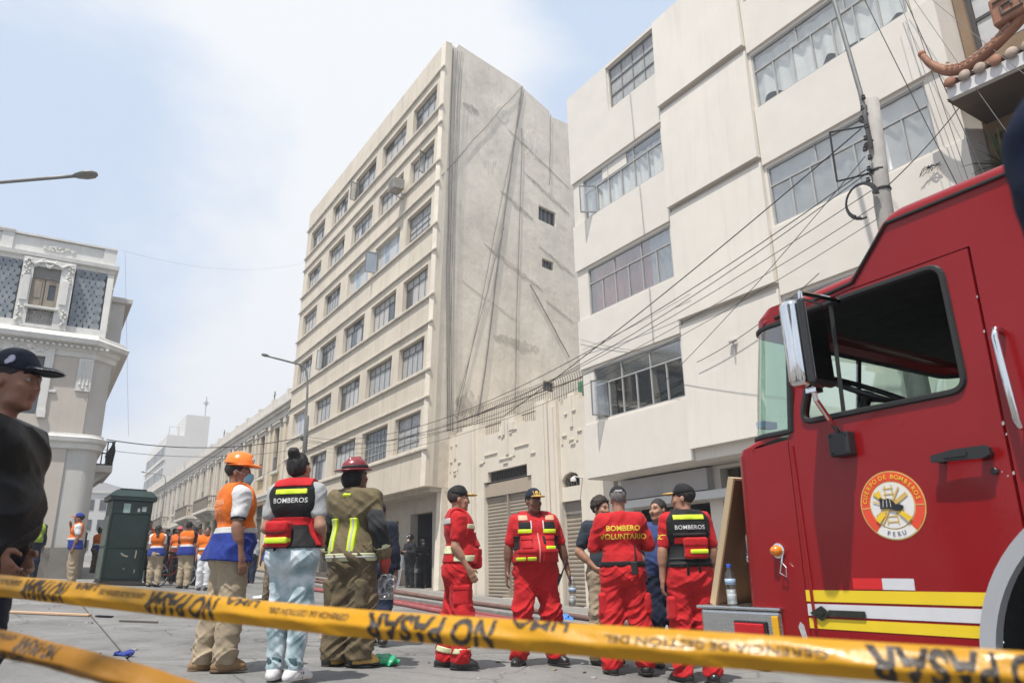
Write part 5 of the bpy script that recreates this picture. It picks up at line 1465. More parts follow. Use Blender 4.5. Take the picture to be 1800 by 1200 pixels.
class Person:
    """local frame: front is -Y, the person's left is +X, heights for a 1.75 m figure"""
    def __init__(s, label, x, y, rz, h=.008, height=1.75, girth=1.0, belly=0.0, skin=0, head_yaw=0, head_pitch=0, head_tilt=0, feet=((-.12, .02, 0), (.12, -.02, 0)), arms=None, lean=0.0, female=False, group=None, seed=0, face=True, fingers=True, dz=0.0, foot_yaw=(.25, -.25), knee=(0, 0), hand_curl=.5, z=None, shoulder=1.0):
        s.e = thing('person', label, 'person', (x, y, (gz(x) if z is None else z) + dz), R(rz), group)
        k = height / 1.75
        s.e.scale = (k, k, k)
        s.h, s.g, s.belly, s.face, s.fingers, s.seed, s.fem = h, girth, belly, face, fingers, seed, female
        s.skin = skins[skin]
        s.pel = V3(0, 0, .94); s.waist = V3(0, -.012 - lean * .2, 1.08); s.chest = V3(0, -.01 - lean * .6, 1.29); s.neck = V3(0, .01 - lean, 1.475)
        s.head = s.neck + V3(0, -.022 - lean * .25, .155)
        s.HR = rotz(R(head_yaw)) @ rotx(R(-head_pitch)) @ roty(R(head_tilt))
        sh = .178 * shoulder * (.90 if female else 1.0) * (1 + .25 * (girth - 1))
        s.sh = [s.chest + V3(-sh, .015 - lean * .3, .135), s.chest + V3(sh, .015 - lean * .3, .135)]
        arms = arms or (((-.15, .02, -1), (-.05, -.18, -1)), ((.15, .02, -1), (.05, -.18, -1)))
        s.el, s.wr, s.hd = [], [], []
        for i in (0, 1):
            ua, fa = unit(arms[i][0]), unit(arms[i][1])
            e = s.sh[i] + ua * .285; w = e + fa * .245
            s.el.append(e); s.wr.append(w); s.hd.append(unit(arms[i][2]) if len(arms[i]) > 2 else fa)
        s.curl = hand_curl if isinstance(hand_curl, (tuple, list)) else (hand_curl, hand_curl)
        s.hip = [V3(-.088, 0, .92), V3(.088, 0, .92)]
        s.ft, s.kn, s.fy = [], [], foot_yaw
        for i in (0, 1):
            a = V3(feet[i][0], feet[i][1] + .03, .085 + feet[i][2])
            kn = (s.hip[i] + a) / 2 + V3((feet[i][0] - s.hip[i][0]) * .05, -.03 - knee[i], .03)
            s.ft.append(a); s.kn.append(kn)
        s.lo = np.min(np.array(s.el + s.wr + s.hip + s.ft + [s.head + V3(-.2, -.25, 0)] + [w + d * .2 for w, d in zip(s.wr, s.hd)]), 0) - .16
        s.hi = np.max(np.array(s.el + s.wr + s.hip + s.ft + [s.head + V3(.2, .25, .25)] + [w + d * .2 for w, d in zip(s.wr, s.hd)]), 0) + .16
        s.lo[2] = -.03
    # -------- primitives
    def hp(s, *p): return s.head + s.HR @ V3(*p)
    def torso(s, o=0.0, chest_o=0.0, belly=None):
        g, b = s.g, s.belly if belly is None else belly
        f = .9 if s.fem else 1.0
        L = [(cap(s.chest + V3(-.085 * f * g, 0, .03), s.chest + V3(.085 * f * g, 0, .03), .108 * g ** .5 + o + chest_o), .0),
             (cap(s.waist + V3(-.05 * g, 0, 0), s.waist + V3(.05 * g, 0, 0), .100 * g + o), .10),
             (cap(s.pel + V3(-.07 * g, .005, .0), s.pel + V3(.07 * g, .005, .0), .108 * g ** .7 + o), .10),
             (cap(s.sh[0] + V3(.02, 0, 0), s.sh[1] - V3(.02, 0, 0), .058 + o), .09),
             (cap(s.neck + V3(0, .012, -.02), s.sh[0] + V3(.04, .005, .01), .045 + o, .04 + o), .05), (cap(s.neck + V3(0, .012, -.02), s.sh[1] + V3(-.04, .005, .01), .045 + o, .04 + o), .05)]
        if b: L.append((ell(s.waist + V3(0, -.05 - .05 * b, .02), (.13 + .03 * b + o, .09 + .06 * b + o, .14 + .02 * b)), .08))
        if s.fem: L += [(ell(s.chest + V3(-.07, -.085, -.02), (.065 + o, .055 + o, .06 + o)), .05), (ell(s.chest + V3(.07, -.085, -.02), (.065 + o, .055 + o, .06 + o)), .05), (cap(s.pel + V3(-.09, .03, -.02), s.pel + V3(.09, .03, -.02), .112 + o), .06)]
        return L
    def legs(s, o=(.0, .0, .0), k=.04, to=1.0):
        L = []
        for i in (0, 1):
            L.append((cap(s.hip[i], s.kn[i], .094 * s.g ** .5 + o[0], .060 + o[1]), k)); L.append((cap(s.kn[i], s.kn[i] + (s.ft[i] - s.kn[i]) * to, .060 + o[1], .042 + o[2]), .025))
            L.append((cap(s.kn[i] * .72 + s.ft[i] * .28 + V3(0, .022, 0), s.kn[i] * .5 + s.ft[i] * .5 + V3(0, .016, 0), .052 + o[1] * .8, .045 + o[2]), .03))
        L.append((cap(s.pel + V3(-.05, .045, -.03), s.pel + V3(.05, .045, -.03), .085 * s.g ** .6 + o[0]), .06))
        return L
    def arms(s, o=0.0, up=1.0, fo=1.0, k=.045):
        L = []
        for i in (0, 1):
            L.append((cap(s.sh[i], s.sh[i] + (s.el[i] - s.sh[i]) * up, .054 * s.g ** .4 + o, .042 + o), k))
            if fo > 0: L.append((cap(s.el[i], s.el[i] + (s.wr[i] - s.el[i]) * fo, .042 + o, .042 + o + (.028 - .042) * fo), .025)); L.append((cap(s.el[i] * .8 + s.wr[i] * .2, s.el[i] * .6 + s.wr[i] * .4, .044 + o, .040 + o), .03))
        return L
    def hand(s, i):
        d = s.hd[i]; w = s.wr[i]
        fwd = V3(0, -1, 0)
        side = unit(np.cross(d, V3(1 if i == 0 else -1, 0, 0)))         # knuckle line direction; palm faces the body
        if abs(np.dot(d, V3(1, 0, 0))) > .8: side = unit(np.cross(d, V3(0, 0, 1)))
        if side @ fwd < 0: side = -side
        pn = unit(np.cross(d, side));
        if pn[0] * (1 if i == 0 else -1) < 0: pn = -pn                   # towards the body
        c = s.curl[i]
        L = [(cap(w, w + d * .03, .026, .028, (pn, .75)), .02), (rbox(w + d * .058, (.036, .014, .042), .013, np.stack([side, pn, d], 1)), .018)]
        if not s.fingers:
            L.append((cap(w + d * .09, w + d * .15 + pn * .03 * c, .032, .022, (pn, .6)), .02)); return L
        ln = (.070, .078, .073, .058)
        for f in range(4):
            q = w + d * .096 + side * (.028 - .0185 * f)
            a = .25 * c; b = .9 * c; e = 1.5 * c
            p1 = q + (d * math.cos(a) + pn * math.sin(a)) * ln[f] * .45; p2 = p1 + (d * math.cos(b) + pn * math.sin(b)) * ln[f] * .32; p3 = p2 + (d * math.cos(e) + pn * math.sin(e)) * ln[f] * .25
            L += [(cap(q, p1, .0095, .0088), .006), (cap(p1, p2, .0088, .008), .003), (cap(p2, p3, .008, .007), .003)]
        t0 = w + d * .03 + side * .026; t1 = t0 + unit(d * .7 + side * .75 + pn * .25) * .042; t2 = t1 + unit(d * .95 + side * .15 + pn * .45) * .034
        L += [(cap(t0, t1, .013, .0115), .012), (cap(t1, t2, .011, .0085), .004)]
        return L
    def headprims(s):
        P = s.hp; Rm = s.HR
        L = [(ell(P(0, .018, .035), (.074, .094, .090), Rm), 0), (ell(P(0, -.030, -.035), (.061, .066, .082), Rm), .035), (cap(P(-.035, -.035, -.085), P(.035, -.035, -.085), .022), .03), (ell(P(0, -.075, -.098), (.024, .02, .018), Rm), .025)]
        if s.face:
            L += [(cap(P(-.035, -.082, .028), P(.035, -.082, .028), .013), .018), (cap(P(-.045, -.066, -.018), P(-.03, -.078, -.03), .018), .02), (cap(P(.045, -.066, -.018), P(.03, -.078, -.03), .018), .02),
                  (cap(P(0, -.090, .018), P(0, -.106, -.024), .009, .0122), .010), (cap(P(-.012, -.095, -.030), P(.012, -.095, -.030), .0085), .006), (cap(P(-.02, -.086, -.057), P(.02, -.086, -.057), .008), .007), (cap(P(-.016, -.084, -.068), P(.016, -.084, -.068), .0095), .006)]
        for sx in (-1, 1):
            L += [(ell(P(sx * .076, .012, -.004), (.011, .020, .031), Rm), .008)]
        L += [(cap(s.neck + V3(0, .012, -.05), s.hp(0, .02, -.06), .058, .052), .03)]
        return L
    def add(s, name, prims, mat, h=None, folds=None, cuts=(), planes=(), keeps=(), smooth=1, mi=None, parent=None, lo=None, hi=None, label=None):
        h = h or s.h
        if lo is None:
            los = np.array([p[0][0] for p in prims]); his = np.array([p[0][1] for p in prims])
            lo = los.min(0) - .02; hi = his.max(0) + .02
        g = Grid(lo, hi, h)
        for p, k in prims: g.union(p, k)
        for f in (folds or ()): g.fold(*f)
        for p, k in cuts: g.cut(p, k)
        for p, n in planes: g.plane(p, n)
        for p in keeps: g.keep(p)
        V, Q = g.mesh(smooth)
        if not len(Q): return None
        me = np_mesh(name, V, Q, mat, mi(V, Q) if mi else None)
        o = link(name, me, parent or s.e)
        if label: o['label'] = label
        o['_'] = 1; del o['_']
        return o
    def body(s, short=False):
        prims = s.torso(-.012) + s.legs() + s.arms() + s.headprims()
        for i in (0, 1):
            prims += s.hand(i)
            fy = s.fy[i]; f = V3(math.sin(fy), -math.cos(fy), 0)
            prims.append((cap(s.ft[i] + V3(0, 0, -.04), s.ft[i] + f * .13 + V3(0, 0, -.055), .036, .028), .03))
        def mi(V, Q):
            c = V[Q].mean(1); q = (c - s.head) @ s.HR
            m = np.zeros(len(Q), int)
            if s.face:
                m[(np.abs(q[:, 0]) < .024) & (q[:, 1] < -.082) & (q[:, 2] < -.051) & (q[:, 2] > -.073)] = 1
                ax = np.abs(q[:, 0]); m[(ax > .012) & (ax < .05) & (q[:, 1] < -.06) & (np.abs(q[:, 2] - .036 + (ax - .03) * .1) < .0055)] = 2
            return m
        h = s.h * .92 if s.fingers else s.h
        cuts = []
        if s.face: cuts = [(ell(s.hp(sx * .032, -.098, .010), (.015, .016, .010), s.HR), .008) for sx in (-1, 1)]
        o = s.add('body', prims, [s.skin, lip_m, brow_m], h, None, cuts, mi=mi)
        if s.face:
            for sx in (-1, 1):
                b = MB(); b.ball(tuple(s.hp(sx * .032, -.0775, .010)), .0118, 10); d = s.HR @ V3(0, -1, 0)
                b.ball(tuple(s.hp(sx * .032, -.0835, .010)), (.0066,) * 3, 8, 1); b.build('eye', [eyew_m, eye_m], o, True)
        return o
    def hair(s, mat=hair_m, kind='short'):
        P, Rm = s.hp, s.HR
        pr = [(ell(P(0, .026, .042), (.080, .099, .092), Rm), 0)]
        planes = [(P(0, -.055, .055), Rm @ V3(0, -1, -.55)), (P(0, .05, -.055), Rm @ V3(0, -.45, -1))]
        if kind == 'bun': pr += [(ell(P(0, .085, .135), (.045, .045, .045)), .02), (ell(P(0, .05, .0), (.072, .072, .07), Rm), .03)]; planes = [(P(0, -.06, .055), Rm @ V3(0, -1, -.55)), (P(0, .05, -.075), Rm @ V3(0, -.3, -1))]
        if kind == 'long': pr += [(cap(P(0, .07, .0), s.neck + V3(0, .085, -.06), .062, .05), .04), (cap(s.neck + V3(0, .085, -.06), s.neck + V3(0, .10, -.22), .05, .03), .03)]; planes = [(P(0, -.05, .055), Rm @ V3(0, -1, -.55))]
        if kind == 'curly': pr = [(ell(P(0, .024, .048), (.090, .108, .10), Rm), 0)]
        amp = .02 if kind == 'curly' else .007
        fr = (38, 38, 38) if kind == 'curly' else (45, 45, 16)
        return s.add('hair', pr, mat, min(s.h, .007), [(amp, fr, s.seed)], (), planes)
    def shirt(s, mat, sleeve=.62, o=.014, hem=.90, name='shirt', folds=.011, fo=0.0, collar=None, cuff=None, seed=0):
        pr = s.torso(o) + s.arms(.016, 1.0 if fo else sleeve, fo)
        pr.append((cap(s.neck + V3(0, .012, -.05), s.neck + V3(0, .004, .0), .066, .060), .03))
        planes = [(V3(0, 0, hem), V3(0, 0, -1)), (s.neck + V3(0, -.03, .012), V3(0, -.45, 1))]
        sh = s.add(name, pr, mat, None, [(folds, (5, 5, 9), s.seed + seed), (folds * .5, (14, 14, 17), s.seed + 3 + seed)], (), planes)
        if collar:
            c = s.add('collar', [(cap(s.neck + V3(0, .012, -.03), s.neck + V3(0, -.002, .035), .070, .064), 0)], collar, None, None, [(cap(s.neck + V3(0, -.09, -.05), s.neck + V3(0, -.07, .08), .028, .035), .01), (cap(s.neck + V3(0, .0, .0), s.neck + V3(0, -.01, .12), .056, .056), 0)], [(s.neck + V3(0, -.02, .03), V3(0, -.3, 1))])
        if cuff:
            for i in (0, 1):
                e = s.sh[i] + (s.el[i] - s.sh[i]) * (sleeve + .16); d = unit(s.el[i] - s.sh[i])
                s.add('cuff', [(cap(e - d * .02, e + d * .008, .066, .064), 0)], cuff, None, None, (), [(e + d * .004, d), (e - d * .014, -d)])
        return sh
    def trousers(s, mat, o=(.018, .034, .036), name='trousers', waist=1.02, folds=.016, to=.97, seed=0, cuff=None):
        pr = s.legs(o, to=to) + [(cap(s.pel + V3(-.068 * s.g, .005, .0), s.pel + V3(.068 * s.g, .005, .0), .112 * s.g ** .7 + o[0] * .6), .06), (cap(s.waist + V3(-.05 * s.g, 0, -.05), s.waist + V3(.05 * s.g, 0, -.05), .102 * s.g + .006), .06)]
        if s.fem: pr.append((cap(s.pel + V3(-.09, .03, -.02), s.pel + V3(.09, .03, -.02), .112 + o[0]), .06))
        def zf(P): return .35 + 1.0 * np.exp(-((P[:, 2] - .50) / .12) ** 2) + 1.1 * np.exp(-((P[:, 2] - .13) / .10) ** 2) + .5 * np.exp(-((P[:, 2] - .86) / .06) ** 2)
        return s.add(name, pr, mat, None, [(folds, (6, 6, 13), s.seed + 5 + seed, True, zf), (folds * .5, (15, 15, 22), s.seed + 8 + seed)], (), [(V3(0, 0, waist), V3(0, 0, 1)), (V3(0, 0, .055), V3(0, 0, -1))])
    def boots(s, mat, sole=None, size=1.0, high=.10, name='boot'):
        for i in (0, 1):
            f = V3(math.sin(s.fy[i]), -math.cos(s.fy[i]), 0); a = s.ft[i] * V3(1, 1, 0); z = s.ft[i][2] - .085
            sd = V3(-f[1], f[0], 0)
            pr = [(cap(a - f * .055 + V3(0, 0, z + .045), a + f * .13 + V3(0, 0, z + .036), .046 * size, .043 * size, (V3(0, 0, 1), .85)), 0), (cap(a + f * .02 + V3(0, 0, z + .06), a + f * .09 + V3(0, 0, z + .055), .048 * size, .042 * size), .03), (cap(a - f * .02 + V3(0, 0, z + .06), a - f * .02 + V3(0, 0, z + high), .053, .054), .03)]
            o = s.add(name, pr, mat, min(s.h, .008), [(.004, (20, 20, 26), s.seed + i)], (), [(V3(0, 0, z + .016), V3(0, 0, -1)), (V3(0, 0, z + high + .02), V3(0, 0, 1))])
            if sole: s.add('sole', [(cap(a - f * .058 + V3(0, 0, z + .022), a + f * .138 + V3(0, 0, z + .022), .049 * size, .046 * size), 0)], sole, min(s.h, .008), None, (), [(V3(0, 0, z + .026), V3(0, 0, 1)), (V3(0, 0, z + .002), V3(0, 0, -1))], parent=o)
    def vest(s, mat, o=.032, z0=1.00, z1=None, name='vest', folds=.007, arm=.085, vneck=True, seed=0, zip_m=None):
        pr = s.torso(o)
        cuts = [(cap(s.sh[i] + V3((-1, 1)[i] * .045, 0, .05), s.sh[i] + V3((-1, 1)[i] * .055, 0, -.10), arm, arm * .9), .015) for i in (0, 1)]
        if vneck: cuts.append((cap(s.neck + V3(0, -.06, .06), s.neck + V3(0, -.14, -.14), .085, .02), .01))
        cuts.append((cap(s.neck + V3(0, 0.0, .0), s.neck + V3(0, -.02, .15), .068, .08), .01))
        s._vest = (pr, cuts, z0)
        return s.add(name, pr, mat, None, [(folds, (5, 5, 8), s.seed + 21 + seed)], cuts, [(V3(0, 0, z0), V3(0, 0, -1))])
    def onvest(s, name, mat, boxes, grow=.006, parent=None, base=None, round_=.004, folds=.003):
        """patch hugging the garment: same volume a little larger, kept inside boxes"""
        pr = base or s._vest[0]
        for (c, hs) in boxes:
            p2 = [((p[0] - grow, p[1] + grow, (lambda f: lambda x, y, z: f(x, y, z) - grow)(p[2])), k) for p, k in pr]
            c = np.array(c); hs = np.array(hs)
            o = s.add(name, p2, mat, min(s.h, .007), None, () if base else s._vest[1], (), [rbox(c, hs, round_)], lo=c - hs - .01, hi=c + hs + .01, parent=parent)
    def capwear(s, mat, brim_m=None, badge=None, brim_dir=0.0, name='cap', lift=0.0):
        P, Rm = s.hp, s.HR
        c = s.add(name, [(ell(P(0, .016, .058 + lift), (.088, .108, .086), Rm), 0), (ell(P(0, .0, .115), (.05, .055, .03), Rm), .03)], mat, min(s.h, .007), [(.002, (9, 9, 9), s.seed)], (), [(P(0, 0, .050), Rm @ V3(0, .12, -1))])
        b = [(ell(P(0, -.110, .052), (.078, .085, .016), Rm), 0)]
        s.add('brim', b, brim_m or mat, min(s.h, .006), None, [(ell(P(0, -.10, .030), (.075, .10, .020), Rm), .004)], [(P(0, -.075, .05), Rm @ V3(0, 1, 0))], parent=c)
        b = MB(); b.ball(tuple(P(0, .014, .146)), .007, 8); b.build('button', mat, c)
        if badge:
            q = MB(); q.ball((0, 0, 0), (.024, .006, .028), 10); 
            for sx in (-1, 1):
                for k in range(4): q.ball((sx * (.03 + .004 * k), .003, -.02 + .012 * k), (.007, .004, .012), 6)
            o = q.build('badge', badge, c, True); o.location = P(0, -.083, .090); o.rotation_euler = Matrix([list(r) for r in (Rm @ rotx(-.25))]).to_euler()
        return c
    def text(s, obj, body, size, mat, center, direction, up=(0, 0, 1), bold=.02, name='lettering', off=.004, spacing=1.0):
        """project flat lettering on to a garment mesh; direction is the way the projector looks"""
        me = obj.data
        bvh = BVHTree.FromPolygons([v.co.copy() for v in me.vertices], [list(p.vertices) for p in me.polygons])
        vs, fs = text_geo(body, size, bold, spacing=spacing)
        bm = bmesh.new()
        bv = [bm.verts.new((v.x, v.y, 0)) for v in vs]
        for f in fs:
            try: bm.faces.new([bv[i] for i in f])
            except ValueError: pass
        bmesh.ops.subdivide_edges(bm, edges=[e for e in bm.edges if e.calc_length() > size * .3], cuts=1)
        bmesh.ops.triangulate(bm, faces=bm.faces[:])
        d = Vector(direction).normalized(); u = Vector(up); u = (u - d * u.dot(d)).normalized(); r = d.cross(u)
        c = Vector(center)
        out = []
        bm.verts.index_update()
        for v in bm.verts:
            p = c + r * v.co.x + u * v.co.y
            hit, nrm, _, _ = bvh.ray_cast(p - d * .6, d, 2.0)
            out.append((hit - d * off) if hit else p - d * .05)
        b = MB(); b.add(out, [[v.index for v in f.verts] for f in bm.faces]); bm.free()
        return b.build(name, mat, obj)

# ---- cloth colours
c_red = cloth('uniform_red', (.48, .012, .016), .8, .08); c_redv = cloth('vest_red', (.44, .010, .014), .7, .08, .2)
c_blk = cloth('black_nylon', (.008, .008, .009), .7, .2, .2); c_navy = cloth('navy_cloth', (.012, .016, .03), .8, .15)
c_hiv = M('fluorescent_yellow_tape', (.62, .78, .03), .5, .06, 12, .1, 200); c_silv = M('silver_tape', (.50, .51, .49), .4, .08, 14, .1, 200, spec=.7); c_lime = M('pale_reflective_tape', (.62, .64, .40), .45, .08, 14)
c_org = cloth('orange_cloth', (.72, .155, .012), .8, .08); c_blu = cloth('royal_blue_cloth', (.016, .035, .22), .8, .12); c_wht = cloth('white_cotton', (.66, .66, .66), .85, .04, .2)
c_khk = cloth('khaki_cotton', (.36, .29, .20), .85, .08); c_turn = cloth('turnout_tan', (.165, .132, .072), .85, .2, .3, dirt=.3); c_turnd = cloth('turnout_trouser', (.135, .104, .060), .85, .2, .3, dirt=.35)
c_soot = cloth('sooty_black_sleeve', (.022, .024, .026), .75, .3, .3); c_gry = cloth('heather_grey', (.36, .37, .37), .85, .06); c_den = cloth('dark_denim', (.012, .02, .045), .85, .2)
c_tee = cloth('charcoal_tee', (.025, .035, .05), .85, .15); c_blt = cloth('blue_tee', (.035, .06, .17), .85, .12); c_camo = cloth('camouflage', (.22, .17, .11), .85, .1, voro=.45, vscale=14); c_lbl = cloth('light_blue_shirt', (.25, .45, .62), .85, .08); c_pnk = cloth('pink_cloth', (.55, .12, .12), .85, .1)
c_grn = cloth('lime_vest', (.30, .42, .05), .8, .1)
leather = M('black_leather_jacket', (.006, .0065, .007), .5, .25, 5, .25, 120, spec=.3)
shoe_b = M('black_boot', (.016, .015, .015), .35, .2, 10, .1, 90, coat=.15); sole_b = M('rubber_sole', (.02, .019, .018), .8, .2, 10); boot_t = M('tan_boot', (.23, .14, .07), .75, .15, 9, .15, 90); sole_t = M('tan_sole', (.12, .075, .04), .85, .2, 10); shoe_w = M('white_trainer', (.62, .61, .60), .5, .08, 12, .1, 90); boot_y = M('yellow_rubber_boot', (.52, .33, .08), .5, .2, 9)
c_gold = M('gold_braid', (.55, .36, .09), .4, .25, 40, .3, 120, metal=.3)
txt_w = M('white_print', (.62, .62, .62), .6, .05, 10); txt_y = M('yellow_print', (.78, .58, .05), .6, .05, 10)
tie = M('tie_dye_cotton', (.30, .42, .46), .85, .2, 7, .25, 260, sheen=.2, dirt=0)
def tie_dye(m):
    nt = m.node_tree; p = nt.nodes['Principled BSDF']
    tc = nt.nodes.new('ShaderNodeTexCoord'); n = nt.nodes.new('ShaderNodeTexNoise'); n.inputs['Scale'].default_value = 4.5; n.inputs['Detail'].default_value = 5; n.inputs['Distortion'].default_value = .5
    r = nt.nodes.new('ShaderNodeValToRGB'); e = r.color_ramp.elements
    e[0].position = .34; e[0].color = (.17, .26, .28, 1); e[1].position = .60; e[1].color = (.60, .65, .67, 1)
    q = e.new(.47); q.color = (.36, .46, .49, 1); q = e.new(.53); q.color = (.50, .58, .62, 1)
    nt.links.new(tc.outputs['Object'], n.inputs['Vector']); nt.links.new(n.outputs['Fac'], r.inputs[0]); nt.links.new(r.outputs[0], p.inputs['Base Color'])
tie_dye(tie)
# ================================================================== the people in front
H1 = .0078
def camp(d):                      # local-space direction helper
    return V3(*d)

# man in orange helmet, seen from behind his right shoulder, looking along the street
p = Person('man in orange hard hat and face mask wearing an orange and blue vest', -2.56, 6.74, 128, H1, 1.80, 1.06, .1, 1, head_yaw=-30, head_pitch=-3, feet=((-.10, -.03, 0), (.10, .10, 0)), foot_yaw=(-.1, .25),
           arms=(((-.16, .10, -1), (-.08, -.20, -1)), ((.16, .02, -1), (.05, -.25, -1))), seed=1, hand_curl=.9)
p.body(); p.hair()
p.shirt(c_wht, .60, .012, .95, 'polo_shirt', collar=c_wht, cuff=c_navy, seed=1)
p.trousers(c_khk, (.026, .040, .040), folds=.02); p.boots(boot_t, sole_t, 1.1, .13)
v = p.vest(c_org, .034, 1.10, name='vest', seed=2, folds=.010)
vb = [(cap(p.pel + V3(-.07, .0, .05), p.pel + V3(.07, .0, .05), .165, .165), 0), (cap(p.waist + V3(-.055, 0, .03), p.waist + V3(.055, 0, .03), .150), .06), (cap(p.pel + V3(-.08, .02, -.06), p.pel + V3(.08, .02, -.06), .175), .05)]
p.add('vest_skirt', vb, c_blu, None, [(.024, (7, 7, 5), 4), (.010, (16, 16, 12), 5)], (), [(V3(0, 0, 1.10), V3(0, 0, 1)), (V3(0, 0, .86), V3(0, .12, -1))])
p.onvest('silver_band', c_silv, [(V3(0, 0, 1.125), V3(.4, .4, .028))], .006)
for zz, t in ((1.36, 'DEFENSA'), (1.29, 'CIVIL')): p.text(v, t, .065, M('orange_print', (.85, .42, .22), .7, .1, 9), p.chest + V3(0, .3, zz - 1.29), (0, -1, 0))
P = p.hp
hm = M('orange_hard_hat', (.85, .20, .012), .28, .05, 3, coat=.4)
he = p.add('hard_hat', [(ell(P(0, .010, .060), (.106, .132, .135), p.HR), 0), (cap(P(0, -.08, .150), P(0, .10, .150), .022), .03)], hm, .006, None, (), [(P(0, 0, .068), p.HR @ V3(0, .10, -1))])
p.add('brim', [(ell(P(0, -.030, .064), (.120, .150, .013), p.HR), 0), (ell(P(0, -.145, .056), (.075, .05, .011), p.HR), .02)], hm, .006, None, (), (), parent=he)
q = MB(); q.ball((0, 0, 0), (.03, .006, .026), 12); q.ball((0, -.003, 0), (.018, .006, .016), 10, 1); o = q.build('helmet_badge', [txt_w, c_blu], he, True); o.location = P(.0, -.112, .118); o.rotation_euler = Matrix([list(r) for r in (p.HR @ rotx(-.35))]).to_euler()
mk_m = M('surgical_mask_blue', (.22, .46, .62), .85, .06, 9, .15, 80)
p.add('face_mask', [(ell(P(0, -.074, -.055), (.055, .050, .062), p.HR), 0), (ell(P(0, -.095, -.03), (.022, .032, .03), p.HR), .03)], mk_m, .006, [(.006, (4, 4, 60), 3)], (), [(P(0, -.045, 0), p.HR @ V3(0, 1, 0)), (P(0, 0, -.005), p.HR @ V3(0, 0, 1))])
b = MB()
for sx in (-1, 1): b.tube([P(sx * .05, -.062, -.02), P(sx * .075, -.02, .0), P(sx * .085, .012, .015)], .0025, 4)
b.build('mask_strap', txt_w, p.e)

# woman with hair bun, black and red rescue vest, back view
p = Person('woman with dark hair bun in black rescue vest and tie dye joggers seen from behind', -1.88, 6.36, 172, H1, 1.83, .96, 0, 0, head_yaw=-8, head_pitch=12, feet=((-.085, .02, 0), (.10, -.04, 0)), female=True, foot_yaw=(-.5, .1),
           arms=(((-.22, .16, -1), (.30, -1, -.30)), ((.20, .16, -1), (-.30, -1, -.30))), seed=6, shoulder=1.08)
p.body(); p.hair(hair_m, 'bun')
p.shirt(c_gry, .62, .010, 1.03, 'tee_shirt', seed=3)
p.trousers(tie, (.010, .026, .016), 'joggers', folds=.014, to=.93)
for i in (0, 1):
    a = p.ft[i]; p.add('ankle_cuff', [(cap(a + V3(0, .0, .035), a + V3(0, 0, .075), .056, .06), 0)], M('teal_rib', (.06, .12, .13), .9, .2, 9), .007, [(.004, (40, 40, 4), 2)], parent=None)
    b = MB(); b.tube([(a[0] + .046 * math.cos(t * .7), a[1] + .046 * math.sin(t * .7) - .003, a[2] + .01) for t in range(10)], .009, 5); b.build('anklet', c_blk, p.e)
p.boots(shoe_w, None, .92, .075, 'trainer')
for i in (0, 1):
    f = V3(math.sin(p.fy[i]), -math.cos(p.fy[i]), 0); a = p.ft[i] * V3(1, 1, 0)
    b = MB()
    for k in range(3):
        for sd in (-1, 1):
            n_ = V3(-f[1], f[0], 0) * sd
            b.tube([a + f * (.0 + .022 * k) + n_ * .047 + V3(0, 0, .03), a + f * (.015 + .022 * k) + n_ * .046 + V3(0, 0, .075)], .005, 4)
    b.build('shoe_stripe', c_blk, p.e)
v = p.vest(c_blk, .034, .985, name='rescue_vest', arm=.088, vneck=False, seed=4)
p.onvest('shoulder_panel', c_red, [(p.chest + V3(0, 0.02, .235), V3(.16, .2, .058))], .014)
p.onvest('reflective_band', c_hiv, [(p.chest + V3(0, .14, .135), V3(.135, .14, .022))], .010)
p.onvest('red_panel', c_red, [(p.chest + V3(0, .14, -.10), V3(.15, .12, .034))], .008)
for sx in (-1, 1): p.onvest('side_pouch', c_red, [(V3(sx * .185, -.03, 1.11), V3(.06, .10, .11))], .022); p.onvest('side_tape', c_hiv, [(V3(sx * .185, -.03, 1.14), V3(.07, .08, .025))], .026)
pk = p.chest + V3(.055, .185, -.20)
o = p.add('back_pouch', [(rbox(pk, (.088, .055, .098), .03), 0), (rbox(pk + V3(0, .012, .055), (.092, .052, .045), .025), .01)], c_red, .007, [(.006, (7, 7, 9), 5)])
p.add('pouch_tape', [(rbox(pk + V3(0, .012, -.048), (.090, .050, .024), .012), 0)], c_hiv, .007, [(.003, (7, 7, 9), 5)], parent=o)
b = MB(); b.tube([pk + V3(-.085, .062, .012), pk + V3(0, .066, .004), pk + V3(.085, .062, .012)], .005, 5); b.build('zip', c_blk, o)
p.text(v, 'BOMBEROS', .055, txt_w, p.chest + V3(0, .3, .062), (0, -1, 0), bold=.012, spacing=1.05)
b = MB()
for x, z0 in ((-.02, 1.03), (.09, 1.02)): b.obox((x, .155, z0 - .04), (.012, 0, 0), (0, .004, 0), (0, .01, .05))
b.build('strap_end', c_blk, p.e)

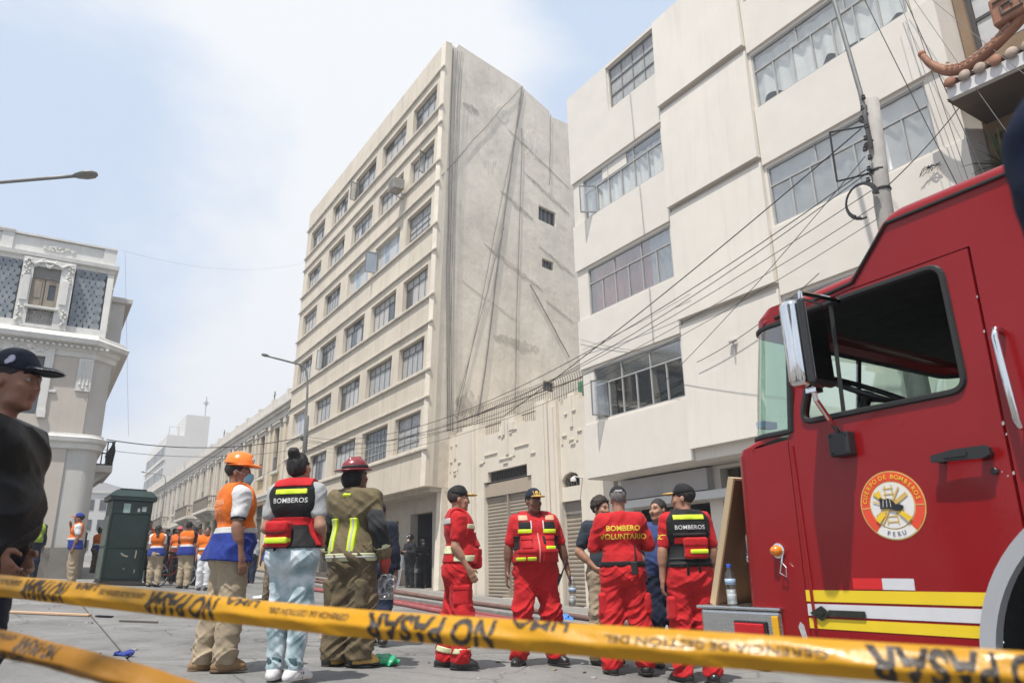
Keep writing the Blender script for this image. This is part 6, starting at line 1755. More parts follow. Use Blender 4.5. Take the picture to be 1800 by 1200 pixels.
# firefighter in turnout gear, back view
p = Person('firefighter in soot stained tan turnout coat and dark red helmet seen from behind', -1.62, 7.45, 158, H1, 1.90, 1.02, .05, 2, head_yaw=-30, head_pitch=4, feet=((-.10, -.04, 0), (.12, .02, 0)), foot_yaw=(-.75, -.3),
           arms=(((-.34, .10, -1), (-.05, -.35, -1)), ((.24, .10, -1), (.05, -.30, -1))), seed=9, shoulder=1.10, hand_curl=.9)
p.body(); p.hair()
p.trousers(c_turnd, (.045, .062, .062), 'turnout_trousers', folds=.022, to=1.0)
co = p.shirt(c_turn, .9, .034, .84, 'turnout_coat', folds=.013, fo=.25, seed=2)
slv = []
for i in (0, 1):
    a = p.sh[i] * .12 + p.el[i] * .88; w = p.wr[i]
    p.add('sleeve', [(cap(p.sh[i] * .35 + p.el[i] * .65, p.el[i], .080, .074), 0), (cap(p.el[i], p.el[i] * .45 + w * .55, .074, .066), .03)], c_soot, None, [(.018, (9, 9, 14), 3 + i)])
    p.add('sleeve_end', [(cap(p.el[i] * .55 + w * .45, p.el[i] * .08 + w * .92, .070, .064), 0)], c_turn, None, [(.012, (9, 9, 14), 7 + i)])
    p.add('sleeve_tape', [(cap(p.el[i] * .40 + w * .60, p.el[i] * .28 + w * .72, .073, .072), 0)], c_lime, None, [(.006, (9, 9, 14), 7 + i)], (), [(p.el[i] * .25 + w * .75, unit(w - p.el[i])), (p.el[i] * .43 + w * .57, -unit(w - p.el[i]))])
base = p.torso(.034)
p._vest = (base, [], .84)
p.onvest('hem_tape', c_lime, [(V3(0, .0, .905), V3(.4, .4, .034))], .036); p.onvest('hem_tape_stripe', c_silv, [(V3(0, .0, .905), V3(.4, .4, .010))], .040)
for sx in (-.085, .125): p.onvest('back_tape', c_hiv, [(V3(sx, .2, 1.09), V3(.034, .2, .155))], .028); p.onvest('back_tape_stripe', c_silv, [(V3(sx, .2, 1.09), V3(.011, .2, .153))], .032)
p.onvest('coat_skirt', c_turn, [(V3(0, 0, .89), V3(.4, .4, .075))], .018, folds=.01)
for i, sx in ((0, -.155), (1, .17)): p.add('cargo_pocket', [(rbox(V3(sx, .03, .60), (.05, .09, .12), .03), 0)], c_turnd, None, [(.016, (8, 8, 10), 3)])
p.boots(boot_y, sole_b, 1.15, .10, 'fire_boot')
for i in (0, 1):
    f = V3(math.sin(p.fy[i]), -math.cos(p.fy[i]), 0); a = p.ft[i] * V3(1, 1, 0)
    p.add('boot_upper', [(cap(a - f * .06 + V3(0, 0, .05), a + f * .03 + V3(0, 0, .055), .056, .055), 0), (cap(a + V3(0, 0, .08), a + V3(0, 0, .16), .062, .066), .03)], shoe_b, .008, None, (), [(V3(0, 0, .014), V3(0, 0, -1))])
P = p.hp
hr = M('dark_red_helmet', (.24, .015, .022), .32, .25, 7, coat=.4, dirt=.4)
he = p.add('fire_helmet', [(ell(P(0, .012, .085), (.104, .126, .098), p.HR), 0), (cap(P(0, -.10, .12), P(0, .12, .12), .014), .012), (cap(P(-.02, -.03, .178), P(-.02, .07, .17), .012), .02)], hr, .006, None, (), [(P(0, 0, .062), p.HR @ V3(0, 0, -1))])
p.add('helmet_brim', [(ell(P(0, .030, .060), (.150, .188, .014), p.HR), 0)], hr, .006, None, parent=he)
p.add('helmet_band', [(ell(P(0, .012, .085), (.108, .130, .102), p.HR), 0)], blk, .006, None, (), [(P(0, 0, .105), p.HR @ V3(0, 0, 1)), (P(0, 0, .075), p.HR @ V3(0, 0, -1))], parent=he)
q = MB(); q.lathe([(.022, 0), (.022, .006), (.015, .008), (.0, .008)][::-1], 12, (0, 0, 0), 0, 'y'); o = q.build('helmet_ring', chrome, he); o.location = P(.0, .135, .088); o.rotation_euler = Matrix([list(r) for r in (p.HR @ rotz(math.pi))]).to_euler()
p.add('neck_flap', [(ell(P(0, .04, -.02), (.098, .105, .105), p.HR), 0)], c_blk, .008, [(.012, (9, 9, 12), 3)], (), [(P(0, -.02, 0), p.HR @ V3(0, -1, -.2)), (P(0, 0, .058), p.HR @ V3(0, 0, 1)), (P(0, 0, -.085), p.HR @ V3(0, -.2, -1))], parent=he)
p.add('coat_collar', [(cap(p.neck + V3(0, .012, -.04), p.neck + V3(0, .01, .045), .088, .084), 0)], c_turn, None, [(.008, (9, 9, 9), 4)], [(cap(p.neck + V3(0, -.02, .03), p.neck + V3(0, -.02, .15), .074), 0)], [(p.neck + V3(0, 0, .05), V3(0, 0, 1))])
p.add('collar_tape', [(rbox(p.neck + V3(0, .105, -.02), (.045, .02, .016), .006, rotx(-.5)), 0)], c_hiv, .006)
gl = M('red_glove', (.36, .05, .035), .75, .15, 9, .2, 90)
p.add('glove', [(cap(p.wr[0], p.wr[0] + p.hd[0] * .08, .042, .045), 0), (cap(p.wr[0] + p.hd[0] * .08, p.wr[0] + p.hd[0] * .14 + V3(.03, -.01, 0), .042, .034), .02)], gl, .007, [(.006, (14, 14, 14), 2)])
PW = p.e.matrix_basis if False else None

# profile fireman in red on the left of the pair
def peaked(p): return p.capwear(c_blk, c_gold)
p = Person('fireman in red uniform and black cap turned to the right in profile', -.60, 7.70, 99, H1, 1.73, 1.05, .25, 0, head_yaw=4, head_pitch=-2, feet=((-.10, -.05, 0), (.10, .10, 0)), foot_yaw=(-.05, .15),
           arms=(((-.10, .14, -1), (.04, -.62, -1)), ((.12, .05, -1), (-.05, -.55, -1))), seed=13, hand_curl=.7)
p.body(); p.hair(hair_b)
p.shirt(c_red, .66, .016, .93, 'polo_shirt', collar=c_red, seed=5)
p.trousers(c_red, (.024, .042, .040), folds=.018); p.boots(shoe_b, sole_b, 1.05, .12)
v = p.vest(c_redv, .040, 1.0, name='rescue_vest', arm=.092, seed=3)
p.onvest('waist_tape', c_lime, [(V3(0, -.12, 1.035), V3(.4, .18, .030))], .008)
p.onvest('back_tape', c_lime, [(V3(0, .2, 1.12), V3(.4, .14, .04))], .008); p.onvest('back_tape', c_silv, [(V3(0, .15, 1.40), V3(.4, .12, .03))], .008)
p.onvest('chest_tape', c_lime, [(V3(0, -.2, 1.345), V3(.4, .14, .024))], .008)
p.onvest('chest_pocket', c_redv, [(V3(-.085, -.2, 1.22), V3(.055, .14, .07)), (V3(.085, -.2, 1.22), V3(.055, .14, .07))], .022); p.onvest('waist_pocket', c_redv, [(V3(-.10, -.16, .985 + .07), V3(.07, .14, .075)), (V3(.10, -.16, 1.055), V3(.07, .14, .075))], .028)
p.add('hip_pouch', [(rbox(V3(0, -.19, 1.0), (.13, .05, .065), .03), 0)], c_redv, None, [(.008, (8, 8, 8), 2)])
q = MB(); q.ball((0, 0, 0), (.004, .03, .034), 14); q.ball((-.003, 0, 0), (.004, .02, .023), 12, 1); o = q.build('round_patch', [c_blk, c_gold], v, True); o.location = (-.155, -.115, 1.21); o.rotation_euler = (0, 0, R(38))
for i in (0, 1):
    a = p.ft[i]; k = p.kn[i]
    m_ = a + (k - a) * .16; d_ = unit(k - a)
    p.add('leg_tape', [(cap(m_ - d_ * .02, m_ + d_ * .045, .098, .098), 0)], c_lime, None, [(.008, (9, 9, 12), 3)], (), [(m_ + d_ * .04, d_), (m_ - d_ * .014, -d_)])
for sx in (-1,): p.add('cargo_pocket', [(rbox((p.hip[0] + p.kn[0]) / 2 + V3(-.085, .0, -.05), (.03, .075, .085), .02), 0)], c_red, None, [(.01, (8, 8, 10), 3)]); p.add('pocket_flap', [(rbox((p.hip[0] + p.kn[0]) / 2 + V3(-.092, .0, .03), (.030, .08, .026), .012), 0)], c_red, None, [(.006, (8, 8, 10), 3)])
peaked(p)

# smiling stout fireman facing the camera
p = Person('stout smiling fireman in red pocketed vest and black cap facing the camera', .20, 8.30, 10, H1, 1.80, 1.22, .75, 2, head_yaw=14, head_pitch=-2, feet=((-.20, -.06, 0), (.19, -.02, 0)), foot_yaw=(-.5, .55),
           arms=(((-.36, .02, -1), (-.10, -.14, -1)), ((.40, .02, -1), (.22, -.06, -1))), seed=17, hand_curl=.6)
STOUT = p
p.body(); p.hair()
p.shirt(c_red, .78, .018, .92, 'polo_shirt', collar=c_red, seed=6)
p.trousers(c_red, (.026, .044, .042), folds=.022); p.boots(shoe_b, sole_b, 1.08, .12)
v = p.vest(c_redv, .040, 1.0, name='rescue_vest', arm=.088, seed=5)
for sx in (-1, 1):
    p.onvest('shoulder_panel', c_blk, [(V3(sx * .135, -.2, 1.375), V3(.062, .2, .040))], .008)
    p.onvest('shoulder_tab', M('peach_tab', (.62, .32, .20), .6, .1, 9), [(V3(sx * .145, -.05, 1.455), V3(.05, .12, .030))], .012)
    p.onvest('reflective_band', c_hiv, [(V3(sx * .132, -.2, 1.315), V3(.072, .2, .022))], .012)
    p.onvest('chest_pocket', c_redv, [(V3(sx * .125, -.25, 1.20), V3(.052, .2, .062))], .020); p.onvest('pocket_flap', c_redv, [(V3(sx * .125, -.25, 1.248), V3(.056, .2, .022))], .028)
    p.onvest('waist_pocket', c_redv, [(V3(sx * .125, -.3, 1.065), V3(.088, .24, .062))], .024); p.onvest('pocket_flap', c_redv, [(V3(sx * .125, -.3, 1.112), V3(.092, .24, .020))], .032)
    p.onvest('side_panel', c_blk, [(V3(sx * .25, -.06, 1.20), V3(.06, .1, .07))], .010)
for x, z, w in ((-.185, 1.035, .042), (-.085, 1.035, .045), (.125, 1.145, .058)): p.onvest('pocket_tape', c_hiv, [(V3(x, -.3, z), V3(w, .24, .018))], .033)
p.onvest('name_patch', c_blk, [(V3(.075, -.25, 1.225), V3(.028, .2, .042))], .014)
p.onvest('zip', M('zip_tape', (.60, .25, .2), .6, .2, 60), [(V3(0, -.3, 1.15), V3(.008, .24, .15))], .012)
p.onvest('epaulet_line', txt_w, [(V3(-.065, -.2, 1.38), V3(.006, .2, .05)), (V3(.065, -.2, 1.38), V3(.006, .2, .05))], .014)
p.capwear(c_navy, c_gold, c_gold)
b = MB(); b.bbox(-.03, .03, -.018, .018, -.07, .07, .008); b.tube([(.018, 0, .07), (.018, 0, .27)], [.009, .005], 6); b.box(-.022, .022, -.021, -.0185, .01, .055)
o = b.build('hand_radio', blkp, None)
T = Matrix.LocRotScale(p.e.location, p.e.rotation_euler, p.e.scale)
o.location = T @ Vector(p.wr[1] + V3(-.115, -.02, -.10)); o.rotation_euler = (0, R(24), 0); tag(o, 'black hand radio hanging at the hip of the stout smiling fireman', 'radio')
hb = Vector(p.wr[1] + p.hd[1] * .11)
bottle('water_bottle', 'empty clear bottle hanging from the left hand of the stout fireman', T @ (hb + Vector((.004, -.025, -.262))), (R(4), R(3), 0), 1.28, None, (.5, .5, .5))

# back-view volunteer with yellow lettering
p = Person('fireman in red shirt with yellow lettering on his back and black cap', 1.10, 7.94, 177, H1, 1.83, 1.10, .35, 0, head_yaw=0, head_pitch=-10, feet=((-.17, .0, 0), (.17, .02, 0)), foot_yaw=(-.25, .25),
           arms=(((-.42, -.16, -1), (.75, -.85, .05)), ((.42, -.16, -1), (-.75, -.85, .05))), seed=23)
p.body(); p.hair(M('grey_hair', (.18, .165, .155), .7, .3, 60, .5, 120))
s_ = p.shirt(c_red, .92, .018, .995, 'tee_shirt', seed=8)
p.trousers(c_red, (.022, .040, .038), folds=.022, waist=1.03); p.boots(shoe_b, sole_b, 1.06, .12)
p.add('belt', [(cap(p.pel + V3(-.07 * p.g, .005, .065), p.pel + V3(.07 * p.g, .005, .065), .152), 0)], c_blk, None, None, (), [(V3(0, 0, 1.035), V3(0, 0, 1)), (V3(0, 0, .985), V3(0, 0, -1))])
for t, dz_ in (('BOMBERO', .058), ('VOLUNTARIO', -.022)): p.text(s_, t, .073, txt_y, p.chest + V3(-.02, .3, dz_), (0, -1, 0), bold=.018, spacing=1.0)
b = MB(); b.bbox(-.032, .032, -.02, .02, -.06, .06, .008); b.tube([(-.018, 0, .06), (-.018, 0, .22)], [.009, .006], 6); o = b.build('belt_radio', blkp, p.e); o.location = (-.10, .155, .97)
for i in (0, 1): p.add('cargo_pocket', [(rbox((p.hip[i] + p.kn[i]) / 2 + V3((-.105, .105)[i], .02, -.09), (.035, .075, .10), .025), 0)], c_red, None, [(.012, (8, 8, 10), 3 + i)])
c_ = p.capwear(c_blk)
q = MB(); q.obox(tuple(p.hp(0, .128, .07)), (.035, 0, 0), (0, .004, 0), (0, .0, .009)); q.build('cap_strap', shop_grey, c_)

# fireman in black rescue vest, back view, face turned to the left
p = Person('fireman in red uniform with black lettered rescue vest, back to the camera beside the truck', 1.72, 7.62, 184, H1, 1.85, 1.06, .15, 0, head_yaw=62, head_pitch=0, feet=((-.12, .02, 0), (.14, -.02, 0)), foot_yaw=(-.2, .5),
           arms=(((-.22, .04, -1), (-.02, -.20, -1)), ((.24, .06, -1), (.06, -.10, -1))), seed=29, hand_curl=.8)
p.body(); p.hair()
s_ = p.shirt(c_red, .78, .016, .95, 'polo_shirt', collar=c_red, seed=9)
p.trousers(c_red, (.021, .038, .037), folds=.021, waist=1.03); p.boots(shoe_b, sole_b, 1.06, .12)
v = p.vest(c_blk, .036, 1.0, name='rescue_vest', arm=.092, vneck=False, seed=7)
p.onvest('reflective_band', c_hiv, [(p.chest + V3(0, .15, .16), V3(.15, .15, .024))], .010)
p.onvest('red_panel', c_red, [(p.chest + V3(0, .15, -.055), V3(.15, .15, .030))], .008)
p.onvest('webbing', cloth('webbing', (.03, .03, .032), .7, .1), [(p.chest + V3(0, .15, .0), V3(.16, .15, .014)), (V3(0, .15, 1.075), V3(.2, .15, .012)), (V3(0, .15, 1.03), V3(.2, .15, .012))], .010)
pk = p.chest + V3(-.03, .175, -.125)
o = p.add('back_pouch', [(rbox(pk, (.105, .045, .092), .025), 0), (rbox(pk + V3(0, .010, .055), (.109, .045, .040), .02), .01)], c_red, .007, [(.006, (7, 7, 9), 5)])
p.add('pouch_tape', [(rbox(pk + V3(-.02, .010, -.030), (.085, .046, .020), .010), 0)], c_hiv, .007, [(.003, (7, 7, 9), 5)], parent=o)
p.text(v, 'BOMBEROS', .055, txt_w, p.chest + V3(0, .3, .065), (0, -1, 0), bold=.012, spacing=1.05)
p.text(s_, 'BGC', .06, txt_y, p.sh[1] + (p.el[1] - p.sh[1]) * .55 + V3(.3, .02, 0), (-1, -.05, 0), bold=.03)
b = MB()
for x, z0 in ((-.05, 1.0), (.06, 1.0)): b.obox((x, .165, z0 - .03), (.012, 0, 0), (0, .004, 0), (0, .01, .06))
b.build('strap_end', c_blk, p.e)
for i in (0, 1): p.add('cargo_pocket', [(rbox((p.hip[i] + p.kn[i]) / 2 + V3((-.098, .098)[i], .02, -.09), (.033, .075, .10), .025), 0)], c_red, None, [(.012, (8, 8, 10), 3 + i)])
p.capwear(c_blk, c_gold)

# two civilians talking to them
p = Person('man with curly dark hair in charcoal tee shirt and khaki trousers behind the lettered fireman', .98, 8.58, 24, H1, 1.78, 1.0, .15, 0, head_yaw=16, head_pitch=-4, arms=(((-.42, .12, -1), (.55, -.55, -.75)), ((.2, .05, -1), (-.1, -.3, -1))), feet=((-.12, 0, 0), (.12, 0, 0)), seed=33)
p.body(); p.hair(hair_b, 'curly'); p.shirt(c_tee, .66, .014, .93, 'tee_shirt', seed=1); p.trousers(c_khk); p.boots(shoe_b, None, 1, .09, 'shoe')
p = Person('man in blue tee shirt and dark jeans looking left between the two back turned firemen', 1.64, 8.62, -8, H1, 1.80, 1.05, .3, 0, head_yaw=-38, head_pitch=2, arms=(((-.14, .05, -1), (-.02, -.25, -1)), ((.16, .05, -1), (-.10, -.5, -1))), feet=((-.13, 0, 0), (.13, 0, 0)), seed=35)
p.body(); p.hair(); p.shirt(c_blt, .66, .016, .93, 'tee_shirt', seed=2); p.trousers(c_den); p.boots(shoe_b, None, 1, .09, 'shoe')

# man close by on the left, out of focus
p = Person('man in navy cap and black leather jacket standing close by at the left edge', -2.09, 2.92, 98, .009, 1.715, 1.0, .1, 1, head_yaw=-4, head_pitch=-3, feet=((-.1, 0, 0), (.1, .05, 0)), arms=(((-.08, .10, -1), (.34, -.50, -.74)), ((.10, .05, -1), (-.36, -.46, -.74))), seed=41, hand_curl=1.1)
p.body(); p.hair(); p.shirt(leather, 1.0, .030, .86, 'jacket', .011, 1.0, seed=4); p.trousers(c_navy, folds=.016); p.boots(shoe_b)
c_ = p.capwear(c_navy)
p.add('brim_edge', [(ell(p.hp(0, -.110, .050), (.083, .092, .009), p.HR), 0)], txt_w, .006, None, [(ell(p.hp(0, -.10, .047), (.079, .094, .02), p.HR), 0)], [(p.hp(0, -.085, .05), p.HR @ V3(0, 1, 0))], parent=c_)
q = MB(); q.ball((0, 0, 0), (.004, .016, .020), 10); q.ball((0, .012, -.012), (.004, .012, .014), 8); o = q.build('cap_patch', M('pale_patch', (.42, .42, .52), .7, .2, 60), c_, True); o.location = p.hp(-.083, -.02, .085); o.rotation_euler = (0, R(18), 0)
p.add('jacket_collar', [(cap(p.neck + V3(0, .015, -.04), p.neck + V3(0, .02, .03), .082, .078), 0)], leather, None, [(.008, (9, 9, 9), 2)], [(cap(p.neck + V3(0, -.03, .03), p.neck + V3(0, -.03, .15), .072), 0)], [(p.neck + V3(0, 0, .05), V3(0, -.4, 1))])

# person at the right edge whose shoulder enters the picture
p = Person('person in dark navy shirt whose shoulder enters the picture at the upper right edge', 0.952, .81, 176, .010, 1.90, 1.10, .2, 1, head_yaw=0, feet=((-.12, 0, 0), (.12, 0, 0)), arms=(((-.2, -.1, -1), (.2, -1, .2)), ((.06, -.05, -1), (-.3, -1, .1))), seed=43)
p.body(); p.hair(); p.shirt(M('navy_shirt', (.006, .012, .032), .9, .1, 7, .2, 200, spec=.2), .8, .022, .9, seed=2); p.trousers(c_den); p.boots(shoe_b)

# person mostly hidden behind the turnout coat
p = Person('person in dark jeans mostly hidden behind the turnout coat', -1.70, 9.3, 170, .011, 1.66, 1.0, 0, 1, feet=((-.11, .02, 0), (.11, -.02, 0)), seed=45, face=False)
p.body(); p.hair(); p.shirt(c_navy, 1.0, .02, .9, fo=.9); p.trousers(c_den); p.boots(shoe_b)

# ------------------------------------------------------------------ crowd along the street
HC = .0155
def orange(p, skirt=True, txt=None):
    v = p.vest(c_org, .034, 1.10, name='vest', vneck=True, seed=3)
    vb = [(cap(p.pel + V3(-.07, .0, .05), p.pel + V3(.07, .0, .05), .162), 0), (cap(p.waist + V3(-.055, 0, .03), p.waist + V3(.055, 0, .03), .150), .06), (cap(p.pel + V3(-.08, .01, -.05), p.pel + V3(.08, .01, -.05), .165), .05)]
    if skirt: p.add('vest_skirt', vb, c_blu, None, [(.012, (6, 6, 8), 4)], (), [(V3(0, 0, 1.10), V3(0, 0, 1)), (V3(0, 0, .87), V3(0, 0, -1))])
    p.onvest('silver_band', c_silv, [(V3(0, 0, 1.125), V3(.4, .4, .030))], .008)
    return v
def crowd(label, x, y, rz, top, bottom, sleeve=.62, vest=True, cap_m=None, brim_m=None, hk='short', skin=1, hgt=1.72, seed=0, arms=None, skirt=True, hairm=None, yaw=0, female=False, feet=((-.11, .02, 0), (.11, -.02, 0)), fo=0.0, print_=None):
    p = Person(label, x, y, rz, HC, hgt, 1.03, .15, skin, head_yaw=yaw, arms=arms, seed=seed, fingers=False, female=female, feet=feet)
    p.body(); p.hair(hairm or hair_m, hk); p.shirt(top, sleeve, .014, .93, fo=fo); p.trousers(bottom); p.boots(shoe_b, None, 1.0, .10)
    if vest:
        v = orange(p, skirt)
        if print_: p.text(v, print_, .085, M('orange_print', (.85, .42, .22), .7, .1, 9), p.chest + V3(0, .3, .04), (0, -1, 0))
    if cap_m: p.capwear(cap_m, brim_m)
    return p
crowd('man in blue cap with orange brim holding a phone to his ear', -11.11, 18.91, -62, c_wht, c_khk, cap_m=c_blu, brim_m=c_org, seed=51, hgt=1.74, arms=(((-.5, -.35, -.5), (.55, -.25, 1)), ((.14, .08, -1), (.04, -.25, -1))))
crowd('dark haired person in lime vest standing left of the blue capped man', -13.0, 20.2, 40, c_navy, c_den, vest=False, seed=52, fo=.9).vest(c_grn, .034, 1.0)
crowd('man in dark jacket behind the near man, beside the lime vest', -12.75, 19.2, 70, c_navy, c_navy, vest=False, seed=53, fo=.9)
crowd('person in dark clothes half hidden behind the near man', -11.9, 17.9, 100, c_blk, c_navy, vest=False, seed=54, fo=.9, yaw=20)
crowd('woman in orange and blue vest half hidden by the green kiosk', -15.6, 28.0, 170, c_pnk, c_camo, seed=55, hk='bun', hgt=1.62, female=True)
crowd('distant person in dark jacket between column and kiosk, nearer the column', -18.3, 31.2, 30, c_navy, c_navy, vest=False, seed=56, fo=.9, hgt=1.66)
crowd('distant person in black between column and kiosk, nearer the kiosk', -17.7, 31.9, 150, c_blk, c_den, vest=False, seed=57, fo=.9, hgt=1.68)
crowd('tall dark haired man in orange vest behind the long haired woman at the kiosk', -10.62, 21.6, 35, c_wht, c_blk, seed=58, skirt=False, hgt=1.76, yaw=10)
crowd('woman with long black hair and orange and blue vest beside the kiosk', -9.80, 20.5, 205, c_wht, c_khk, seed=59, hk='long', hgt=1.60, female=True, yaw=-50)
crowd('person in pink cap and orange vest behind the long haired woman', -10.30, 22.9, 20, c_pnk, c_blk, seed=60, cap_m=c_pnk, hgt=1.66, skirt=False)
crowd('person in light blue shirt and dark trousers in the crowd behind the vests', -10.9, 24.1, 150, c_lbl, c_navy, vest=False, seed=61, hgt=1.60)
crowd('person in black cap and lettered orange vest seen from behind', -8.98, 20.5, 182, c_blk, c_khk, seed=62, cap_m=c_blk, hgt=1.72, fo=0, sleeve=.7, print_='DEFENSA')
crowd('person in white trousers and orange vest just left of the hard hat man', -8.25, 20.0, 15, c_org, c_wht, seed=63, hgt=1.62, skirt=False)
crowd('person in orange and blue vest and camouflage trousers right of the hard hat man', -5.45, 16.9, 160, c_wht, c_camo, seed=64, hgt=1.70, arms=(((-.15, .05, -1), (-.1, -.2, -1)), ((.30, .12, -1), (.25, -.1, -1))))
crowd('man in grey shirt far along the street behind the orange vests', -12.4, 26.6, 0, c_gry, c_den, vest=False, seed=65, hgt=1.68)
crowd('woman in white top far along the street by the old row', -14.0, 30.0, 10, c_wht, c_den, vest=False, seed=66, hgt=1.6, hk='long', female=True)
crowd('man in pale shirt walking far along the street by the row house doors', -12.6, 29.5, 200, c_khk, c_den, vest=False, seed=67, hgt=1.7)

for k_, (px_, py_, rz_, lab_, top_, bot_) in enumerate(((-12.9, 23.9, 60, 'man in black jacket in the crowd between the kiosk and the far row', c_blk, c_den), (-11.6, 25.4, 200, 'person in dark jacket seen from behind beyond the light blue shirt', c_navy, c_blk), (-9.6, 22.6, 120, 'person in dark red top behind the lettered orange vest', c_pnk, c_den),
        (-8.9, 23.6, -30, 'man in charcoal tee shirt behind the white trousered person', c_tee, c_den), (-14.2, 24.4, 80, 'man in navy jacket in the crowd left of the kiosk', c_navy, c_den), (-13.9, 22.3, 10, 'person in black top standing just left of the kiosk', c_blk, c_navy), (-9.3, 26.5, 170, 'man in grey shirt walking away beyond the hard hat man', c_gry, c_den))):
    crowd(lab_, px_, py_, rz_, top_, bot_, vest=False, seed=70 + k_, fo=.9 if k_ % 2 == 0 else 0, hgt=1.66 + .02 * (k_ % 4))
# police with shields in the doorway
shield = glass_mat('scuffed_shield', (.42, .45, .47), .30, .25)
c_pol = cloth('police_black', (.012, .014, .018), .8, .2)
def police(label, x, y, rz, hgt, shield_label, srz, sx, sy, stilt, sw_=.27, sh_=1.15, feet=((-.12, .02, 0), (.12, -.02, 0))):
    p = Person(label, x, y, rz, .014, hgt, 1.08, .1, 1, seed=int(abs(x * 31)), fingers=False, feet=feet, dz=.125, arms=(((-.3, -.25, -1), (.35, -.8, .1)), ((.3, -.25, -1), (-.35, -.8, .1))), group='riot police')
    p.body(); p.shirt(c_pol, 1.0, .026, .9, fo=.95); p.trousers(c_pol); p.boots(shoe_b)
    P = p.hp
    he = p.add('riot_helmet', [(ell(P(0, .012, .055), (.112, .132, .115), p.HR), 0)], M('police_helmet', (.02, .022, .026), .25, .1, 6, coat=.4), .010, None, [(ell(P(0, -.11, -.01), (.075, .07, .075), p.HR), .01)], [(P(0, 0, -.035), p.HR @ V3(0, 0, -1))])
    q = MB(); q.ball(tuple(P(0, -.135, .075)), (.04, .012, .022), 8); q.ball(tuple(P(0, -.08, -.05)), (.05, .04, .045), 10); q.build('white_mask', txt_w, he, True)
    px, py = street(sx, sy).x, street(sx, sy).y
    e = thing('riot_shield', shield_label, 'shield', (px, py, gz(px) + .127), R(srz))
    b = MB(); b.grid(lambda u, v: ((u - .5) * 2 * sw_, .10 * ((u - .5) * 2) ** 2, sh_ * v), 8, 1); b.build('shield_panel', shield, e, True)
    b = MB(); b.tube([(-sw_, .1, 0.01), (-sw_, .1, sh_)], .012, 5); b.tube([(sw_, .1, 0.01), (sw_, .1, sh_)], .012, 5); b.box(-.17, .17, -.012, -.002, sh_ * .52, sh_ * .62); b.build('shield_trim', M('shield_trim', (.35, .35, .36), .5, .2, 9), e)
    vs, fs = text_geo('POLICIA', .075, .02); b = MB(); b.add([(v.x, -.016, v.y + sh_ * .57) for v in vs], fs); b.build('lettering', c_pol, e)
    e.rotation_euler = (R(stilt), 0, R(srz))
    return p
q1 = street(-7.05, -.75); q2 = street(-5.35, -.55); q3 = street(-5.75, .15)
police('riot policeman with white mask standing left of the dark doorway', q1.x, q1.y, -20, 1.72, 'clear riot shield held upright left of the doorway', -25, -6.95, -1.25, -4)
police('riot policeman in front of the dark doorway behind a leaning clear shield', q2.x, q2.y, -40, 1.74, 'clear riot shield leaning in front of the dark doorway', -40, -5.62, -1.1, -12, .25)
police('riot policeman standing deeper inside the dark doorway', q3.x, q3.y, 10, 1.66, 'clear riot shield held inside the dark doorway', 10, -5.85, -.15, -6, .22, 1.0)
# ================================================================== street furniture, wires, tapes, litter
# ---- green kiosk
kg = M('kiosk_green_paint', (.010, .030, .024), .42, .25, 3, .08, 30, dirt=.35); kg2 = M('kiosk_green_panel', (.008, .024, .019), .38, .3, 2.2, .1, 20, dirt=.4); ks = M('kiosk_sunlit_side', (.10, .125, .11), .5, .25, 3, .08, 30, dirt=.35)
KX0, KY0 = -10.95, 20.85
K = thing('kiosk', 'closed dark green metal street kiosk with stickers on its header, leaning slightly', 'kiosk', (KX0, KY0, gz(KX0) - .01), R(37))
K.rotation_euler = (0, R(1.6), R(37)); K.scale = (.84, .84, .97)
b = MB(); b.bbox(-.60, .60, -.55, .55, .10, 2.28, .015); b.build('cabin', kg, K)
b = MB(); b.box(-.63, .63, -.58, .58, .0, .10); b.build('plinth', M('kiosk_plinth', (.05, .045, .04), .8, .2, 4, dirt=.3), K)
b = MB()
b.add([(-.72, -.67, 2.40), (.72, -.67, 2.40), (.72, .67, 2.40), (-.72, .67, 2.40), (-.52, -.47, 2.58), (.52, -.47, 2.58), (.52, .47, 2.58), (-.52, .47, 2.58)], [(0, 1, 5, 4), (1, 2, 6, 5), (2, 3, 7, 6), (3, 0, 4, 7), (4, 5, 6, 7), (3, 2, 1, 0)])
b.box(-.70, .70, -.65, .65, 2.29, 2.399); b.bbox(-.40, .40, -.35, .35, 2.585, 2.64, .01); b.build('roof', kg, K)
for z0, z1 in ((.16, .98), (1.02, 1.86)):
    b = MB(); b.bbox(-.54, .54, -.572, -.551, z0, z1, .008); b.build('front_panel', kg2, K)
    b = MB(); b.bbox(-.622, -.601, -.50, .50, z0, z1, .008); b.build('side_panel', ks, K)  # much paler than the front: sunlight on this side put into the colour
b = MB(); b.bbox(-.57, .57, -.585, -.551, 1.92, 2.24, .01); b.build('header', kg, K)
b = MB(); b.bbox(-.58, .58, -.590, -.551, .985, 1.015, .004); b.box(-.60, -.575, -.60, -.551, .1, 2.28); b.box(.575, .60, -.60, -.551, .1, 2.28); b.build('edge_strip', kg, K)
for x, z, w, h, m in ((-.16, 2.07, .10, .13, M('pale_green_sticker', (.30, .42, .36), .6, .15, 20)), (.36, 2.06, .065, .065, M('white_sticker', (.42, .44, .43), .6, .15, 20)), (.20, 2.03, .035, .05, M('white_sticker', (.42, .44, .43)))):
    b = MB(); b.box(x - w, x + w, -.588, -.5855, z - h, z + h); b.build('sticker', m, K)
scr = M('bare_scratch', (.36, .33, .26), .7, .2, 20)
